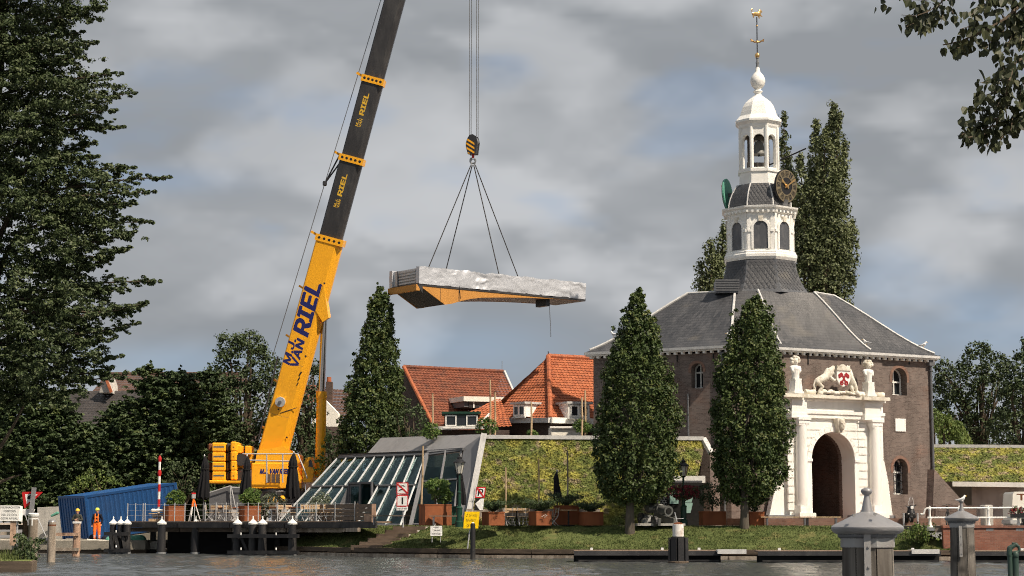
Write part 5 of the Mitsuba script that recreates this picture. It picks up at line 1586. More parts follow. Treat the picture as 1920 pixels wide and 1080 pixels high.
# low wing between them with the dark dormer
h3 = thing('low_tiled_house', 'low house with small orange roof and dark dormer, between the two taller orange roofs', 'house')
ap, ar = A(932, 748, 120.5), A(965, 757, 120.5)
part(h3, 'roof', tiles(A(812, 806, 117), A(960, 800, 117.5), ap + [.2, 0, 0], ap, 14), 'm_tile', label='small orange pantile roof')
part(h3, 'wall', bb(A(815, 806, 117)[0], A(955, 806, 117)[0], 117.2, 121, 1.4, zat(806, 117)), 'm_darkbrick')
part(h3, 'gutter', beam(A(812, 803, 116.7), A(925, 801, 116.9), .4, .22), 'm_lead')
f3_ = Frame(A(866, 800, 116.6), (1, 0.03, 0))
dm = dormer(h3, f3_, 833, 897, 776, 801, 2.6, ((.03, .36), (.64, .98)), 'm_bottle_green', 'm_bottle_green', 'm_white')
u0, v0 = f3_.px(856, 800); u1, v1 = f3_.px(873, 780)
part(dm, 'middle_pane', ext(sbox(u0, v0 + .1, u1, v1), .02, f3_, -.035), 'm_pane')
part(h3, 'white_verge', beam(A(897, 799, 116.4), A(918, 776, 118), .1, .12), 'm_white')
# brown roof far left and the white gable behind the crane
h4 = thing('brown_roof_house', 'long dark tiled roof half hidden behind the hedge trees, at the left', 'house')
part(h4, 'roof', tiles(A(120, 800, 146), A(330, 800, 146), A(330, 733, 151), A(120, 733, 151), 14, .26, .008, .02), 'm_tile_dark')
part(h4, 'roof', tiles(A(170, 738, 152), A(460, 738, 152), A(460, 701, 155), A(200, 701, 155), 8, .26, .01, .02), 'm_tile_brown', label='brown upper roof slope')
for m in ridge(A(200, 701, 155), A(460, 701, 155), .14, 16): part(h4, 'ridge_tile', m, 'm_tile_brown')
part(h4, 'wall', bb(A(125, 800, 147)[0], A(455, 800, 147)[0], 147, 156, 1.4, zat(790, 147)), 'm_darkbrick')
g4 = part(h4, 'gable', ext([A(186, 736, 149)[[0, 2]], A(207, 736, 149)[[0, 2]], A(196, 703, 149)[[0, 2]]], -4, Frame((0, 149, 0), (1, 0, 0))), 'm_concrete', label='small pale gable with orange verge')
part(h4, 'verge', beam(A(196, 702, 148.8), A(209, 736, 148.8), .2, .2), 'm_tile')
h5 = thing('white_gable_house', 'house with white gable and brown roof, glimpsed behind the lifting cylinder', 'house')
part(h5, 'gable_wall', ext([A(585, 800, 140)[[0, 2]], A(632, 800, 140)[[0, 2]], A(634, 775, 140)[[0, 2]], A(608, 748, 140)[[0, 2]], A(585, 770, 140)[[0, 2]]], -3, Frame((0, 140, 0), (1, 0, 0))), 'm_white_wall')
part(h5, 'plinth_wall', bb(A(575, 830, 140)[0], A(640, 830, 140)[0], 139.9, 144, 1.4, zat(800, 140)), 'm_darkbrick')
part(h5, 'roof', tiles(A(608, 790, 141), A(690, 790, 141), A(690, 733, 145), A(590, 728, 145), 10), 'm_tile_brown')
part(h5, 'roof', tiles(A(560, 760, 141), A(605, 752, 141), A(600, 722, 144), A(570, 722, 144), 6), 'm_tile_old')
ch_ = part(h5, 'chimney', bb(A(611, 725, 142)[0], A(623, 725, 142)[0], 142, 142.6, zat(760, 142), zat(716, 142)), 'm_darkbrick')
part(ch_, 'chimney_pot', lathe([(.18, zat(716, 142.3)), (.16, zat(707, 142.3))], 10, (A(617, 716, 142.3)[0], 142.3, 0)), 'm_tile')

# ------------------------------------------------------------------ the terrace on piles
DZ = 1.78
dk = [(xat(238, 107.3), 107.3), (xat(640, 100.2), 100.2), (xat(706, 97.9), 97.9), (xat(735, 98.2), 98.4), (xat(600, 106), 106.5), (-10, 112.2), (xat(238, 107.3), 112.2)]
terr = thing('terrace_deck', 'dark timber terrace deck on piles over the water', 'deck')
part(terr, 'deck_floor', ext(dk, .10, Frame((0, 0, DZ - .1), (1, 0, 0), (0, 1, 0))), 'm_plank')
d_ = np.array([xat(640, 100.2) - xat(238, 107.3), 100.2 - 107.3, 0])
e0 = np.array([xat(238, 107.3), 107.3, 0]); e1_ = e0 + d_; e2_ = np.array([xat(706, 97.9), 97.9, 0])
for k in range(4):
    a, b = e0 + d_ * (k / 4 + .002), e0 + d_ * ((k + 1) / 4 - .002)
    part(terr, 'edge_beam', beam(a + [0, -.03, DZ - .2], b + [0, -.03, DZ - .2], .12, .30), 'm_blackpost')
    part(terr, 'under_beam', beam(a + [.1, .25, DZ - .47], b + [.1, .25, DZ - .47], .16, .22), 'm_greywood' if k > 1 else 'm_quaywood')
part(terr, 'edge_beam', beam(e1_ + [0, -.03, DZ - .2], e2_ + [0, -.03, DZ - .2], .12, .30), 'm_blackpost')
part(terr, 'under_beam', beam(e1_ + [.1, .2, DZ - .46], e2_ + [-.9, .2, DZ - .44], .16, .2), 'm_greywood')
for k in range(5):
    for w in (2.2,):
        p = e0 + d_ * (.06 + .2 * k) + np.array([.4, w, 0])
        part(terr, 'pile', bb(p[0] - .15, p[0] + .15, p[1] - .15, p[1] + .15, -1, DZ - .12), 'm_blackpost')
part(terr, 'rear_beam', beam(e0 + [.5, 2.2, DZ - .3], e1_ + [0.5, 2.2, DZ - .3], .2, .4), 'm_blackpost')
# railing along the deck's edge
def edge_at(px):
    """point of the deck's front edge seen at this column"""
    x0_, x1_ = 238.0, 640.0
    if px <= 640:
        lo, hi = 0.0, 1.0
        for _ in range(40):
            m = (lo + hi) / 2
            p = e0 + d_ * m
            if 960 + p[0] / p[1] * F < px: lo = m
            else: hi = m
        return e0 + d_ * lo
    s = (px - 640) / 66.0
    return e1_ + (e2_ - e1_) * s


rl = thing('wire_railing', 'thin grey steel post and wire railing along the terrace edge', 'railing')
RP = [242, 258, 272, 276, 312, 331, 350, 368, 388, 408, 427, 447, 468, 487, 523, 559, 595, 630, 665]
for x in RP:
    p = edge_at(x) + [0, .12, 0]
    part(rl, 'post', tube([p + [0, 0, DZ], p + [0, 0, DZ + 1.0]], .028, 6), 'm_galv')
for z in (.3, .6, .92):
    part(rl, 'wire', tube([edge_at(x) + [0, .12, DZ + z] for x in RP], .006, 3), 'm_galv')
# plank screen at the right end
ws = thing('plank_screen', 'low screen of brown planks at the right end of the terrace', 'fence')
pa, pb = A(598, 975, 101.8), A(704, 975, 98.2)
for k in range(4):
    a, b = pa.copy(), pb.copy(); a[2] = b[2] = DZ + .14 + .21 * k
    part(ws, 'plank', beam(a, b, .05, .19), 'm_plank')
part(ws, 'end_post', box(A(701, 962, 98.05), (.2, .2, .92)), 'm_newwood')
part(ws, 'end_board', slab([A(683, 978, 98.3), A(697, 978, 98.1), A(697, 964, 98.1), A(683, 964, 98.3)], .06), 'm_newwood')
for x in (610, 640, 670):
    c = A(x, 966, np.interp(x, [598, 704], [101.9, 98.3])); part(ws, 'post', box([c[0], c[1] + .08, DZ + .45], (.08, .08, .9)), 'm_plank')

# black mooring posts with white caps
def cap_mesh(c, r):
    return lathe([(r * .95, 0), (r * 1.25, .03), (r * 1.28, .10), (r * .9, .17), (r * .45, .25), (r * .2, .30), (r * .16, .36), (r * .22, .40), (r * .12, .46)], 12, c)


def black_post(px, Y, top_y, r=.20, label='', group=None, w=None):
    p = A(px, 1000, Y); zt = zat(top_y, Y)
    k = thing('mooring_post', label, 'mooring post', group)
    part(k, 'pile', lathe([(r * 1.2, -1.2), (r * 1.15, .3), (r, zt)], 12, (p[0], Y, 0)), 'm_blackpost', smooth=40)
    part(k, 'cap', cap_mesh((p[0], Y, zt), r), 'm_white', smooth=40)
    part(k, 'water_stain', lathe([(r * 1.215, -.1), (r * 1.21, .12)], 12, (p[0], Y, 0)), 'm_greystone')
    return p


LB_ = ['black pile with white cap before the deck, leftmost of the free-standing pair', 'black pile with white cap before the deck, right one of the free-standing pair']
for k, x in enumerate((303, 367)):
    black_post(x, 105.2, 984, .21, LB_[k])
for k, (x, Y) in enumerate([(x_, edge_at(x_)[1] - .5) for x_ in (445, 474, 492, 548)]):
    black_post(x, Y, 984, .20, ['leftmost', 'second', 'third', 'rightmost'][k] + ' white-capped black pile in the fender frame before the terrace')
for k, (x, Y) in enumerate(((212, 106.2), (226, 106.0), (238, 105.8))):
    black_post(x, Y, 984, .19, ['leftmost', 'middle', 'rightmost'][k] + ' white-capped pile of the tight cluster beside the orange worker')
fe = thing('fender_frame', 'black timber fender frame with two rails joining four piles before the terrace', 'fender')
for y in (1005, 1036):
    a, b = A(428, y, edge_at(428)[1] - .7), A(560, y, edge_at(560)[1] - .7)
    part(fe, 'rail', beam(a - [0, .1, 0], b - [0, .1, 0], .16, .2), 'm_blackpost')
for x in (436, 452):
    a, b = A(x, 1006, edge_at(x)[1] - .6), A(x + 12, 1034, edge_at(x)[1] - .6)
    part(fe, 'brace', beam(a - [0, .1, 0], b - [0, .1, 0], .2, .14), 'm_blackpost')
for x, y in ((452, 1001), (518, 1001), (452, 1029), (518, 1029)):
    part(fe, 'reflector', box(A(x, y, edge_at(x)[1] - .92), (.07, .03, .13)), 'm_sign_white')
fe2 = thing('fender_frame', 'short black fender frame in front of the three-pile cluster, at the left', 'fender')
for y in (1001, 1032):
    a, b = A(197, y, 105.9), A(243, y, 105.5)
    part(fe2, 'rail', beam(a - [0, .1, 0], b - [0, .1, 0], .2, .2), 'm_blackpost')
for x in (207, 217, 230):
    part(fe2, 'brace', beam(A(x, 1003, 105.6), A(x + 5, 1031, 105.6), .2, .16), 'm_blackpost')
for y in (996, 1024):
    part(fe2, 'reflector', box(A(218, y, 105.3), (.07, .03, .13)), 'm_sign_white')
# ------------------------------------------------------------------ terrace and lawn furniture
def bush(c, r, n, mat, label, kind='fern', cat='shrub', group=None, seed=1, name='shrub'):
    rg = np.random.default_rng(seed)
    c = np.array(c, float)
    t = thing(name, label, cat, group)
    if kind == 'fern':
        C, N, stems = [], [], []
        for k in range(26):
            a = rg.uniform(0, 2 * math.pi); le = rg.uniform(.75, 1.2) * r; lean = rg.uniform(.25, 1.0)
            s = np.linspace(.12, 1, 12)[:, None]
            d = np.array([math.cos(a) * lean, math.sin(a) * lean, 1.0])
            p = c + s * d * le * .95 + np.array([math.cos(a), math.sin(a), 0]) * s ** 2 * le * .35 - np.array([0, 0, 1]) * s ** 2.5 * le * .35
            stems.append(tube(p[::3], [.014, .011, .008, .005], 4))
            C.append(np.repeat(p[2:], n, 0)); N.append(np.tile([math.cos(a) * .3, math.sin(a) * .3, 1], (len(p[2:]) * n, 1)))
        C, N = np.vstack(C), np.vstack(N)
        C = C + rg.normal(size=C.shape) * r * .065
        part(t, 'leaves', leafmesh(C, N + rg.normal(size=N.shape) * .6, rg.uniform(.10, .2, len(C)), rg.uniform(.03, .055, len(C)), rg, .1), mat)
        part(t, 'stems', cat_(stems), 'm_bark')
    else:
        lob = [(c + np.array([rg.uniform(-.4, .4) * r, rg.uniform(-.3, .3) * r, r * rg.uniform(.55, 1.25)]), np.array([1, .9, .8]) * r * rg.uniform(.45, .75)) for _ in range(6)]
        C = lobe_points(lob, 38 / r ** 1.2, rg)
        part(t, 'leaves', clumps(C, rg.uniform(.08, .16, len(C)), n, .085, rg), mat)
        part(t, 'stems', cat_([tube([c, c + [0, 0, r * .5], l[0]], [.05, .04, .015], 5) for l in lob]), 'm_bark')
    return t


cat_ = cat
PLG = 'rust-brown planter boxes'


def planter(px, y0, y1, Y, label, w=None, rz=.5, ratio=1.0, seed=1, plant=None, r=.6, mat='m_leaf_fern', kind='fern', n=7):
    c = A(px, y1, Y)
    h = (y1 - y0) * Y / F
    w = w or h * 1.1
    t = thing('planter', label, 'planter', PLG)
    th = .04
    o = np.array([c[0], Y, c[2]])
    d = w * ratio
    ca, sa = math.cos(rz), math.sin(rz)
    R = lambda x, y, z: o + [x * ca - y * sa, x * sa + y * ca, z]
    for k, (x, y, sx, sy) in enumerate(((0, -d / 2 + th / 2, w, th), (0, d / 2 - th / 2, w, th), (-w / 2 + th / 2, 0, th, d - 2 * th), (w / 2 - th / 2, 0, th, d - 2 * th))):
        part(t, 'side_panel', box(R(x, y, h / 2), (sx, sy, h), rz), 'm_rust')
    part(t, 'soil', box(R(0, 0, h - .1), (w - .1, d - .1, .05), rz), 'm_soil')
    for x, y in ((0, -d / 2 - .01), (-w / 2 - .01, 0)):
        part(t, 'rim', box(R(x * 1.0, y * 1.0, h - .03), ((w if y else .03), (d if not y else .03), .06), rz), 'm_rust')
    if plant:
        bush(R(0, 0, h - .08), r, n, mat, plant, kind, seed=seed)


planter(816, 946, 985, 95.3, 'large rust-brown planter beside the lamp post, before the glass pavilion', 1.35, .30, .9, 4, 'bright green feathery shrub in the large planter beside the lamp post', .78, 'm_leaf_bush', 'round', 14)
planter(925, 960, 985, 95.0, 'rust-brown planter on the lawn just right of the yellow sign', .85, .42, 1, 5, 'dark feathery shrub in the planter right of the yellow sign', .85)
planter(1013, 959, 985, 95.0, 'orange-rust planter on the lawn with a small emblem, right of the cafe chairs', .85, .45, 1, 6, 'dark fern-like shrub in the planter right of the cafe chairs', .95)
planter(1062, 948, 984, 96.0, 'wide dark rust planter behind the small table, under the closed parasol', 1.2, .1, .6, 7, 'dark feathery shrub behind the small table', .85)
planter(1108, 960, 985, 95.0, 'rust planter on the lawn, shaded by the left hornbeam', .95, .3, 1, 8, 'dark shrub in the planter shaded by the left hornbeam', .75)
planter(1336, 959, 985, 95.2, 'rust planter between the cannon and the right hornbeam', 1.15, .1, .9, 9, 'round dark shrub in the planter between cannon and right hornbeam', .8, 'm_leaf_fern', 'round', 4)
planter(1415, 960, 986, 95.0, 'rust planter right behind the trunk of the right hornbeam', .75, .2, 1, 10, 'small shrub behind the trunk of the right hornbeam', .7, 'm_leaf_fern', 'round', 4)
planter(326, 949, 977, 108.2, 'rust planter on the terrace near the red and white pole', .95, .5, 1, 11, 'green shrub in the terrace planter near the red and white pole', .6, 'm_leaf_bush', 'round', 12)
planter(468, 949, 977, 106.0, 'rust planter on the terrace below the middle closed parasol', .95, .5, 1, 12, 'green shrub in the planter below the middle closed parasol', .6, 'm_leaf_bush', 'round', 12)
# emblem on the third planter
em = A(1021, 969, 94.42)
part('planter_002', 'emblem', cat([tube([em + [dx, 0, dz], em + [dx + .05, 0, dz + .03]], .02, 5) for dx, dz in ((-.14, 0), (-.06, .05), (.0, -.03), (.08, .04), (.02, .08))]), 'm_lead')
bush(A(498, 975, 106.5), .95, 5, 'm_leaf_olive', 'grey-green olive tree standing on the terrace between two parasols', 'round', 'olive tree', seed=31, name='olive_tree')
bush(A(597, 968, 103.2), .75, 5, 'm_leaf_olive', 'grey-green olive bush before the slanting glass front', 'round', 'olive bush', seed=32, name='olive_bush')


def parasol(px, top, bot, base, Y, rmax, label, seed, twist=0.0):
    """a closed parasol: folded cloth tied round its pole"""
    rg = np.random.default_rng(seed)
    p = A(px, base, Y)
    z = lambda y: zat(y, Y)
    t = thing('closed_parasol', label, 'parasol', None)
    part(t, 'pole', tube([[p[0], Y, z(base)], [p[0], Y, z(top) + .08]], .035, 8), 'm_zinc_dark')
    part(t, 'foot', box([p[0], Y, z(base) + .04], (.6, .6, .08), .4), 'm_boom_black')
    nf, nr = 48, 22
    v = []
    for i in range(nr + 1):
        s = i / nr
        yy = z(top) + (z(bot) - z(top)) * s
        r = rmax * (np.interp(s, [0, .06, .22, .30, .36, .8, 1], [.10, .38, .72, .62, .70, .98, 1.0]))
        for k in range(nf):
            a = k / nf * 2 * math.pi
            rr = r * (1 + .30 * s ** .6 * math.cos(a * 8 + seed + twist * s) + .05 * math.sin(a * 3 + s * 6 + seed))
            sag = .07 * math.cos(a * 8 + seed) * (s > .95)
            v.append((p[0] + rr * math.cos(a) + .05 * math.sin(s * 3 + seed), Y + rr * math.sin(a), yy + sag))
    f = [[i * nf + k, i * nf + (k + 1) % nf, (i + 1) * nf + (k + 1) % nf, (i + 1) * nf + k] for i in range(nr) for k in range(nf)]
    f += []
    part(t, 'folded_cloth', M(v, f), 'm_cloth_black', smooth=50)
    zz_ = z(top) + (z(bot) - z(top)) * .3
    part(t, 'tie', lathe([(rmax * .80, zz_ - .04), (rmax * .82, zz_), (rmax * .80, zz_ + .04)], 16, (p[0] + .05 * math.sin(.9 + seed), Y, 0)), 'm_soot')
    part(t, 'finial', lathe([(.03, z(top)), (.05, z(top) + .06), (.02, z(top) + .12)], 8, (p[0], Y, 0)), 'm_galv')


parasol(381, 856, 934, 976, 108.5, .30, 'black closed parasol on the terrace, left of the counterweights', 1)
parasol(461, 856, 938, 976, 107.5, .29, 'black closed parasol on the terrace, right of the counterweights', 2)
parasol(549, 850, 934, 976, 105.5, .33, 'black closed parasol before the crane, nearest the glass pavilion', 3)
parasol(1045, 885, 936, 985, 96.5, .17, 'small black closed parasol before the sedum slope', 4)
parasol(863, 878, 945, 985, 94.9, .20, 'crooked black closed parasol behind the lamp post', 5, 2.0)


def chair(c, rz, label, group):
    """folding chair: two crossing frames, slatted seat and back"""
    c = np.array(c, float)
    ca, sa = math.cos(rz), math.sin(rz)
    P_ = lambda x, y, z: c + [x * ca - y * sa, x * sa + y * ca, z]
    t = thing('folding_chair', label, 'chair', group)
    for x in (-.2, .2):
        part(t, 'leg', tube([P_(x, -.22, 0), P_(x, .0, .22), P_(x, .2, .45), P_(x, .27, .88)], .016, 5), 'm_galv')
        part(t, 'leg', tube([P_(x * .9, .24, 0), P_(x * .9, .0, .22), P_(x * .9, -.2, .45)], .016, 5), 'm_galv')
    for k in range(3):
        part(t, 'seat_slat', box(P_(0, -.14 + .14 * k, .46), (.42, .11, .025), rz), 'm_stake')
    for k in range(2):
        part(t, 'back_slat', box(P_(0, .245 + .02 * k, .68 + .13 * k), (.42, .025, .10), rz), 'm_stake')
    part(t, 'cross_bar', tube([P_(-.2, 0, .22), P_(.2, 0, .22)], .012, 4), 'm_galv')


def table(c, w, d, h, label, mat='m_plank', legs=False, rz=0.0):
    c = np.array(c, float)
    t = thing('cafe_table', label, 'table')
    part(t, 'table_top', box(c + [0, 0, h], (w, d, .035), rz), mat)
    if legs:
        for x in (-w * .42, w * .42):
            part(t, 'leg', box(c + [x * math.cos(rz), x * math.sin(rz), h / 2], (.06, d * .7, h - .04), rz), 'm_galv')
    else:
        part(t, 'pedestal', tube([c, c + [0, 0, h - .02]], .04, 8), 'm_black')
        part(t, 'foot', box(c + [0, 0, .02], (.45, .45, .04), rz + .78), 'm_black')


CG = 'folding chairs by the cafe planters on the lawn'
for k, (x, y_, rz) in enumerate(((956, 95.4, .3), (967, 95.9, 3.4), (980, 95.3, .2), (988, 96.0, 2.9), (952, 96.2, 1.7))):
    chair([xat(x, y_), y_, LAWN], rz, ['second', 'third', 'fourth', 'rightmost', 'leftmost'][k] + ' folding chair from the left, between the two lawn planters', CG)
table([xat(969, 95.6), 95.65, LAWN], .7, .7, .74, 'small table among folding chairs between the two lawn planters')
chair([xat(1036, 95.2), 95.2, LAWN], -1.2, 'folding chair standing alone right of the emblem planter', None)
table([xat(1066, 95.1), 95.1, LAWN], .85, .7, .76, 'pale topped cafe table under the dark shrubs', 'm_stake')
ORD = ['first', 'second', 'third', 'fourth', 'fifth', 'sixth', 'seventh', 'eighth', 'ninth']
TG = 'folded chairs along the plank screen on the terrace'
for k in range(9):
    x = 574 + k * 7.2
    p = edge_at(min(x, 639)) + [0, .55 + .25 * (k % 2), 0]
    chair([p[0], p[1], DZ], .5 + .5 * math.sin(k * 2.1), ORD[k] + ' folding chair from the left in the tight row by the plank screen', TG)
TG2 = 'folding chairs behind the terrace railing'
for k, x in enumerate((392, 402, 414, 426, 436, 512, 528, 543)):
    p = edge_at(x) + [.0, 1.0 + .4 * (k % 3), 0]
    chair([p[0], p[1], DZ], 1.5 + 1.3 * math.sin(k * 1.7), ORD[k] + ' folding chair from the left among the loose ones behind the terrace railing', TG2)
for k, x in enumerate((409, 520, 556)):
    p = edge_at(x) + [0.2, 1.7, 0]
    table([p[0], p[1], DZ], 1.5, .6, .74, ['brown table on the terrace between the two terrace planters', 'brown table on the terrace below the olive tree', 'brown table on the terrace below the rightmost terrace parasol'][k], 'm_rust', True, -.5)


def bench(c, L, rz, label, mat='m_plank', h=.45):
    c = np.array(c, float)
    t = thing('bench', label, 'bench')
    ca, sa = math.cos(rz), math.sin(rz)
    for k in range(3):
        o = -.14 + .14 * k
        part(t, 'seat_plank', box(c + [-o * sa, o * ca, h], (L, .12, .05), rz), mat)
    for s in (-.38, .38):
        part(t, 'leg', box(c + [s * L * ca, s * L * sa, h / 2 - .02], (.08, .34, h - .04), rz), 'm_zinc_dark')


bench(A(730, 984, 96.6), 2.0, -.2, 'dark plank bench left of the double boat sign, before the glass front')
bench(A(838, 985, 94.3), 1.7, 0, 'plank bench before the large planter')
bench([xat(1476, 94.6), 94.6, LAWN - .03], 2.6, 0, 'low bench left of the portal, behind the lawn', 'm_stake')
bench([xat(1538, 94.4), 94.4, LAWN - .03], 2.0, 0, 'low bench before the portal arch, behind the lawn', 'm_stake')
solo('waste_bin', 'dark green waste bin behind the lamp post', 'bin', cat(box(A(851, 967, 95.2), (.42, .42, .92), .2, .04), box(A(851, 950.5, 95.2), (.48, .48, .08), .2, .02)), 'm_bottle_green')
# steps up the bank
st = thing('bank_steps', 'flight of timber-edged steps climbing the grass bank', 'steps')
for k in range(6):
    s = k / 5
    c = A(690 + (768 - 690) * s, 1021 - (1021 - 989) * s, 96.6 - .2 * k * .2)
    x = c[0]; y = float(quay_y(x) + .7 + (bank_top(x) - .9) * s)
    z = bank_z(x, y) + .05
    ps = part(st, 'step', box((x, y, z - .1), (1.9, .55, .24), -.5), 'm_concrete')
    part(ps, 'riser', box((x - .13, y - .26, z - .09), (1.92, .07, .26), -.5), 'm_plank')

# ------------------------------------------------------------------ signs
def plate(fr, u0, u1, v0, v1, w, parent, name, mat, r=.03, th=.025):
    return part(parent, name, ext(sbox(u0 + r, v0 + r, u1 - r, v1 - r).buffer(r), th, fr, w), mat)


def text(fr, s, u, v_, h, parent, mat='m_ink', w=.03, L=None, bold=True, lean=0.0, name='lettering'):
    m = meshkit.text_mesh(s, h, .006, bold)
    p = np.asarray(m.vertices).copy()
    p[:, 0] -= (p[:, 0].min() + p[:, 0].max()) / 2
    if L: p[:, 0] *= L / np.ptp(p[:, 0])
    p[:, 0] += u + p[:, 1] * lean; p[:, 1] += v_; p[:, 2] += w
    return part(parent, name, fr.m(M(p, m.faces)), mat)


# 1: two square signs on one pole before the glass
sg = thing('waterway_sign', 'two square red-edged boat signs above each other on a pole', 'sign')
YS = 95.6
fr = Frame(A(755, 985, YS), (1, -.02, 0))
px = lambda x, y: fr.px(x, y)
part(sg, 'pole', tube([fr.p(.02, -.1, -.05), fr.p(.02, px(755, 908)[1], -.05)], .035, 8), 'm_galv')
for i_, (y0, y1) in enumerate(((904.5, 927), (928, 950))):
    u0, v1 = px(743.5, y0); u1, v0 = px(765.5, y1)
    p_ = plate(fr, u0, u1, v0, v1, 0, sg, 'sign_board', 'm_red')
    plate(fr, u0 + .05, u1 - .05, v0 + .05, v1 - .05, .027, p_, 'sign_face', 'm_sign_white', .02, .008)
    um, vm = (u0 + u1) / 2, (v0 + v1) / 2
    if i_ == 1:
        part(p_, 'bar_symbol', ext(sbox(um - .04, vm - .17, um + .04, vm + .17), .008, fr, .038), 'm_ink')
    else:
        for dv in (.08, -.10):
            part(p_, 'boat_symbol', ext(Polygon([(um - .2, vm + dv - .05), (um - .12, vm + dv + .06), (um + .05, vm + dv + .08), (um + .2, vm + dv - .03), (um + .12, vm + dv), (um, vm + dv + .02), (um - .1, vm + dv - .01)]), .008, fr, .038), 'm_ink')
        part(p_, 'red_slash', ext(LineString([(um - .22, vm + .2), (um + .22, vm - .2)]).buffer(.035), .008, fr, .047), 'm_red')
u0, v1 = px(743.5, 950.5); u1, v0 = px(765, 957)
p_ = plate(fr, u0, u1, v0, v1, 0, sg, 'text_plate', 'm_sign_white', .01)
text(fr, 'max 30 min', (u0 + u1) / 2, v0 + .06, .065, p_, L=.45)
# 2: small board on short legs
sb_ = thing('info_board', 'small pale text board on short legs in the grass', 'sign')
YB = 93.2
fr = Frame(A(818, 1007, YB), (1, 0, 0))
u0, v1 = fr.px(807, 986); u1, v0 = fr.px(829, 1005)
p_ = plate(fr, u0, u1, v0, v1, 0, sb_, 'board', 'm_sign_white', .02)
for t_, dv, L in (('PRIVE', .38, .24), ('TERRAS', .24, .34), ('verboden aan te leggen', .08, .42)):
    text(fr, t_, (u0 + u1) / 2, v0 + dv, .06, p_, L=L)
for u in (u0 + .08, u1 - .08): part(sb_, 'leg', tube([fr.p(u, v0 - .3, -.02), fr.p(u, v0 + .05, -.02)], .018, 6), 'm_galv')
part(sb_, 'hook', tube([fr.p(u0 + .2, v1, 0), fr.p(u0 + .24, v1 + .1, 0)], .02, 5), 'm_galv')
# 3: no mooring sign with arrow and yellow notice
ns = thing('no_mooring_sign', 'tilted red-edged sign with crossed letter and white arrow plate on a leaning pole', 'sign')
YN = 92.9
b_ = A(877.5, 1021, YN); t_ = A(890, 912, YN)
fr = Frame(b_, (1, 0.05, 0), unit(t_ - b_))
part(ns, 'pole', tube([fr.p(0, -.2, -.05), fr.p(.02, np.linalg.norm(t_ - b_) - .1, -.05)], .03, 8), 'm_galv')
u0, v1 = fr.px(881, 912); u1, v0 = fr.px(899, 935)
p_ = plate(fr, u0, u1, v0, v1, 0, ns, 'sign_board', 'm_red')
plate(fr, u0 + .05, u1 - .05, v0 + .05, v1 - .05, .027, p_, 'sign_face', 'm_sign_white', .02, .008)
um, vm = (u0 + u1) / 2, (v0 + v1) / 2
text(fr, 'P', um, vm - .17, .34, p_, w=.037)
part(p_, 'red_slash', ext(LineString([(um - .19, vm + .23), (um + .19, vm - .23)]).buffer(.035), .008, fr, .047), 'm_red')
q1 = plate(fr, u0 + .02, u1 - .02, v0 - .6, v0 - .01, 0, ns, 'arrow_plate', 'm_ink', .01)
part(q1, 'white_arrow', ext([(u0 + .04, v0 - .27), (u0 + .28, v0 - .03), (u1 - .02, v0 - .03), (u1 - .02, v0 - .58), (u0 + .28, v0 - .58)], .008, fr, .027), 'm_sign_white')
yn = thing('yellow_notice', 'yellow notice board with black handwriting tied to the leaning sign pole', 'sign')
fr2 = Frame(A(884, 975, YN - .12), (1, .05, 0), (.09, 0, 1))
u0, v1 = fr2.px(871, 960); u1, v0 = fr2.px(899, 989)
u0, u1 = -.36, .36
v0, v1 = -.40, .40
p_ = plate(fr2, u0, u1, v0, v1, 0, yn, 'board', 'm_sign_yellow', .02)
for s_, dv, L in (('2 m vrij', .16, .50), ('houden !', -.07, .48), ('graag', -.31, .36)):
    text(fr2, s_, -.02, dv, .13, p_, L=L, bold=False)
# 4: white notice on timber legs at the left edge
wn_ = thing('white_notice_board', 'white notice board with four lines of black text on timber posts, at the left edge', 'sign')
YW = 72.0
fr = Frame(A(18, 990, YW), (1, .1, 0))
u0, v1 = fr.px(-24, 947.5); u1, v0 = fr.px(36, 977)
p_ = part(wn_, 'board', ext(sbox(u0, v0, u1, v1), .05, fr, 0), 'm_sign_white')
part(wn_, 'side_board', slab([fr.p(u1, v0, .05), fr.p(u1 + .10, v0 - .02, -.10), fr.p(u1 + .10, v1 - .04, -.10), fr.p(u1, v1, .05)], .04), 'm_white')
for s_, dv, L in (('OVERNACHTEN', .465, .76), ('VERBODEN', .33, .46), ('NA 22.00u', .195, .56), ('GEEN AFVAL', .06, .62)):
    text(fr, s_, fr.px(18, 960)[0], v0 + dv, .075, p_, w=.052, L=L, mat='m_zinc_dark')
for x in (24,):
    c = fr.px(x, 990); part(wn_, 'post', fr.m(bb(c[0] - .1, c[0] + .1, v0 - .9, v0 + .02, -.16, -.01)), 'm_newwood')
    part(wn_, 'post', fr.m(bb(c[0] + .12, c[0] + .17, v0 - .9, v0 + .02, -.16, -.11)), 'm_galv')
c = fr.px(-16, 990); part(wn_, 'post', fr.m(bb(c[0] - .1, c[0] + .1, v0 - .9, v0 + .02, -.16, -.01)), 'm_newwood')
c0_, c1_ = fr.px(0, 1000), fr.px(22, 1000)
part(wn_, 'cross_beam', fr.m(bb(c0_[0] - .5, c1_[0], c0_[1] - .06, c0_[1] + .06, -.3, -.16)), 'm_greywood')
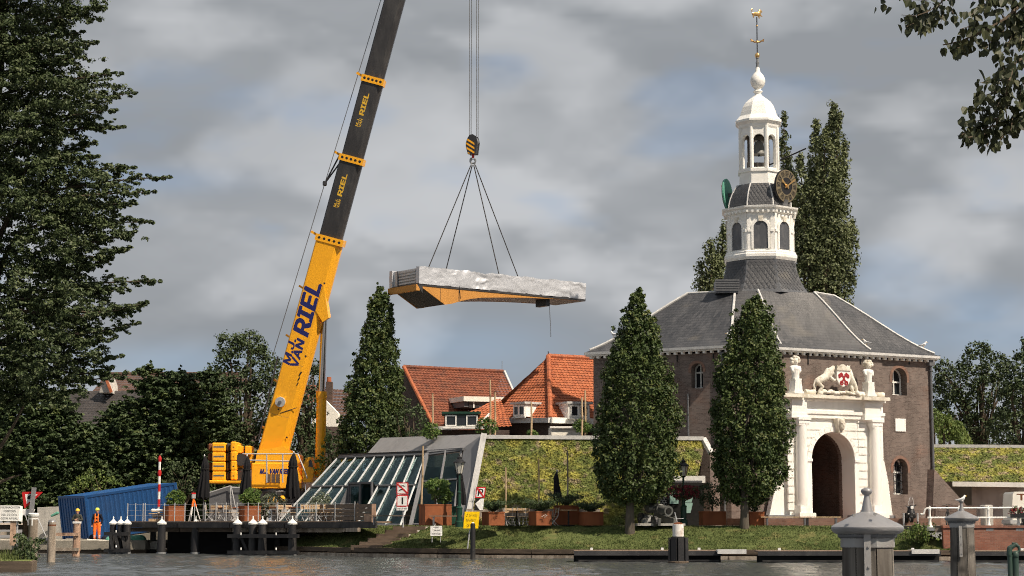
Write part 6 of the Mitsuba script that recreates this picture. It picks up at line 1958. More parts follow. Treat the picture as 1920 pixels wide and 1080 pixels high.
# 5: tilted triangular warning sign behind the left posts
tw = thing('tilted_road_sign', 'fallen red-edged road sign leaning on a grey post behind the left timber posts', 'sign')
YT_ = 106.6
fr = Frame(A(55, 935, YT_), (1, .1, 0), (.45, 0, 1))
tri = Polygon([(-.5, .36), (.5, .36), (0, -.52)]).buffer(.05)
p_ = part(tw, 'sign_board', ext(tri, .03, fr, 0), 'm_red')
part(p_, 'sign_face', ext(tri.buffer(-.14), .01, fr, .031), 'm_sign_white')
part(p_, 'black_symbol', ext(Point(0, .1).buffer(.14), .01, fr, .043), 'm_ink')
part(tw, 'white_plate', ext(sbox(-.1, -1.0, .6, -.62), .03, fr, .02), 'm_sign_white')
part(tw, 'grey_post', beam(A(56, 985, YT_ - .2), A(64, 914, YT_ - .25), .24, .10, (0, 1, 0)), 'm_zinc')
for a, b in (((46, 962), (58, 995)), ((70, 970), (86, 1005))):
    part(tw, 'stay', tube([A(*a, YT_ - .1), A(*b, YT_ - .3)], .025, 5), 'm_galv')
part(tw, 'base', box(A(62, 1013, YT_) * [1, 1, 0] + [0, 0.9, .8], (1.6, .8, .16)), 'm_zinc_dark')

# ------------------------------------------------------------------ lamp posts
def lamp(px, Y, top, base, label, basket=False):
    t = thing('lamp_post', label, 'lamp post')
    p = A(px, base, Y); z = lambda y: zat(y, Y)
    zb, zt = z(base), z(top)
    H = zt - zb
    part(t, 'post', lathe([(.20, zb), (.20, zb + .25), (.15, zb + .3), (.15, zb + .85), (.17, zb + .92), (.085, zb + 1.0), (.075, zb + H * .45), (.10, zb + H * .455), (.10, zb + H * .47), (.06, zb + H * .48), (.05, zb + H * .70), (.09, zb + H * .705), (.05, zb + H * .72)], 12, (p[0], Y, 0)), 'm_bottle_green', smooth=40)
    zl, zl2 = zb + H * .72, zb + H * .865
    gl = lathe([(.13, zl), (.235, zl2)], 6, (p[0], Y, 0))
    hd = part(t, 'lantern', gl, 'm_lampglass')
    for k in range(6):
        a = k * math.pi / 3
        part(hd, 'glazing_bar', tube([(p[0] + .135 * math.cos(a), Y + .135 * math.sin(a), zl), (p[0] + .245 * math.cos(a), Y + .245 * math.sin(a), zl2)], .014, 4), 'm_black')
    part(hd, 'roof', lathe([(.31, zl2), (.30, zl2 + .04), (.12, zl2 + .19), (.13, zl2 + .26), (.07, zl2 + .30), (.03, zl2 + .34), (.045, zl2 + .40), (.01, zl2 + .48)], 12, (p[0], Y, 0)), 'm_black', smooth=30)
    part(hd, 'cradle', lathe([(.05, zl - .08), (.15, zl)], 6, (p[0], Y, 0)), 'm_black')
    if basket:
        hb = thing('flower_basket', 'ring of dark red flowers hung round the right lamp post', 'flower basket')
        rg = np.random.default_rng(77)
        C = np.array([[p[0] + math.cos(a) * r_, Y + math.sin(a) * r_, z(922) + dz] for a, r_, dz in zip(rg.uniform(0, 2 * math.pi, 150), rg.uniform(.25, .75, 150), rg.uniform(-.35, .28, 150))])
        C = C[(np.abs(C[:, 2] - z(922)) < .36 - .25 * (np.hypot(C[:, 0] - p[0], C[:, 1] - Y) - .25))]
        part(hb, 'flowers', clumps(C, np.full(len(C), .14), 10, .085, rg), 'm_flower', kind='stuff')
        C2 = C[::2] - [0, 0, .05]
        part(hb, 'foliage', clumps(C2, np.full(len(C2), .15), 9, .085, rg), 'm_leaf_fern')
        part(hb, 'bowl', lathe([(.05, z(937)), (.45, z(932)), (.55, z(926))], 16, (p[0], Y, 0)), 'm_black')


lamp(861, 94.2, 849, 988, 'green cast-iron lamp post standing left of the tilted signs')
lamp(1282, 94.6, 857, 985, 'green lamp post with flower basket beside the cannon', True)

# ------------------------------------------------------------------ stakes of the roof garden and lawn
YR = 98.6
for k, (x, y0, y1, Y, lab) in enumerate(((811, 737, 824, 105.0, 'bare wooden stake on the pavilion roof, leftmost of the roof stakes'), (919, 712, 824, 102.4, 'tallest bare stake on the pavilion roof, before the gap between the orange houses'), (928, 735, 824, 102.8, 'bare stake right beside the tallest roof stake'),
                              (996, 754, 824, 102.4, 'bare stake on the roof before the left white dormer of the hipped house'), (1091, 745, 824, 102.2, 'bare stake before the right white dormer, left of two'), (1097, 732, 824, 102.6, 'bare stake before the right white dormer, right of two'),
                              (793, 836, 946, 97.0, 'tall stake before the glass corner, behind the large planter'), (948, 876, 962, 96.2, 'thin stake in the planter right of the yellow sign'), (1010, 860, 962, 96.2, 'thin stake in the emblem planter'), (1064, 845, 950, 96.6, 'thin grey stake right of the small parasol'))):
    a, b = A(x - (3 if k == 6 else 0), y1, Y), A(x, y0, Y)
    solo('wooden_stake', lab, 'stake', tube([a, (a + b) / 2 + [.02, 0, 0], b], [.055, .052, .045] if k < 7 else [.04, .04, .035], 7), 'm_stake' if k < 9 else 'm_greywood', smooth=50)
for k, (x, y, r, lab) in enumerate(((808, 812, .55, 'leafy shrub round the leftmost roof stake'), (913, 808, .6, 'leafy shrub at the foot of the tallest roof stake'), (1000, 815, .35, 'small leafy shrub on the roof by the middle stake'), (1094, 800, .45, 'climbing leafy shrub round the right pair of roof stakes'))):
    bush(A(x, y + 12, 102.6 if x > 850 else 105), r, 5, 'm_leaf_bush', lab, 'round', 'shrub', seed=50 + k, name='roof_shrub')

# ------------------------------------------------------------------ cannon
ca_ = thing('cannon', 'old grey cannon on a low carriage, muzzle towards the water', 'cannon')
YG = 94.2
mz, br = A(1254, 958, YG - .9), A(1214, 949, YG + 1.0)
ax = unit(br - mz)
Lc = np.linalg.norm(br - mz)
prof = [(.11, 0.02), (.245, 0), (.25, .10), (.20, .16), (.21, Lc * .35), (.25, Lc * .36), (.25, Lc * .40), (.23, Lc * .42), (.27, Lc * .8), (.31, Lc * .82), (.31, Lc * .9), (.2, Lc * .97), (.06, Lc), (.10, Lc + .1), (.09, Lc + .2), (.02, Lc + .24)]
m = lathe(prof, 20)
xa = unit(np.cross(ax, [0, 0, 1])); ya = np.cross(ax, xa)
m = trimesh.Trimesh(mz + m.vertices[:, :1] * xa + m.vertices[:, 1:2] * ya + m.vertices[:, 2:3] * ax, m.faces, process=False); m.fix_normals()
part(ca_, 'barrel', m, 'm_gunmetal', smooth=40)
part(ca_, 'bore', tube([mz - ax * .03, mz + ax * .02], .145, 16), 'm_soot')
cc_ = (mz + br) / 2 * [1, 1, 0] + [0, 0, LAWN]
for s in (-1, 1):
    q_ = cc_ + xa * s * .42
    part(ca_, 'carriage_cheek', cat(beam(q_ - ax * .9 + [0, 0, .28], q_ + ax * 1.1 + [0, 0, .34], .14, .36)), 'm_gunmetal')
    for k in (-.6, .75):
        w_ = q_ + ax * k + xa * s * .12 + [0, 0, .27]
        wl_ = part(ca_, 'wheel', tube([w_ - xa * .06, w_ + xa * .06], .27, 16), 'm_boom_black')
        part(wl_, 'hub', tube([w_ - xa * .09, w_ + xa * .09], .07, 10), 'm_gunmetal')
part(ca_, 'trunnion', tube([(mz + br) / 2 - xa * .55 , (mz + br) / 2 + xa * .55], .09, 10), 'm_gunmetal')
part(ca_, 'base_plate', box(cc_ + [0.1, 0, .06], (2.3, 1.6, .12), 0), 'm_concrete')
solo('stone_block', 'rough dark boulder left of the cannon carriage', 'boulder', bones([((xat(1212, 94), 94.0, LAWN + .15), .28, (xat(1218, 94), 94.1, LAWN + .25), .3)], 2, .15), 'm_gunmetal')
# patterned screen behind the cannon
ps_ = thing('patterned_screen', 'white lattice screen board behind the cannon', 'screen')
fr = Frame(A(1238, 955, 95.6), (1, 0, 0))
u0, v1 = fr.px(1227, 926); u1, v0 = fr.px(1252, 958)
part(ps_, 'frame', ext(sbox(u0, v0, u1, v1).difference(sbox(u0 + .05, v0 + .05, u1 - .05, v1 - .05)), .05, fr, 0), 'm_black')
ovals = [Point(u0 + .13 + .14 * i + (.07 if j % 2 else 0), v0 + .1 + .12 * j).buffer(.05) for i in range(5) for j in range(7)]
part(ps_, 'lattice', ext(sbox(u0 + .04, v0 + .04, u1 - .04, v1 - .04).difference(unary_union([o for o in ovals])), .02, fr, .01), 'm_sign_white')
part(ps_, 'backing', ext(sbox(u0 + .03, v0 + .03, u1 - .03, v1 - .03), .01, fr, -.02), 'm_black')
for u in (u0 + .05, u1 - .05): part(ps_, 'leg', tube([fr.p(u, LAWN - fr.O[2], .02), fr.p(u, v0, .02)], .025, 5), 'm_black')

# ------------------------------------------------------------------ jetties and posts in the water
def jetty(x0, x1, Y, label, skew=0.0):
    t = thing('floating_jetty', label, 'jetty')
    a, b = xat(x0, Y), xat(x1, Y)
    n = max(2, int((b - a) / 1.6))
    for k in range(n):
        u0, u1 = a + (b - a) * k / n, a + (b - a) * (k + 1) / n
        part(t, 'deck_plank', bb(u0 + .01, u1 - .01, Y, Y + 1.3, .42, .50), 'm_plank')
        if k % 2 == 0: part(t, 'float', bb(u0 + .1, u1 - .15, Y + .15, Y + 1.2, -.3, .27), 'm_soot')
    part(t, 'side_beam', bb(a, b, Y - .06, Y + .0, .28, .47), 'm_boom_black')
    part(t, 'back_beam', bb(a, b, Y + .3, Y + .4, -.2, .3), 'm_soot')
    part(t, 'low_rail', bb(a + .2, b - .1, Y - .02, Y + .04, .02, .09), 'm_blackpost')
    for s in (.12, .6, .85):
        x = a + (b - a) * s
        part(t, 'cleat', box((x, Y + .1, .56), (.12, .08, .10)), 'm_sign_white')


jetty(1076, 1352, 84.6, 'long dark floating jetty left of the foreground bollards, behind the white-topped post')
jetty(1420, 1762, 84.0, 'long dark floating jetty passing behind the large foreground bollard')
jetty(1790, 2000, 83.6, 'dark floating jetty at the right edge, behind the green post')
for x0, x1, lab in ((1344, 1396, 'pale plank gangway lying at the right end of the left jetty'), (1706, 1756, 'pale plank gangway on the right jetty between the two large bollards')):
    a, b = xat(x0, 84.2), xat(x1, 84.2)
    g_ = thing('gangway', lab, 'gangway')
    part(g_, 'board', bb(a, b, 83.9, 84.9, .43, .52), 'm_galv')
    part(g_, 'edge', bb(a - .02, b + .02, 83.84, 83.9, .36, .56), 'm_lead')
# octagonal pile with a white drum on it
pc_ = thing('marker_pile', 'thick black planked pile with rusty white drum on top, in the water', 'mooring post')
YM = 82.0
p = A(1272, 1040, YM); z = lambda y: zat(y, YM)
part(pc_, 'core', lathe([(.36, -1), (.34, z(1010)), (.28, z(1006))], 12, (p[0], YM, 0)), 'm_soot')
for k in range(8):
    a = k * math.pi / 4 + .2
    part(pc_, 'stave', beam((p[0] + .37 * math.cos(a), YM + .37 * math.sin(a), -.6), (p[0] + .355 * math.cos(a), YM + .355 * math.sin(a), z(1008)), .25, .10, (math.cos(a), math.sin(a), 0)), 'm_blackpost')
part(pc_, 'foot_ring', lathe([(.44, -.05), (.45, .06), (.42, .1)], 16, (p[0], YM, 0)), 'm_quaywood')
worn('m_rustywhite', (0.72, 0.70, 0.66), (0.30, 0.13, 0.05), 4.5, 0.8, 0.6, 0.3)
part(pc_, 'drum', lathe([(.235, z(1006)), (.24, z(1004)), (.235, z(984)), (.22, z(983))], 18, (p[0], YM, 0)), 'm_rustywhite', smooth=40)
part(pc_, 'lid', lathe([(.22, z(983)), (.16, z(980.5)), (.03, z(979))], 18, (p[0], YM, 0)), 'm_rustmetal')
part(pc_, 'lifting_eye', tube([A(1270, 981, YM), A(1265, 960, YM), A(1269, 973, YM), A(1282, 972, YM)], .02, 5), 'm_galv')
bp_ = thing('black_pile', 'slim black round pile with white tip, before the yellow notice', 'mooring post')
YP = 90.2
p = A(886.5, 1040, YP)
part(bp_, 'pile', lathe([(.125, -1), (.12, .4), (.115, zat(984, YP)), (.08, zat(981, YP))], 14, (p[0], YP, 0)), 'm_blackpost', smooth=40)
part(bp_, 'cap', lathe([(.06, zat(983, YP)), (.06, zat(980, YP)), (.02, zat(979, YP))], 10, (p[0], YP, 0)), 'm_white')
# big timber bollards in the foreground
def big_bollard(px, Y, w_top, w_bot, y_cap0, label, s, rz):
    t = thing('timber_bollard', label, 'bollard')
    p = A(px, 980, Y); z = lambda y: zat(y, Y)
    m_ = Y / F
    zt = z(y_cap0)
    rt, rb = w_top / 2 * m_, w_bot / 2 * m_
    n = 8
    ph = rz
    core = lathe([(rb * .97, -.9), (rt * .97, zt + .02)], n, (p[0], Y, 0), ph)
    part(t, 'core', core, 'm_soot')
    for k in range(n):
        a0, a1 = ph + k * 2 * math.pi / n, ph + (k + 1) * 2 * math.pi / n
        g_ = 0.03
        v = []
        for r, zz_ in ((rb * 1.03, -.9), (rt * 1.03, zt)):
            P0, P1 = np.array([math.cos(a0), math.sin(a0)]), np.array([math.cos(a1), math.sin(a1)])
            for rr in (r * .90, r):
                for tt in (g_, 1 - g_):
                    q_ = (P0 + (P1 - P0) * tt) * rr
                    v.append((p[0] + q_[0], Y + q_[1], zz_))
        mm = trimesh.convex.convex_hull(np.array(v))
        part(t, 'timber', M(mm.vertices, mm.faces), 'm_oldwood')
    return t, p, zt, rt


t, p, zt, rt = big_bollard(1626, 19.0, 96, 108, 1026, 'large weathered timber bollard with grey metal cap, nearest in the foreground', 1, math.radians(8))
def cap_of(t, p, Y, zt, rt, s, ph, n=8):
    part(t, 'cap_band', lathe([(rt * 1.09, zt), (rt * 1.09, zt + .085 * s)], n, (p[0], Y, 0), ph), 'm_ironstrap')
    part(t, 'cap_skirt', lathe([(rt * 1.12, zt + .083 * s), (rt * 1.2, zt + .098 * s), (rt * 1.2, zt + .122 * s)], n, (p[0], Y, 0), ph), 'm_zinc_dark')
    part(t, 'cap_roll', lathe([(rt * 1.2, zt + .120 * s), (rt * 1.33, zt + .140 * s), (rt * 1.40, zt + .165 * s), (rt * 1.395, zt + .185 * s), (rt * 1.3, zt + .205 * s), (rt * 1.0, zt + .24 * s), (rt * .62, zt + .285 * s), (rt * .38, zt + .315 * s), (rt * .24, zt + .325 * s)], 28, (p[0], Y, 0)), 'm_postcap', smooth=40)
    kn = part(t, 'cap_spike', lathe([(rt * .235, zt + .318 * s), (rt * .225, zt + .335 * s), (rt * .10, zt + .465 * s), (rt * .09, zt + .485 * s)], 18, (p[0], Y, 0)), 'm_postcap', smooth=40)
    part(kn, 'knob', lathe([(rt * .08, zt + .475 * s), (rt * .19, zt + .495 * s), (rt * .23, zt + .515 * s), (rt * .19, zt + .535 * s), (rt * .06, zt + .548 * s)], 18, (p[0], Y, 0)), 'm_postcap', smooth=True)
    return


cap_of(t, p, 19.0, zt, rt, 1.06, math.radians(8))
def straps(t, p, Y, x0, x1, ytop, ybot, r, bolts):
    fr = Frame((xat((x0 + x1) / 2, Y), Y - r, 0), (1, 0, 0))
    a, z1 = fr.px(x0, ytop); b, z0 = fr.px(x1, ybot)
    part(t, 'iron_strap', ext(sbox(a, z0, b, z1), .012, fr, .004), 'm_ironstrap')
    for y in bolts:
        z_ = fr.px(x0, y)[1]
        part(t, 'bolt', tube([fr.p((a + b) / 2 + .01, z_, .012), fr.p((a + b) / 2 + .01, z_, .03)], .013, 8), 'm_ironstrap')


straps(t, p, 19.0, 1619, 1634, 999, 1100, rt * 1.06, (1025, 1063))
for x, y in ((1622, 989), (1628, 989), (1659, 993), (1641, 964), (1601, 966)):
    fr = Frame((xat(x, 19.0), 19.0 - rt * 1.1, 0), (1, 0, 0))
    q_ = A(x, y, 19.0 - rt * 1.12); part(t, 'bolt', tube([q_ + [0, .03, 0], q_ - [0, .012, 0]], .014, 8), 'm_ironstrap')
t, p, zt, rt = big_bollard(1803.5, 37.5, 45, 54, 988, 'weathered timber bollard with grey metal cap, the farther one by the white railing', 1, math.radians(8))
cap_of(t, p, 37.5, zt - .01, rt, 0.98, math.radians(8))
straps(t, p, 37.5, 1797.5, 1805, 986, 1044, rt * 1.06, (1005, 1020, 1038))
# green cast post bottom right
gp_ = thing('green_mooring_post', 'green cast-iron twin mooring post with open eye at the bottom right corner', 'mooring post')
YQ = 30.0
q_ = A(1900, 1060, YQ)
mq = YQ / F
part(gp_, 'shaft', lathe([(4.6 * mq, -.8), (4.6 * mq, zat(1044, YQ)), (5.4 * mq, zat(1043, YQ)), (5.4 * mq, zat(1040, YQ))], 14, (q_[0] - 6.3 * mq, YQ, 0)), 'm_greenpost', smooth=40)
part(gp_, 'shaft', lathe([(6.4 * mq, -.8), (6.2 * mq, zat(1036, YQ))], 14, (q_[0] + 4.5 * mq, YQ + .02, 0)), 'm_greenpost', smooth=40)
ay = lambda x, y, d=0: A(x, y, YQ - d)
part(gp_, 'cast_head', bones([(ay(1892, 1040), 5.0 * mq, ay(1893, 1029), 5.2 * mq), (ay(1893, 1028), 5.0 * mq, ay(1904, 1021), 4.0 * mq), (ay(1904, 1021), 4.2 * mq, ay(1910, 1025), 2.8 * mq), (ay(1910, 1025), 2.6 * mq, ay(1911, 1033), 2.4 * mq), (ay(1911, 1033), 2.4 * mq, ay(1901, 1038), 3.6 * mq), (ay(1904, 1039), 6 * mq, ay(1904, 1042), 6.2 * mq), (ay(1905, 1020), 2.6 * mq, ay(1898, 1018), 1.5 * mq)], 5, .012), 'm_greenpost', smooth=True)

# ------------------------------------------------------------------ white railing, scooter, bicycle, van
wr = thing('white_railing', 'white painted quay railing with two rails and curled end', 'railing')
YRr = 89.15
zr = lambda y: zat(y, YRr)
for k, x in enumerate((1744, 1795 + 4, 1854, 1910, 1965)):
    p = A(x, 990, YRr)
    ps_k = part(wr, 'post', lathe([(.13, zr(989.5)), (.13, zr(987)), (.075, zr(983)), (.06, zr(975)), (.085, zr(971)), (.05, zr(969)), (.05, zr(957)), (.075, zr(955)), (.05, zr(952)), (.02, zr(948))], 10, (p[0], YRr, 0)), 'm_white', smooth=40)
    part(ps_k, 'stone_block', box((p[0], YRr + .02, zr(992)), (.34, .36, .16)), 'm_greystone')
part(wr, 'rail', tube([A(1744, 952.5, YRr), A(1980, 952, YRr)], .042, 8), 'm_white')
part(wr, 'rail', tube([A(1739, 970.5, YRr), A(1980, 970.5, YRr)], .038, 8), 'm_white')
part(wr, 'curled_end', tube([A(1744, 952.5, YRr), A(1738, 952.8, YRr), A(1734, 955.5, YRr), A(1733, 960, YRr), A(1731.5, 963.5, YRr), A(1728, 964.5, YRr), A(1725.5, 963, YRr)], .04, 8), 'm_white')
sc_ = thing('scooter', 'black motor scooter with clear windscreen parked by the brick wall', 'scooter')
YK = 96.2
def K(x, y, d=0): return A(x, y, YK - d)
part(sc_, 'front_fairing', bones([(K(1708, 955), .17, K(1708, 963, .1), .19), (K(1707, 954), .16, K(1709, 951, .1), .10), (K(1703, 960, 0), .08, K(1702, 969, 0), .10), (K(1713, 960, 0), .08, K(1714, 969, 0), .10)], 3, .06), 'm_black', smooth=True)
part(sc_, 'rear_body', bones([(K(1708, 962, -.4), .22, K(1708, 962, -1.2), .17)], 3, .08), 'm_black', smooth=True)
part(sc_, 'seat', bones([(K(1708, 953, -.5), .16, K(1708, 953, -1.2), .13)], 3, .08), 'm_cloth_black', smooth=True)
w_ = K(1709, 973, .25); w_[2] = PLAZA - .37 + .25 + .0
w_[2] = zat(980, YK) + .24
fw = part(sc_, 'front_wheel', tube([w_ - [.06, 0, 0], w_ + [.06, 0, 0]], .24, 16), 'm_soot')
part(fw, 'rim', tube([w_ - [.065, 0, 0], w_ + [.065, 0, 0]], .14, 12), 'm_galv')
w2 = w_ + [0, 1.3, 0]
part(sc_, 'rear_wheel', tube([w2 - [.07, 0, 0], w2 + [.07, 0, 0]], .24, 16), 'm_soot')
part(sc_, 'mudguard', bones([(K(1709, 967, .3), .10, K(1709, 970, .45), .08)], 2, .05), 'm_black', smooth=True)
part(sc_, 'handlebar', tube([K(1698, 948.5), K(1703, 950), K(1708, 951), K(1713, 950), K(1718, 946)], .03, 6), 'm_black')
part(sc_, 'leg_shield', bones([(K(1703, 951), .06, K(1713, 950), .06)], 2, .05), 'm_zinc_dark', smooth=True)
part(sc_, 'headlight', lathe([(.09, 0), (.07, .05)], 12).apply_transform(trimesh.transformations.rotation_matrix(math.pi / 2, [1, 0, 0])).apply_translation(K(1710, 952, .18)), 'm_sign_white')
part(sc_, 'windscreen', quad(K(1703, 947, .05), K(1713, 947, .05), K(1711, 932, -.1), K(1706, 932, -.1), 4, 4), 'm_clear')
part(sc_, 'windscreen_edge', tube([K(1703, 947, .05), K(1704.5, 938, 0), K(1706.5, 932, -.1), K(1710.5, 932, -.1), K(1712, 938, 0), K(1713, 947, .05)], .012, 4), 'm_lead')
for x in (1704.5, 1712): part(sc_, 'indicator', box(K(x, 963, .22), (.10, .04, .05)), 'm_sign_white')
for x, lab in ((1694, 'slim grey bollard just left of the scooter'), (1720, 'slim grey bollard just right of the scooter')):
    b_ = K(x, 984); solo('slim_bollard', lab, 'bollard', tube([[b_[0], YK - .1, 1.4], [b_[0], YK - .1, zat(962, YK)]], .05, 8), 'm_galv', smooth=50)
def bicycle(px, Y, z0, rz, label):
    t = thing('bicycle', label, 'bicycle')
    c = np.array([xat(px, Y), Y, z0]); ca, sa = math.cos(rz), math.sin(rz)
    Q = lambda x, z, y=0: c + [x * ca - y * sa, x * sa + y * ca, z]
    for x in (-.52, .52):
        ring = [Q(x + .33 * math.cos(a), .34 + .33 * math.sin(a)) for a in np.linspace(0, 2 * math.pi, 19)]
        w = part(t, 'wheel', tube(ring, .022, 5), 'm_soot')
        part(w, 'spokes', cat([tube([Q(x, .34), Q(x + .32 * math.cos(a), .34 + .32 * math.sin(a))], .006, 3) for a in np.arange(8) * math.pi / 4]), 'm_galv')
    part(t, 'frame', cat([tube([Q(*a), Q(*b)], .02, 5) for a, b in (((-.52, .34), (-.05, .30)), ((-.05, .30), (-.18, .85)), ((-.05, .30), (.36, .80)), ((-.16, .72), (.36, .80)), ((-.52, .34), (-.17, .75)), ((.52, .34), (.34, .95)))]), 'm_black')
    part(t, 'saddle', bones([(Q(-.26, .90), .06, Q(-.08, .90), .035)], 2, .04), 'm_cloth_black', smooth=True)
    part(t, 'handlebar', tube([Q(.2, 1.0, .26), Q(.33, 1.02, .1), Q(.33, 1.02, -.1), Q(.2, 1.0, -.26)], .018, 5), 'm_black')


bicycle(1777, 94.6, LAWN, 1.25, 'black bicycle parked behind the white railing, left of the farther bollard')
van = thing('delivery_van', 'white van with brown letters on its side, cut by the right edge behind the railing', 'van')
YV = 92.0
vx0 = xat(1899, YV)
vf = Frame((vx0, YV, 0), (1, 0, 0))
zv_ = lambda y: zat(y, YV)
vb = Polygon([(0, zv_(986)), (0, zv_(948)), (.05, zv_(926)), (.12, zv_(922)), (3.2, zv_(921)), (4.2, zv_(945)), (5.0, zv_(950)), (5.1, zv_(985))])
part(van, 'body', ext(vb, -1.8, vf, 0), 'm_white_wall')
text(vf, 'THUIS', 1.42, zv_(938), .30, van, 'm_rustmetal', .004, 2.4)
part(van, 'side_window', ext([(3.25, zv_(945)), (4.05, zv_(945)), (3.4, zv_(927)), (3.25, zv_(927))], .01, vf, .002), 'm_pane')
part(van, 'tail_light', ext(sbox(-.03, zv_(960), .10, zv_(953)), .03, vf, .0), 'm_red')
part(van, 'bumper', ext(sbox(-.12, zv_(982), .3, zv_(975)), -1.7, vf, .05), 'm_galv')
part(van, 'sill', ext(sbox(.2, zv_(988), 4.9, zv_(981)), -1.7, vf, .02), 'm_black')
for x in (.75, 4.1):
    c = vf.p(x, 1.55 + .32, -.1)
    w_ = part(van, 'wheel', tube([c - [0, .15, 0], c + [0, .15, 0]], .33, 18), 'm_soot')
    part(w_, 'hubcap', tube([c - [0, .17, 0], c - [0, .14, 0]], .2, 14), 'm_galv')
fb = thing('railing_flower_box', 'flower box with red and white blooms on the railing before the van', 'flower box')
rg = np.random.default_rng(8)
C = np.stack([rg.uniform(xat(1893, YRr), xat(1945, YRr), 90), rg.uniform(YRr - .25, YRr + .05, 90), rg.uniform(zr(964), zr(951), 90)], 1)
part(fb, 'flowers', clumps(C[:40], np.full(40, .1), 8, .07, rg), 'm_flower', kind='stuff')
part(fb, 'white_flowers', clumps(C[40:60], np.full(20, .08), 5, .06, rg), 'm_sign_white', kind='stuff')
part(fb, 'foliage', clumps(C[50:], np.full(40, .12), 8, .08, rg), 'm_leaf_fern')
part(fb, 'box', bb(xat(1894, YRr), xat(1945, YRr), YRr - .3, YRr - .06, zr(970), zr(963)), 'm_black')

# ------------------------------------------------------------------ left side: posts, container, workers, site things
def stump(px, Y, top, w, label, cap=None, mat='m_greywood'):
    t = thing('timber_post', label, 'post')
    p = A(px, 1000, Y); zt = zat(top, Y); r = w / 2 * Y / F
    part(t, 'shaft', lathe([(r * 1.1, -.8), (r * 1.05, .5), (r, zt)], 12, (p[0], Y, 0)), mat, smooth=40)
    if cap == 'white':
        part(t, 'cap', lathe([(r * 1.1, zt - .02), (r * 1.22, zt + .03), (r * 1.22, zt + .09), (r * .9, zt + .13)], 14, (p[0], Y, 0)), 'm_sign_white', smooth=40)
        part(t, 'white_mark', box((p[0], Y - r * 1.02, zt - .22), (.05, .03, .28)), 'm_sign_white')
        part(t, 'white_ring', lathe([(r * 1.03, zt - .12), (r * 1.05, zt - .06)], 14, (p[0], Y, 0)), 'm_sign_white')
    else:
        part(t, 'cap', lathe([(r * 1.02, zt), (r * .8, zt + .08), (r * .3, zt + .12)], 12, (p[0], Y, 0)), 'm_postcap', smooth=40)
        part(t, 'iron_band', lathe([(r * 1.04, zt - .16), (r * 1.06, zt - .10)], 12, (p[0], Y, 0)), 'm_rustmetal')


stump(62, 76, 968, 17, 'round grey timber post with white cap, right of the white notice board', 'white')
stump(97, 82, 979, 15, 'old round timber post without white cap, standing in the water', None)
gu = thing('timber_guard', 'pale timber guard post with rails, before the worker in dark clothes', 'fence')
YGd = 98.0
a = A(143, 1010, YGd)
part(gu, 'post', bones([((a[0], YGd, -.6), .20, (a[0], YGd, .3), .20), ((a[0] + .02, YGd, .3), .20, (a[0] + .03, YGd, zat(982, YGd)), .17)], 0, .5), 'm_newwood')
part(gu, 'cap', box((a[0] + .02, YGd, zat(979.5, YGd)), (.36, .36, .10)), 'm_sign_white')
for y, mt in ((1002, 'm_newwood'), (1030, 'm_greywood')):
    l, r = A(103, y, YGd + .1), A(149, y, YGd - .05)
    part(gu, 'rail', beam(l - [0, .18, 0], r - [0, .18, 0], .12, .16), mt)
# container standing crooked on a ramp
cn = thing('blue_container', 'dull blue steel shipping container standing tilted on the low quay', 'container')
YCn = 113.6
pA_, pB_, pC_, pD_ = A(168, 1013, YCn), A(340, 988, YCn - .6), A(340, 905, YCn - .6), A(158, 930, YCn)
cu = unit(pB_ - pA_); cv = unit(pD_ - pA_)
cv = unit(cv - cu * np.dot(cu, cv))
cfr = Frame(pA_, cu, cv)
Lc_, Hc_ = float(np.linalg.norm(pB_ - pA_)), float(np.dot(pD_ - pA_, cv))
back = np.array([-1.9, 1.55, 0]) / np.linalg.norm([1.9, 1.55]) * 2.43
ncor = int(Lc_ / .28)
prof_, dep = [], .013
for k in range(ncor + 1):
    u = .12 + (Lc_ - .24) * k / ncor
    prof_ += [(u - .07, -dep), (u - .04, 0), (u + .04, 0), (u + .07, -dep)]
vs = []
for u, w in prof_:
    vs += [cfr.p(u, .14, w), cfr.p(u, Hc_ - .12, w)]
n_ = len(prof_)
part(cn, 'side_sheet', M(vs, [[2 * i, 2 * i + 2, 2 * i + 3, 2 * i + 1] for i in range(n_ - 1)]), 'm_container')
O_ = cfr.p(0, 0, 0)
for (u0, v0, u1, v1) in ((0, .07, Lc_, .07), (0, Hc_ - .06, Lc_, Hc_ - .06)):
    part(cn, 'side_rail', beam(cfr.p(u0, v0, -.03), cfr.p(u1, v1, -.03), .12, .14, cfr.V), 'm_container')
for u in (.06, Lc_ - .06): part(cn, 'corner_post', beam(cfr.p(u, .0, -.03), cfr.p(u, Hc_, -.03), .14, .13, cfr.U), 'm_container')
e_u = unit(back)
ef = Frame(cfr.p(0, 0, -.05) + back, -back, cfr.V)
part(cn, 'end_wall', ext(sbox(.05, .1, 2.4, Hc_ - .08), .06, ef, -.06), 'm_container')
for u in np.linspace(.25, 2.2, 9): part(cn, 'end_rib', ext(sbox(u - .05, .15, u + .05, Hc_ - .13), .04, ef, .001), 'm_container')
for s in (0.03,): part(cn, 'corner_post', beam(ef.p(s, 0, 0), ef.p(s, Hc_, 0), .14, .13, ef.U), 'm_container')
part(cn, 'end_rail', beam(ef.p(0, Hc_ - .06, .0), ef.p(2.43, Hc_ - .06, .0), .12, .14, ef.V), 'm_container')
top = [cfr.p(0, Hc_ - .02, 0), cfr.p(Lc_, Hc_ - .02, 0), cfr.p(Lc_, Hc_ - .02, 0) + back, cfr.p(0, Hc_ - .02, 0) + back]
part(cn, 'roof_sheet', slab(top, .06), 'm_container')
struct('ramp', slab([pA_ + [0, -.1, -.06], pB_ + [.3, -.1, -.06], pB_ + back + [.3, .5, -.06], pA_ + back + [0, .5, -.06]], .5), 'm_gravel', 'earth ramp under the tilted container', 'ramp')
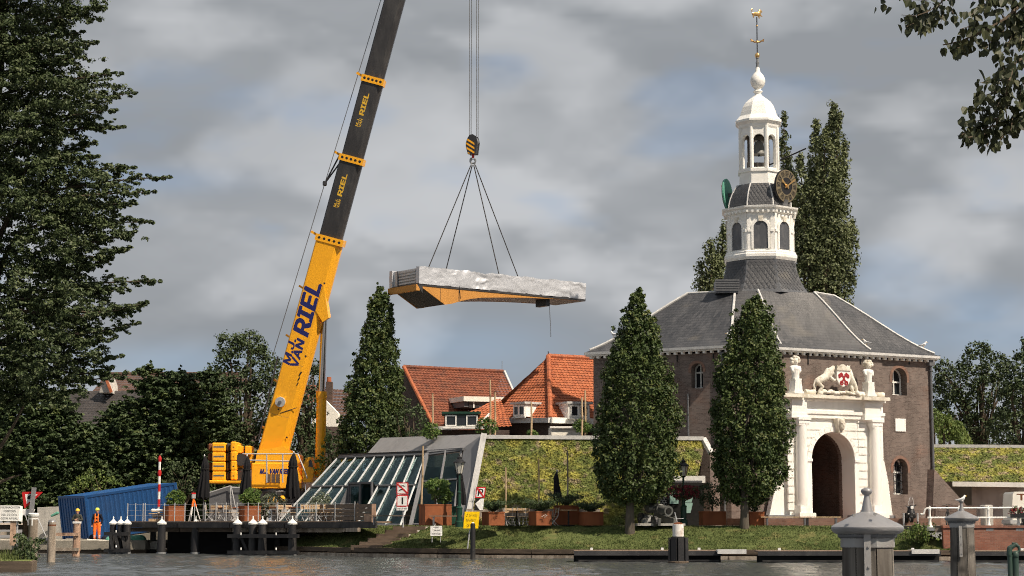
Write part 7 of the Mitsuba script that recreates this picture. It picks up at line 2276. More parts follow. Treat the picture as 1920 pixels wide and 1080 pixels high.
struct('grey_bank_wall', slab([A(70, 1010, 118), A(168, 1010, 118), A(168, 948, 118), A(70, 951, 118)], .3), 'm_concrete', 'grey concrete wall behind the left posts', 'wall')


def worker(px, Y, z0, H, label, kit, seed):
    t = thing('person', label, 'person')
    c = np.array([xat(px, Y), Y, z0]); s = H / 1.8
    Q = lambda x, z, y=0: c + np.array([x, -y, z]) * s
    J = kit['arms']
    legs, boots = [], []
    for d in (-1, 1):
        hip, kn, an = Q(.10 * d, .92), Q(.125 * d, .50, .02), Q(.135 * d, .09)
        legs += [(hip, .095 * s, kn, .065 * s), (kn, .062 * s, an, .042 * s)]
        boots.append(((Q(.14 * d, .06, -.03), .055 * s, Q(.155 * d, .05, .16), .045 * s)))
    trunk = [(Q(0, .95), .135 * s, Q(0, 1.18), .125 * s), (Q(-.06, 1.2), .125 * s, Q(.06, 1.2), .125 * s), (Q(0, 1.18), .125 * s, Q(0, 1.38, .01), .13 * s), (Q(-.155, 1.42), .065 * s, Q(.155, 1.42), .065 * s)]
    arms, hands, sleeves = [], [], []
    for d, (el, wr) in zip((-1, 1), J):
        sh, e, w = Q(.18 * d, 1.41), Q(*el), Q(*wr)
        arms += [(sh, .058 * s, e, .045 * s), (e, .043 * s, w, .032 * s)]
        sleeves += [(sh, .072 * s, e, .058 * s), (e, .056 * s, w, .043 * s)]
        dd = unit(w - e); sd_ = unit(np.cross(dd, [0, -1, 0.2]))
        pm = w + dd * .06 * s
        hands += [(w, .03 * s, pm, .034 * s)]
        for k in range(4):
            o = pm + sd_ * (k - 1.5) * .019 * s
            hands += [(o, .011 * s, o + dd * (.045 + .008 * (k in (1, 2))) * s, .010 * s), (o + dd * .05 * s, .010 * s, o + dd * .075 * s + np.array([0, -.02, 0]) * s, .009 * s)]
        hands += [(w + dd * .02 * s, .014 * s, w + dd * .05 * s + sd_ * .05 * s, .012 * s)]
    head = [(Q(0, 1.45), .055 * s, Q(0, 1.56, .01), .058 * s), (Q(0, 1.63, .0), .088 * s, Q(0, 1.69, -.005), .092 * s), (Q(0, 1.585, .055), .045 * s, Q(0, 1.60, .05), .05 * s), (Q(0, 1.645, .09), .013 * s, Q(0, 1.615, .108), .017 * s), (Q(-.088, 1.64), .02 * s, Q(-.09, 1.615), .014 * s), (Q(.088, 1.64), .02 * s, Q(.09, 1.615), .014 * s)]
    part(t, 'body', bones(legs + trunk + arms + hands + head, 4, .03), 'm_skin', smooth=True)
    part(t, 'trousers', bones([(p_, r * 1.28, q_, r2 * 1.45) for p_, r, q_, r2 in legs] + [(Q(-.06, .97), .13 * s, Q(.06, .97), .13 * s), (Q(0, .95), .14 * s, Q(0, 1.05), .14 * s)], 4, .04), kit['trousers'], smooth=True)
    part(t, 'jacket', bones([(p_, r * 1.12, q_, r2 * 1.12) for p_, r, q_, r2 in trunk[1:]] + [(Q(0, 1.02), .15 * s, Q(0, 1.2), .14 * s)] + sleeves, 4, .04), kit['jacket'], smooth=True)
    for b in boots: part(t, 'boot', bones([b, (b[0] + [0, 0, .08], .055 * s, b[0], .055 * s)], 2, .04), 'm_soot', smooth=True)
    hm = part(t, 'helmet', lathe([(.118 * s, 0), (.122 * s, .02 * s), (.116 * s, .07 * s), (.09 * s, .12 * s), (.04 * s, .145 * s)], 18, Q(0, 1.675)), kit['helmet'], smooth=True)
    part(hm, 'peak', bones([(Q(-.06, 1.685, .10), .014 * s, Q(.06, 1.685, .10), .014 * s), (Q(-.04, 1.68, .15), .012 * s, Q(.04, 1.68, .15), .012 * s)], 0, .05), kit['helmet'])
    for d in (-1, 1): part(t, 'eye', trimesh.creation.icosphere(1, .012 * s).apply_translation(Q(.034 * d, 1.645, .087)), 'm_ink')
    part(t, 'mouth', beam(Q(-.025, 1.582, .098), Q(.025, 1.582, .098), .012, .01), 'm_red')
    if kit.get('vest'):
        for d in (-1, 1):
            part(t, 'brace', tube([Q(.09 * d, 1.02, .15), Q(.08 * d, 1.25, .155), Q(.09 * d, 1.46, .09), Q(.08 * d, 1.46, -.06), Q(.06 * d, 1.2, -.15)], .036 * s, 6), 'm_hiviz')
        part(t, 'bib', bones([(Q(-.07, 1.10, .115), .05 * s, Q(.07, 1.10, .115), .05 * s), (Q(-.06, 1.28, .115), .05 * s, Q(.06, 1.28, .115), .05 * s)], 2, .04), 'm_hiviz', smooth=True)
        part(t, 'belt', lathe([(.165 * s, -.03), (.17 * s, 0), (.165 * s, .03)], 18, Q(0, 1.03)), 'm_black')
        for d in (-1, 1):
            for z_ in (.18, .26):
                part(t, 'reflective_band', lathe([(.078 * s, -.02), (.078 * s, .02)], 14, Q(.135 * d, z_)), 'm_galv')
    else:
        part(t, 'reflective_band', lathe([(.148 * s, -.02), (.148 * s, .02)], 18, Q(0, 1.18)), 'm_galv')


worker(182, 109.2, .72, 1.80, 'worker in orange trousers, dark jacket and lime helmet standing before the blue container',
       dict(arms=(((-.27, 1.14), (-.27, .88, .03)), ((.29, 1.15, -.04), (.25, .92, .02))), trousers='m_hiviz', jacket='m_navy', helmet='m_lime', vest=True), 1)
worker(145, 109.6, .72, 1.76, 'worker in dark clothes and yellow helmet with folded arms, behind the timber guard',
       dict(arms=(((-.29, 1.16, .05), (-.02, 1.20, .20)), ((.29, 1.16, .05), (.03, 1.17, .22))), trousers='m_brown_cloth', jacket='m_olive', helmet='m_helmet'), 2)
tb = thing('tool_bag', 'dark blue bag lying at the feet of the orange worker', 'bag')
part(tb, 'bag', bones([(A(173, 1008, 109.6), .2, A(178, 1009, 109.6), .15), (A(195, 1010, 109.8), .16, A(204, 1010, 109.8), .12)], 3, .08), 'm_navy', smooth=True)
rp = thing('survey_pole', 'tall red and white banded pole rising from the terrace corner', 'pole')
YPp = 109.5
cols = ['m_red', 'm_sign_white', 'm_red', 'm_sign_white', 'm_red', 'm_sign_white', 'm_red']
ysb = [854, 866, 881, 893, 908, 922, 936, 950]
for k in range(7):
    part(rp, 'band', lathe([(.075, zat(ysb[k + 1], YPp)), (.12 if k % 2 == 0 and k < 4 else .075, (zat(ysb[k + 1], YPp) + zat(ysb[k], YPp)) / 2), (.075 if k else .03, zat(ysb[k], YPp))] if k % 2 == 0 else [(.075, zat(ysb[k + 1], YPp)), (.075, zat(ysb[k], YPp))], 10, (xat(297, YPp), YPp, 0)), cols[k], smooth=40)
part(rp, 'pipe', tube([[xat(297, YPp), YPp, DZ], [xat(297, YPp), YPp, zat(948, YPp)]], .06, 8), 'm_galv')
pk = thing('stacked_goods', 'stack of pale sacks and grey bags on a pallet below the red and white pole', 'pallet load')
for k, (x, y, r_) in enumerate(((288, 957, .2), (296, 957, .2), (304, 957, .18), (290, 968, .22), (300, 968, .22))):
    c = A(x, y, 109.0); r_ = r_ * .55; part(pk, 'sack', bones([(c - [.07, 0, 0], r_ * .8, c + [.07, 0, 0], r_ * .8)], 2, .1), 'm_white' if k < 3 else 'm_concrete', smooth=True)
part(pk, 'board', bb(xat(281, 109), xat(309, 109), 108.6, 109.5, zat(964, 109), zat(962, 109)), 'm_stake')
part(pk, 'pallet', bb(xat(281, 109), xat(309, 109), 108.6, 109.5, DZ, DZ + .14), 'm_stake')
tt = thing('survey_tripod', 'orange and white tripod with instrument on the terrace, left of the closed parasol', 'tripod')
hp_ = A(363, 935, 110)
for a in (0.3, 2.4, 4.5): part(tt, 'leg', tube([hp_, [hp_[0] + .42 * math.cos(a), 110 + .42 * math.sin(a), LAWN + .2]], [.04, .03], 5), 'm_sign_white')
for a in (0.3, 2.4, 4.5): part(tt, 'leg_sleeve', tube([hp_, hp_ + (np.array([hp_[0] + .42 * math.cos(a), 110 + .42 * math.sin(a), LAWN + .2]) - hp_) * .35], .05, 5), 'm_hiviz')
part(tt, 'instrument', box(hp_ + [0, 0, .12], (.22, .2, .26), .3, .03), 'm_galv')
part(tt, 'red_cap', box(hp_ + [0, 0, .29], (.24, .2, .08), .3, .02), 'm_red')
# white boat under the deck's left end
bt = thing('white_boat', 'small white boat with green cover moored under the left end of the terrace', 'boat')
bxx = np.linspace(0, 1, 9)
secs = []
for s in bxx:
    hw = .85 * math.sin(math.pi * min(1, .25 + .75 * s) ** 1.0) ** .6 if s < 1 else .02
    hw = .8 * (1 - s ** 3) + .02
    secs.append([(-hw, .0), (-hw * .8, -.4), (0, -.5), (hw * .8, -.4), (hw, 0), (hw * .9, .03), (0, .0), (-hw * .9, .03)])
bv_, bf_ = [], []
o_ = np.array([xat(305, 109.4), 109.6, .62]); dr_b = unit(np.array([-1.0, -.25, 0])); dl_ = np.array([dr_b[1], -dr_b[0], 0])
for s, sec in zip(bxx, secs):
    bv_ += [o_ + dr_b * s * 4.2 + dl_ * a + [0, 0, b + .15 * s ** 2] for a, b in sec]
for i in range(8):
    for j in range(8):
        k = (j + 1) % 8; bf_.append([i * 8 + j, i * 8 + k, i * 8 + 8 + k, i * 8 + 8 + j])
m = M(bv_, bf_); m.fix_normals()
part(bt, 'hull', m, 'm_white_wall', smooth=40)
part(bt, 'cover', bones([(o_ + dr_b * 1.2 + [0, 0, .1], .3, o_ + dr_b * 3.0 + [0, 0, .12], .2)], 3, .1), 'm_verdigris', smooth=True)
for s in (1.4, 2.0, 2.6): part(bt, 'fender', tube([o_ + dr_b * s - dl_ * -.8 + [0, 0, -.35], o_ + dr_b * s - dl_ * -.8 + [0, 0, .0]], .09, 8), 'm_galv')
# yellow and black barrier and site fence behind the terrace
wf = thing('works_fence', 'grey braced fence frame with dark netting below the counterweights', 'fence')
part(wf, 'netting', slab([A(392, 978, 111), A(458, 978, 111), A(458, 915, 111), A(432, 911, 111), A(392, 922, 111)], .03), 'm_zinc_dark')
for a, b in (((392, 924), (432, 911)), ((432, 911), (433, 958)), ((433, 911), (442, 955)), ((434, 914), (458, 914))):
    part(wf, 'tube', tube([A(*a, 110.8), A(*b, 110.8)], .035, 6), 'm_galv')
gh = thing('scaffold_rail', 'grey tubular guard rail frame before the yellow crane body', 'rail')
for a, b in (((455, 851), (558, 851)), ((558, 851), (572, 884)), ((572, 884), (576, 897)), ((468, 863), (550, 865)), ((500, 851), (500, 905)), ((530, 851), (530, 905))):
    part(gh, 'tube', tube([A(*a, YC - 2.2), A(*b, YC - 2.2)], .045, 6), 'm_galv')
yb = thing('striped_barrier', 'yellow and black striped barrier board behind the olive tree', 'barrier')
for k in range(6):
    a, b = A(502 + 4.4 * k, 944, 111), A(506 + 4.4 * k, 930, 111)
    part(yb, 'stripe', beam(a, b, .04, .14, (0, 1, 0)), 'm_yellow' if k % 2 == 0 else 'm_black')
part(yb, 'post', tube([A(518, 960, 111), A(518, 921, 111), A(531, 921, 111)], .03, 5), 'm_galv')
yl = thing('warning_lamp', 'orange-yellow warning lamp beside the striped barrier', 'warning lamp')
part(yl, 'lens', lathe([(.10, 0), (.18, .1), (.17, .25), (.06, .36)], 12, A(529, 941, 110.9)), 'm_yellow', smooth=40)
part(yl, 'body', box(A(529, 944, 110.9), (.3, .2, .22)), 'm_black')
gc_ = thing('green_sheet', 'crumpled green sheet lying on the grey wall behind the old timber post', 'sheet')
part(gc_, 'sheet', bones([(A(97, 967, 117.3), .07, A(108, 962, 117.3), .1)], 2, .1), 'm_verdigris', smooth=True)

# ------------------------------------------------------------------ gulls
def gull(px, py, Y, rz, label, s=1.0):
    t = thing('gull', label, 'bird')
    c = A(px, py, Y); ca, sa = math.cos(rz), math.sin(rz)
    Q = lambda x, z, y=0: c + np.array([x * ca - y * sa, x * sa + y * ca, z]) * s
    part(t, 'body', bones([(Q(-.14, .17), .06 * s, Q(.05, .21), .085 * s), (Q(.05, .22), .08 * s, Q(.12, .30), .05 * s), (Q(.12, .31), .048 * s, Q(.16, .36), .052 * s), (Q(-.14, .17), .05 * s, Q(-.28, .16), .02 * s)], 3, .03), 'm_gull', smooth=True)
    for d in (-1, 1): part(t, 'wing', bones([(Q(.04, .23, .07 * d), .035 * s, Q(-.16, .19, .07 * d), .03 * s), (Q(-.16, .19, .07 * d), .03 * s, Q(-.34, .17, .03 * d), .012 * s)], 2, .04), 'm_gull_grey', smooth=True)
    part(t, 'bill', tube([Q(.20, .36), Q(.27, .345)], [.016 * s, .005], 5), 'm_bill')
    for d in (-1, 1): part(t, 'leg', tube([Q(0, 0, .03 * d), Q(.0, .14, .03 * d)], .008 * s, 4), 'm_bill')


def roof_at(k, s):
    return roofpt(EV[k], TP[k], s) + np.array([0, 0, .11])




def gull_p(p, rz, label, s=.95):
    px = 960 + p[0] * F / (p[1] * CP + (p[2] - ZC) * SP)
    py = 540 - F * ((p[2] - ZC) * CP - p[1] * SP) / (p[1] * CP + (p[2] - ZC) * SP)
    gull(px, py, p[1], rz, label, s)


gull_p(roof_at(0, .28), 2.6, 'white gull perched on the far left corner of the gate roof')
gull_p(roof_at(1, .10), 3.0, 'white gull perched low on the front hip of the gate roof')
gull_p(roof_at(3, .12), 3.0, 'white gull perched on the hip of the gate roof, right of the portal')
gull_p(roof_at(4, .15), .2, 'white gull perched at the right end of the gate roof')
gull_p(np.array([xat(1804.5, 37.5), 37.5, zat(944.5, 37.5)]), .3, 'grey and white gull perched on the farther timber bollard', .42)
# ------------------------------------------------------------------ trees
def columnar(name, label, cx, ys, hw, Y, mat, trunk_base, seed, leaf=.12, k=26, dens=1.0, group=None, top=None, bark='m_palebark', shift=None, depth=1.0, lowb=None):
    rg = np.random.default_rng(seed)
    t = thing(name, label, 'tree', group)
    ys, hw = np.array(ys, float), np.array(hw, float)
    m_ = Y / F
    area = np.trapezoid(hw, ys) * m_ * m_ * 2 * math.pi
    n = int(area * 15 * dens)
    y = rg.uniform(ys[0], ys[-1], n * 2)
    keep = rg.random(n * 2) < (np.interp(y, ys, hw) / hw.max()) ** .8 + .05
    y = y[keep][:n]; n = len(y)
    a = rg.uniform(0, 2 * math.pi, n)
    r = np.interp(y, ys, hw) * m_
    bump = .74 + .40 * meshkit.noise(np.stack([np.cos(a) * 2.4 + seed, np.sin(a) * 2.4, y / 26.0], -1), seed)
    gapn = meshkit.noise(np.stack([np.cos(a) * 3.1 + 3 * seed, np.sin(a) * 3.1, y / 17.0], -1), seed + 7)
    rr = r * np.where(rg.random(n) < .28, rg.uniform(.3, .8, n), rg.uniform(.80, 1.0, n)) * bump
    dx = np.interp(y, ys, shift) if shift is not None else 0
    C = np.stack([xat(cx, Y) + dx * m_ + np.cos(a) * rr, Y + np.sin(a) * rr * depth, np.array([zat(v, Y) for v in y])], -1)
    ok = (gapn > .20) | (rr < .6 * r); C, a, r = C[ok], a[ok], r[ok]; n = len(C)
    R = rg.uniform(.12, .32, n) * (leaf / .12) * np.clip(r / 1.0, .45, 1)
    # tufts pointing up break the outline
    tf = rg.choice(n, int(n * .16), replace=False)
    up = C[tf] + np.stack([np.cos(a[tf]) * .12, np.sin(a[tf]) * .12, rg.uniform(.2, .75, len(tf)) * np.clip(r[tf] / 1.1, .3, 1)], -1) * (leaf / .12)
    ax_ = np.array([A(cx + (shift[0] if shift else 0) * (1 - q_), ys[0] + (ys[-1] - ys[0]) * .16 * q_, Y) for q_ in np.linspace(0, 1, 14)]) + rg.normal(size=(14, 3)) * .05
    C = np.vstack([C, up, ax_]); R = np.concatenate([R, R[tf] * .55, np.linspace(.10, .34, 14)])
    part(t, 'crown', clumps(C, R, k, leaf, rg, up=.35, flat=1.15, droop=-.25), mat)
    b = np.array(trunk_base); tp = np.array([xat(cx, Y), Y, zat(ys[0] + (ys[-1] - ys[0]) * .12, Y)])
    s = np.linspace(0, 1, 8)[:, None]
    pts = b * (1 - s) + tp * s; pts[:3, :2] = b[:2] + (pts[:3, :2] - b[:2]) * .3
    H = tp[2] - b[2]
    part(t, 'trunk', tube(pts, np.array([.024, .017, .014, .012, .010, .008, .005, .003]) * H, 9), bark, smooth=True)
    o = b + (tp - b) * .16
    part(t, 'limbs', branches(o, [C[i] for i in rg.choice(n, 16, replace=False)], .009 * H, rg, sag=.06), bark)
    return t


columnar('hornbeam_tree', 'dark columnar tree on the bank, the left of the two before the gate', 1195, [541, 552, 575, 600, 650, 700, 750, 800, 850, 890, 915, 935, 945], [2, 7, 17, 29, 44, 63, 74, 81, 82, 78, 70, 52, 20], 94.0, 'm_leaf_hornbeam',
         [xat(1181, 93.4), 93.4, bank_z(xat(1181, 93.4), 93.4) - .1], 101, leaf=.135, k=24, dens=1.25, shift=[5, 4, 3, 2, 0, 2, 3, 0, 0, -2, -4, -8, -8])
columnar('hornbeam_tree', 'dark columnar tree on the bank, the right one, in front of the white portal', 1410, [558, 570, 600, 650, 700, 750, 800, 850, 890, 915, 935, 948], [4, 13, 34, 49, 64, 72, 75, 75, 70, 60, 36, 15], 93.6, 'm_leaf_hornbeam',
         [xat(1396, 93.0), 93.0, bank_z(xat(1396, 93.0), 93.0) - .1], 102, leaf=.135, k=24, dens=1.25, shift=[12, 12, 8, 6, 0, 0, 0, 0, -2, -6, -10, -10])
columnar('hornbeam_tree', 'tall dark columnar tree behind the glass pavilion, right of the crane', 705, [540, 556, 590, 640, 700, 760, 810, 850, 880], [4, 12, 24, 33, 44, 58, 68, 68, 58], 113, 'm_leaf_hornbeam', [xat(705, 113), 113, 1.5], 103, leaf=.15, k=22, dens=1.1, shift=[6, 6, 4, 0, -2, -6, -8, -8, -8], depth=.8)


def lobe_tree(name, label, Y, lobes, mat, seed, leaf=.17, k=16, dens=5.6, group=None, base=None, bark='m_bark', flat=.8, up=.5, droop=.3, R=(.25, .55), cat_name='tree', extra=None, gap=.0):
    """lobes in photograph columns and rows at the distance Y: (px, py, rx, ry, dY)"""
    rg = np.random.default_rng(seed)
    t = thing(name, label, cat_name, group)
    m_ = Y / F
    L = [(A(x, y, Y + dy), np.array([rx * m_, min(rx, 70) * m_ * .8, ry * m_])) for x, y, rx, ry, dy in lobes]
    C = lobe_points(L, dens, rg)
    if gap: C = C[meshkit.noise(C * .8 + seed, 3) > gap]
    r = rg.uniform(*R, len(C))
    part(t, 'crown', clumps(C, r, k, leaf, rg, up=up, flat=flat, droop=droop), mat)
    b = np.array(base if base is not None else [L[0][0][0], Y + .3, 1.4], float)
    top = max(L, key=lambda l: l[0][2])[0]
    pts = np.array([b, b + (top - b) * .25, b + (top - b) * .5 + [.15, 0, 0], b + (top - b) * .8])
    H = top[2] - b[2]
    part(t, 'trunk', tube(pts, np.array([.034, .027, .02, .008]) * H, 8), bark, smooth=True)
    part(t, 'limbs', branches(b + (top - b) * .35, [l[0] for l in L] + [C[i] for i in rg.choice(len(C), 10)], .012 * H, rg), bark)
    return t


# trees behind the crane
lobe_tree('broadleaf_tree', 'dark broadleaf tree with ragged top, left of the crane boom', 131, [(455, 690, 50, 55, 0), (430, 652, 26, 30, 0), (468, 645, 30, 22, 0), (490, 690, 36, 40, 1), (415, 720, 40, 40, 0), (450, 770, 72, 60, 0), (500, 760, 40, 60, 1), (430, 830, 60, 50, 0), (490, 830, 50, 50, 0)], 'm_leaf_tree', 201, leaf=.18, k=16, gap=.12)
lobe_tree('broadleaf_tree', 'dark tree between the crane boom and the lifting cylinder', 128, [(560, 770, 44, 60, 0), (575, 720, 28, 30, 0), (545, 740, 30, 40, 0), (560, 840, 56, 50, 0), (605, 850, 34, 40, -2), (530, 830, 40, 50, 1), (585, 690, 14, 14, 0), (600, 800, 16, 40, 1)], 'm_leaf_tree', 202, leaf=.18, k=15, gap=.15)
lobe_tree('leafy_shrub', 'light green shrub behind the lifting cylinder and the glass roof', 114, [(625, 850, 26, 34, 0), (648, 868, 28, 28, 0), (612, 880, 22, 25, 0)], 'm_leaf_bush', 203, leaf=.13, k=14, R=(.15, .35), cat_name='shrub', bark='m_bark')
lobe_tree('leafy_shrub', 'dark green shrub between columnar tree and orange roof', 112, [(768, 795, 34, 34, 0), (745, 800, 34, 40, 0), (790, 812, 20, 22, 0), (772, 770, 20, 20, 0)], 'm_leaf_tree', 204, leaf=.14, k=14, R=(.15, .35), cat_name='shrub')
# hedge of conifers on the left
HG = 'dark conifers of the hedge on the left'
rg0 = np.random.default_rng(44)


def conifer(px, top, bot, hw, Y, seed, label):
    rg = np.random.default_rng(seed)
    t = thing('hedge_conifer', label, 'tree', None)
    m_ = Y / F
    C, R, N = [], [], []
    n = 560
    for i in range(n):
        s = rg.random() ** .75
        y = top + (bot - top) * s
        w = hw * min(1, (.16 + 1.1 * s ** .62)) * m_ * rg.uniform(.8, 1.12)
        a = rg.uniform(0, 2 * math.pi)
        L = w * rg.uniform(.70, 1.22)
        o = A(px, y, Y)
        # a spray: clumps strung along a drooping, upturned bough
        d = np.array([math.cos(a), math.sin(a) * .8, 0])
        for q_ in np.linspace(.35, 1, 6):
            C.append(o + d * L * q_ + [0, 0, -.30 * w * q_ + .34 * w * q_ ** 3 + rg.normal() * .05]); R.append(.36 * (1.15 - .6 * q_))
    for q_ in np.linspace(0, 1, 7): C.append(A(px + 6 * q_ * (rg.random() - .3), top + 26 - 34 * q_, Y)); R.append(.28 * (1.1 - q_))
    part(t, 'crown', clumps(np.array(C), np.array(R), 15, .20, rg, up=1.3, flat=.32, droop=.2), 'm_leaf_conifer')
    p = A(px, bot, Y)
    part(t, 'trunk', tube([[p[0], Y, .6], [p[0] + .1, Y, p[2] + 1], [p[0], Y, zat(top + 20, Y)]], [.22, .18, .03], 8), 'm_bark', smooth=True)


for k, (x, tp, hw, Y, lab) in enumerate(((-15, 728, 62, 122, 'dark conifer at the left edge of the picture'), (48, 735, 58, 121, 'second dark conifer from the left edge, above the tilted road sign'), (112, 742, 56, 122, 'dark conifer above the left end of the blue container'), (168, 800, 50, 122.5, 'low dark conifer below the dark tiled roof'),
                                      (222, 760, 58, 123, 'dark conifer right of the dark tiled roof'), (282, 686, 66, 124, 'tallest dark conifer of the hedge, behind the red and white pole'), (338, 694, 62, 124, 'dark conifer of the hedge, left of the counterweights'), (392, 690, 56, 125, 'dark conifer of the hedge directly behind the counterweights'))):
    conifer(x, tp, 968, hw * 1.36, Y, 300 + k, lab)
lobe_tree('leafy_shrub', 'light green shrub against the hedge above the blue container', 119.5, [(186, 905, 30, 26, 0), (160, 915, 30, 22, 0), (205, 915, 22, 20, 0)], 'm_leaf_light', 210, leaf=.13, k=12, R=(.15, .3), cat_name='shrub')
lobe_tree('leafy_shrub', 'light green shrub against the hedge right of the red and white pole', 119.5, [(345, 890, 30, 30, 0), (365, 905, 24, 26, 0), (330, 915, 30, 22, 0)], 'm_leaf_tree', 211, leaf=.15, k=12, R=(.15, .3), cat_name='shrub')
# poplars behind the tower
def plume_tree(name, label, Y, plumes, mat, seed, leaf=.19):
    rg = np.random.default_rng(seed)
    t = thing(name, label, 'tree', None)
    m_ = Y / F
    C, R, limbs = [], [], []
    base = A(plumes[0][0], 800, Y)
    for (x0, y0, x1, y1, w) in plumes:
        b, tp = A(x0, y0, Y), A(x1, y1, Y + rg.uniform(-1, 1))
        L = np.linalg.norm(tp - b)
        n = int(L * w * m_ * 30) + 8
        s = rg.random(n)
        r = w * 1.02 * m_ * np.interp(s, [0, .12, .45, .8, 1], [.55, .95, 1, .62, .12])
        a = rg.uniform(0, 2 * math.pi, n)
        q_ = np.where(rg.random(n) < .3, rg.uniform(.2, .8, n), rg.uniform(.75, 1.1, n))
        wob = .45 + 1.1 * meshkit.noise(np.stack([s * L * .8 + seed, np.cos(a) * 1.9, np.sin(a) * 1.9], -1), seed)
        p = b + (tp - b) * s[:, None] + np.stack([np.cos(a) * r * q_ * wob, np.sin(a) * r * q_ * .9, rg.normal(size=n) * .2], -1)
        C.append(p); R.append(rg.uniform(.22, .48, n) * np.interp(s, [0, .8, 1], [1, .9, .6]))
        tipn = 5
        C.append(tp + np.stack([rg.normal(size=tipn) * .12, rg.normal(size=tipn) * .1, rg.uniform(-.3, .3, tipn)], -1)); R.append(np.full(tipn, .25))
        limbs.append(tube([base * .3 + b * .7, b, b + (tp - b) * .5, tp], [.16, .12, .07, .02], 5))
    C, R = np.vstack(C), np.concatenate(R)
    part(t, 'crown', clumps(C, R, 15, leaf, rg, up=.3, flat=1.2, droop=-.2), mat)
    part(t, 'trunk', tube([[base[0], Y, 1.4], base, A(plumes[0][0], plumes[0][1], Y), A((plumes[0][0] + plumes[0][2]) / 2, (plumes[0][1] + plumes[0][3]) / 2, Y)], [.5, .4, .3, .1], 8), 'm_bark', smooth=True)
    part(t, 'limbs', cat(limbs), 'm_bark')


plume_tree('poplar_tree', 'tall ragged poplar behind the clock tower, to its right', 134, [(1545, 560, 1563, 200, 27), (1530, 520, 1530, 232, 22), (1515, 500, 1500, 300, 20), (1560, 560, 1585, 270, 16), (1568, 560, 1597, 420, 24), (1535, 600, 1540, 380, 40), (1510, 560, 1505, 400, 26), (1578, 590, 1592, 480, 18), (1562, 400, 1574, 215, 12), (1540, 420, 1548, 250, 24), (1555, 480, 1565, 330, 30), (1520, 470, 1520, 330, 26)], 'm_leaf_poplar', 401)
plume_tree('poplar_tree', 'narrow poplar peeping out right behind the white lantern', 137, [(1470, 480, 1470, 218, 12), (1476, 480, 1478, 300, 16), (1500, 500, 1490, 330, 18)], 'm_leaf_poplar', 402)
plume_tree('poplar_tree', 'low part of a poplar showing left of the tower foot', 133, [(1335, 580, 1332, 455, 17), (1345, 580, 1358, 425, 14), (1322, 580, 1315, 495, 14), (1345, 600, 1345, 480, 24)], 'm_leaf_poplar', 403)
# trees at the right behind the sedum roof
lobe_tree('broadleaf_tree', 'broad dark tree behind the sedum roof, right of the gate', 131, [(1838, 690, 40, 40, 0), (1800, 720, 44, 40, 0), (1850, 750, 60, 60, 0), (1795, 775, 40, 45, 0), (1835, 655, 20, 16, 0), (1770, 700, 16, 26, 0), (1870, 690, 26, 26, 0), (1850, 810, 60, 40, 0), (1775, 740, 26, 40, 0)], 'm_leaf_tree', 501, leaf=.19, k=16, gap=.12)
lobe_tree('broadleaf_tree', 'dark tree cut by the right edge of the picture behind the sedum roof', 126, [(1915, 760, 45, 60, 0), (1925, 700, 30, 40, 0), (1905, 810, 55, 45, 0), (1918, 645, 10, 14, 0), (1960, 740, 60, 80, 0)], 'm_leaf_tree', 502, leaf=.19, k=16, gap=.1)
# light drooping shrub beside the gate
rg = np.random.default_rng(503)
wl = thing('weeping_shrub', 'light green weeping shrub behind the sedum roof, close to the gate', 'shrub')
C = []
for k in range(70):
    x0, y0 = rg.uniform(1745, 1800), rg.uniform(765, 800)
    if y0 < 770 + (x0 - 1750) * .5: y0 += (x0 - 1750) * .5
    ln = rg.uniform(25, 50); lean = rg.uniform(.1, .7)
    Yw = 117 + rg.normal() * .8
    for s in np.linspace(0, 1, 12): C.append(A(x0 + lean * ln * s, y0 + ln * s ** 1.6 - 4 * math.sin(s * 3), Yw))
C = np.array(C)
part(wl, 'drooping_leaves', clumps(C, np.full(len(C), .13), 7, .13, rg, up=.2, flat=1, droop=1.6), 'm_leaf_light')
part(wl, 'stems', cat([tube([[xat(1755 + 10 * k, 117), 117, 1.6], A(1752 + 9 * k, 800, 117), A(1758 + 12 * k, 778, 117)], [.08, .06, .02], 5) for k in range(4)]), 'm_bark')

# big leaning-in tree on the left
rg = np.random.default_rng(601)
bt_ = thing('big_tree', 'huge dark tree with layered spreading boughs filling the left side', 'tree')
YB = 75.0
mB = YB / F
ye = [-60, 0, 60, 100, 150, 200, 260, 300, 330, 400, 440, 480, 520, 560, 600, 650, 700, 735, 770]
xe = [165, 165, 165, 155, 200, 215, 150, 170, 225, 235, 215, 185, 195, 215, 190, 180, 160, 80, 10]
C, R, limbs = [], [], []
n = 2300
y = rg.uniform(-80, 745, n); xm = np.interp(y, ye, xe)
x = -230 + (xm + 230 - 22) * rg.random(n) ** .8
dep = np.sqrt(np.clip(1 - ((x - 0) / (xm + 5)).clip(0, 1) ** 2, .04, 1)) * 3.6
pts = np.array([A(a, b, c) for a, b, c in zip(x, y, YB + .8 + rg.uniform(-.8, 1, n) * dep)])
C.append(pts); R.append(rg.uniform(.18, .36, n))
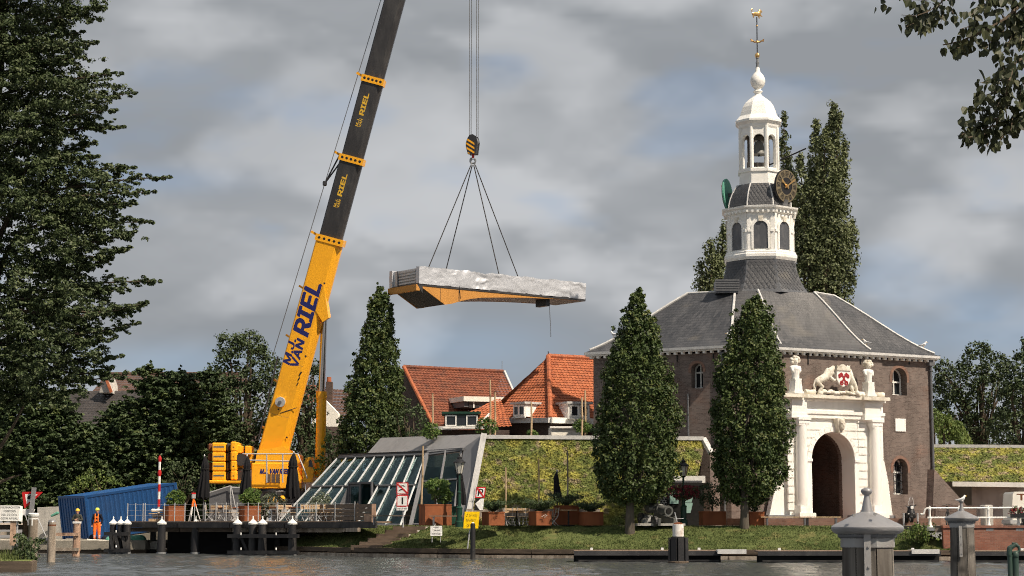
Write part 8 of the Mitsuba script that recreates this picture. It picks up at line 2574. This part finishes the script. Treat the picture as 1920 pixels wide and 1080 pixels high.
for k in range(330):       # boughs in layers, each drooping towards its end
    y0 = -90 + 825 * (k + rg.random()) / 330
    xm_ = np.interp(y0, ye, xe)
    x0 = rg.uniform(-210, xm_ - 90)
    ln = rg.uniform(70, 170) * mB
    yaw = rg.uniform(-1.5, .9)          # to the right and towards the viewer
    d = np.array([math.cos(yaw), math.sin(yaw) * .9, 0])
    o = A(x0, y0 - 6, YB - rg.uniform(0, 1.6))
    rise = .28 if y0 < 280 else (.05 if y0 < 480 else -.15)
    for q_ in np.linspace(.1, 1, 9):
        p_ = o + d * ln * q_ + [0, 0, (rise * q_ - .34 * q_ ** 2) * ln]
        e_ = A(0, 0, 1) * 0
        if p_[0] / p_[1] * F + 960 > np.interp(y0, ye, xe) + 12: break
        for _ in range(2):
            C.append((p_ + rg.normal(size=3) * [.20, .20, .07])[None]); R.append([.30 * (1.15 - .5 * q_)])
tips = [(197, 20, 30), (165, 60, 30), (195, 85, 15), (170, 110, 20), (228, 137, 30), (250, 175, 30), (215, 200, 20), (230, 245, 0), (170, 266, -10), (195, 300, 10), (250, 312, 15), (318, 332, 15), (290, 360, 8), (262, 385, 5), (285, 417, 0), (255, 435, -10), (235, 470, -14), (200, 490, -10), (300, 527, 5), (240, 540, 0), (272, 562, -14), (262, 575, -10), (262, 605, -10), (225, 630, -14), (237, 672, -26), (250, 700, -26), (205, 690, -30), (160, 730, -35), (110, 735, -35), (60, 745, -30)]
for tx_, ty_, rise in tips:
    big = (tx_, ty_) in ((318, 332), (300, 527), (250, 700), (250, 175), (262, 605), (285, 417), (290, 360), (228, 137))
    L = 260 if big else rg.uniform(120, 240)
    if not big: tx_ += rg.uniform(-14, 8); ty_ += rg.uniform(-8, 8)
    tipp = A(tx_, ty_, YB + rg.uniform(-2.2, 1.2))
    st_ = A(tx_ - L, ty_ + rise + 20, YB + rg.uniform(-1, 1))
    nseg = 22
    s = np.linspace(0, 1, nseg)
    p = st_ + (tipp - st_) * s[:, None]
    p[:, 2] -= np.sin(s * math.pi) * (.35 if rise < 0 else -.15)
    limbs.append(tube(p[::3], np.linspace(.07, .012, len(p[::3])), 5))
    for i in range(nseg):
        for _ in range(3):
            w = .80 * (1 - s[i]) ** .8 + .05
            C.append((p[i] + rg.normal(size=3) * [w * .6, w, w * .38])[None]); R.append([.10 + .26 * (1 - s[i])])
        if i % 2 == 0 and .35 < s[i] < .92:      # side twigs
            d = np.array([rg.uniform(.3, .9), rg.normal() * .6, rg.uniform(-.6, .5)]) * rg.uniform(.5, 1.5) * (1.25 - s[i])
            for q_ in (.4, .7, 1.0): C.append((p[i] + d * q_)[None]); R.append([.17 * (1.3 - q_)])
C, R = np.vstack(C), np.concatenate([np.asarray(r, float) for r in R])
part(bt_, 'crown', clumps(C, R, 26, .115, rg, up=1.0, flat=.48, droop=.3), 'm_leaf_left')
tb_ = A(-60, 1010, YB)
part(bt_, 'trunk', tube([[tb_[0], YB + .5, 0.2], [tb_[0] + .1, YB + .5, 5], [tb_[0] + .4, YB + .4, 10], A(-10, 200, YB + .4), A(20, -150, YB + .4)], [.55, .45, .38, .25, .12], 10), 'm_bark', smooth=True)
part(bt_, 'limbs', cat(limbs + [branches(np.array([tb_[0] + .3, YB + .4, 8.0 + k]), [A(x_, y_, YB + d_)], .14, rg, 7) for k, (x_, y_, d_) in enumerate(((60, 640, -1), (70, 560, 1), (80, 420, -1), (90, 350, 1), (60, 250, -1), (90, 160, 0)))]), 'm_bark')
part(bt_, 'limbs', cat([branches(np.array([tb_[0], YB + .5, 2.5]), [A(40, 890, YB + 1)], .12, rg, 6), branches(A(-20, 870, YB + .6), [A(52, 740, YB)], .1, rg, 6)]), 'm_bark')
# plants on the grassy spit
rg = np.random.default_rng(71)
sp = thing('bank_weeds', 'leafy weeds on the grassy spit round the white-capped timber post', 'weeds')
C = np.array([A(rg.normal(52, 13), rg.uniform(1005, 1062), 69 + rg.uniform(-.4, 2)) for _ in range(90)])
part(sp, 'leaves', clumps(C, np.full(len(C), .13), 12, .12, rg, up=.4, flat=1), 'm_leaf_tree')
part(sp, 'stems', cat([tube([[xat(x_, 69), 69.3, .3], A(x_ + 3, 1012, 69.3)], [.014, .006], 4) for x_ in (40, 47, 55, 62)]), 'm_bark')
gr2 = rg.uniform(-34, xat(72, 70), 9000); gy2 = rg.uniform(66.4, 80, 9000)
kp = gr2 < np.interp(gy2, [66, 69, 80], [xat(58, 69), xat(70, 69), xat(66, 80)])
gr2, gy2 = gr2[kp], gy2[kp]; n = len(gr2)
b = np.stack([gr2, gy2, np.full(n, .38)], -1)
h = rg.uniform(.08, .32, n) * (.4 + 1.2 * meshkit.noise(b * .6, 9)); d = unit(np.stack([rg.normal(size=n), rg.normal(size=n), np.zeros(n)], -1))
sd = np.cross(d, [0, 0, 1]) * .018
solo('spit_grass', 'rough grass growing over the spit at the left edge', 'grass', M(np.stack([b - sd, b + sd, b + d * h[:, None] * .4 + np.array([0, 0, 1]) * h[:, None]], 1).reshape(-1, 3), np.arange(3 * n).reshape(-1, 3)), 'm_grass', kind='stuff')
# tall weeds at the end of the bank, by the railing
wd = thing('bank_weeds', 'tall green weeds at the right end of the lawn by the white railing', 'weeds')
C = []
for k in range(120):
    px_ = rg.normal(1722, 16); Yw = 89.0 + rg.uniform(-.2, .8)
    x_ = xat(px_, Yw)
    z0 = bank_z(x_, Yw) if Yw > quay_y(x_) + .4 else .9
    z0 = max(z0, zat(1012, Yw)); top_ = rg.uniform(zat(996, Yw), zat(982, Yw))
    C.append([x_, Yw, z0 + (top_ - z0) * rg.random()])
C = np.array(C)
part(wd, 'leaves', clumps(C, np.full(len(C), .15), 12, .10, rg, up=.2, flat=1.3, droop=-.5), 'm_leaf_light')
part(wd, 'stems', cat([tube([[p_[0], p_[1], .9], [p_[0], p_[1], p_[2]]], .012, 3) for p_ in C[::4]]), 'm_bark')

# boughs of a near tree hanging into the top right corner
ot = thing('overhanging_tree', 'near tree whose dark leafy twigs hang into the top right corner', 'tree')
YO = 14.0
rg = np.random.default_rng(909)


def twig(pts, leaves, ln=.085, r=.006, spread=.05, dY=0.0):
    """a twig through photograph points; leaves hang from it"""
    P3 = np.array([A(x, y, YO + dY + .25 * math.sin(i * 1.7)) for i, (x, y) in enumerate(pts)])
    L = np.concatenate([[0], np.cumsum(np.linalg.norm(np.diff(P3, axis=0), axis=1))])
    s = rg.uniform(.05, 1, leaves) * L[-1]
    p = np.stack([np.interp(s, L, P3[:, k]) for k in range(3)], -1)
    return tube(P3, np.linspace(r, r * .35, len(P3)), 5), p


def leaf6(C, Nn, L, rg):
    n = len(C)
    Nn = unit(Nn)
    t = unit(np.cross(Nn, rg.normal(size=(n, 3)))); t = unit(t + [0, 0, -1.1])
    Nn = unit(Nn - t * np.sum(Nn * t, 1, keepdims=True))
    s = np.cross(Nn, t)
    out = [(0, 0), (.28, .36), (.62, .34), (1.0, 0), (.62, -.34), (.28, -.36)]
    v = np.stack([C + t * (a * L)[:, None] + s * (b * L)[:, None] + Nn * ((abs(b) * .3 - .18 * a * a) * L)[:, None] for a, b in out], 1).reshape(-1, 3)
    o = np.arange(n)[:, None] * 6
    f = np.hstack([o, o + 1, o + 2, o, o + 2, o + 3, o, o + 3, o + 4, o, o + 4, o + 5]).reshape(-1, 3)
    return M(v, f)


tw, lf_ = [], []
def addt(pts, n, dY=0.0, r=.006, sp=.028):
    m, p = twig(pts, int(n * 1.35), r=r, dY=dY)
    tw.append(m); lf_.append(p + rg.normal(size=p.shape) * sp)


# light spray
for pts, n in (([(1790, -30), (1762, 8), (1740, 22), (1716, 30), (1690, 28)], 20), ([(1762, 8), (1748, 35), (1738, 52)], 15), ([(1740, 22), (1722, 40), (1700, 50)], 15), ([(1766, 0), (1768, 25), (1764, 42)], 8), ([(1775, -10), (1785, 20), (1788, 26)], 6), ([(1716, 30), (1724, 55), (1722, 62)], 6), ([(1800, -10), (1735, 0), (1690, -2), (1650, -2)], 16), ([(1740, 22), (1720, 10), (1745, 5)], 10)):
    addt(pts, n, .6)
# middle bough
addt([(2010, -60), (1930, -5), (1885, 35), (1850, 55), (1800, 78), (1768, 84)], 60, r=.014)
for pts, n in (([(1885, 35), (1862, 10), (1840, 8), (1822, 28)], 26), ([(1850, 55), (1822, 48), (1800, 55)], 22), ([(1870, 45), (1862, 75), (1846, 92)], 22), ([(1905, 15), (1900, 60), (1885, 95), (1872, 103)], 30), ([(1930, -5), (1915, 40), (1912, 80)], 30), ([(1900, 0), (1870, -10), (1850, 0)], 26), ([(1925, 10), (1900, 30), (1880, 60)], 26), ([(1800, 78), (1790, 88)], 8), ([(1830, 65), (1810, 85), (1795, 90)], 18), ([(1940, 30), (1918, 65), (1914, 85)], 16)):
    addt(pts, n)
# lower bough
addt([(2030, 20), (1930, 105), (1905, 115), (1893, 150), (1880, 205), (1850, 250), (1815, 258)], 70, -.5, r=.012)
for pts, n in (([(1900, 118), (1880, 125), (1885, 140)], 14), ([(1893, 150), (1860, 152), (1838, 155)], 20), ([(1890, 165), (1850, 178), (1834, 182)], 20), ([(1885, 190), (1850, 205), (1812, 210)], 24), ([(1872, 222), (1840, 225), (1808, 232)], 22), ([(1865, 235), (1830, 245), (1803, 252)], 26), ([(1870, 225), (1865, 255), (1848, 275)], 22), ([(1885, 200), (1890, 240), (1872, 268)], 24), ([(1940, 130), (1915, 160), (1912, 200)], 24), ([(1925, 180), (1900, 215), (1895, 245)], 24), ([(1940, 195), (1918, 215), (1915, 228)], 18), ([(1905, 150), (1880, 175), (1870, 200)], 22)):
    addt(pts, n, -.5)
P_ = np.vstack(lf_)
part(ot, 'leaves', leaf6(P_, rg.normal(size=P_.shape) * .8 + [0, -.5, .7], rg.uniform(.045, .085, len(P_)), rg), 'm_leaf_near')
part(ot, 'twigs', cat(tw), 'm_bark')
part(ot, 'trunk', tube([[8.2, 7.0, 0], [8.1, 7.0, 3], [7.6, 7.6, 6.5], [7.0, 8.4, 9]], [.35, .28, .2, .08], 10), 'm_bark', smooth=True)
part(ot, 'limbs', cat([tube([[8.1, 7.0, 3.2], [6.9, 9.5, 4.9], [5.6, 12.5, 5.6], A(2010, -60, YO)], [.12, .08, .04, .014], 7), tube([[8.1, 7.0, 2.8], [7.2, 9.8, 4.2], [5.8, 12.5, 5.2], A(2030, 20, YO - .5)], [.11, .07, .035, .012], 7), tube([[7.6, 7.6, 6.5], [6.0, 10, 6.6], [4.6, 13, 6.1], A(1790, -30, YO + .6)], [.1, .06, .03, .008], 7)]), 'm_bark')
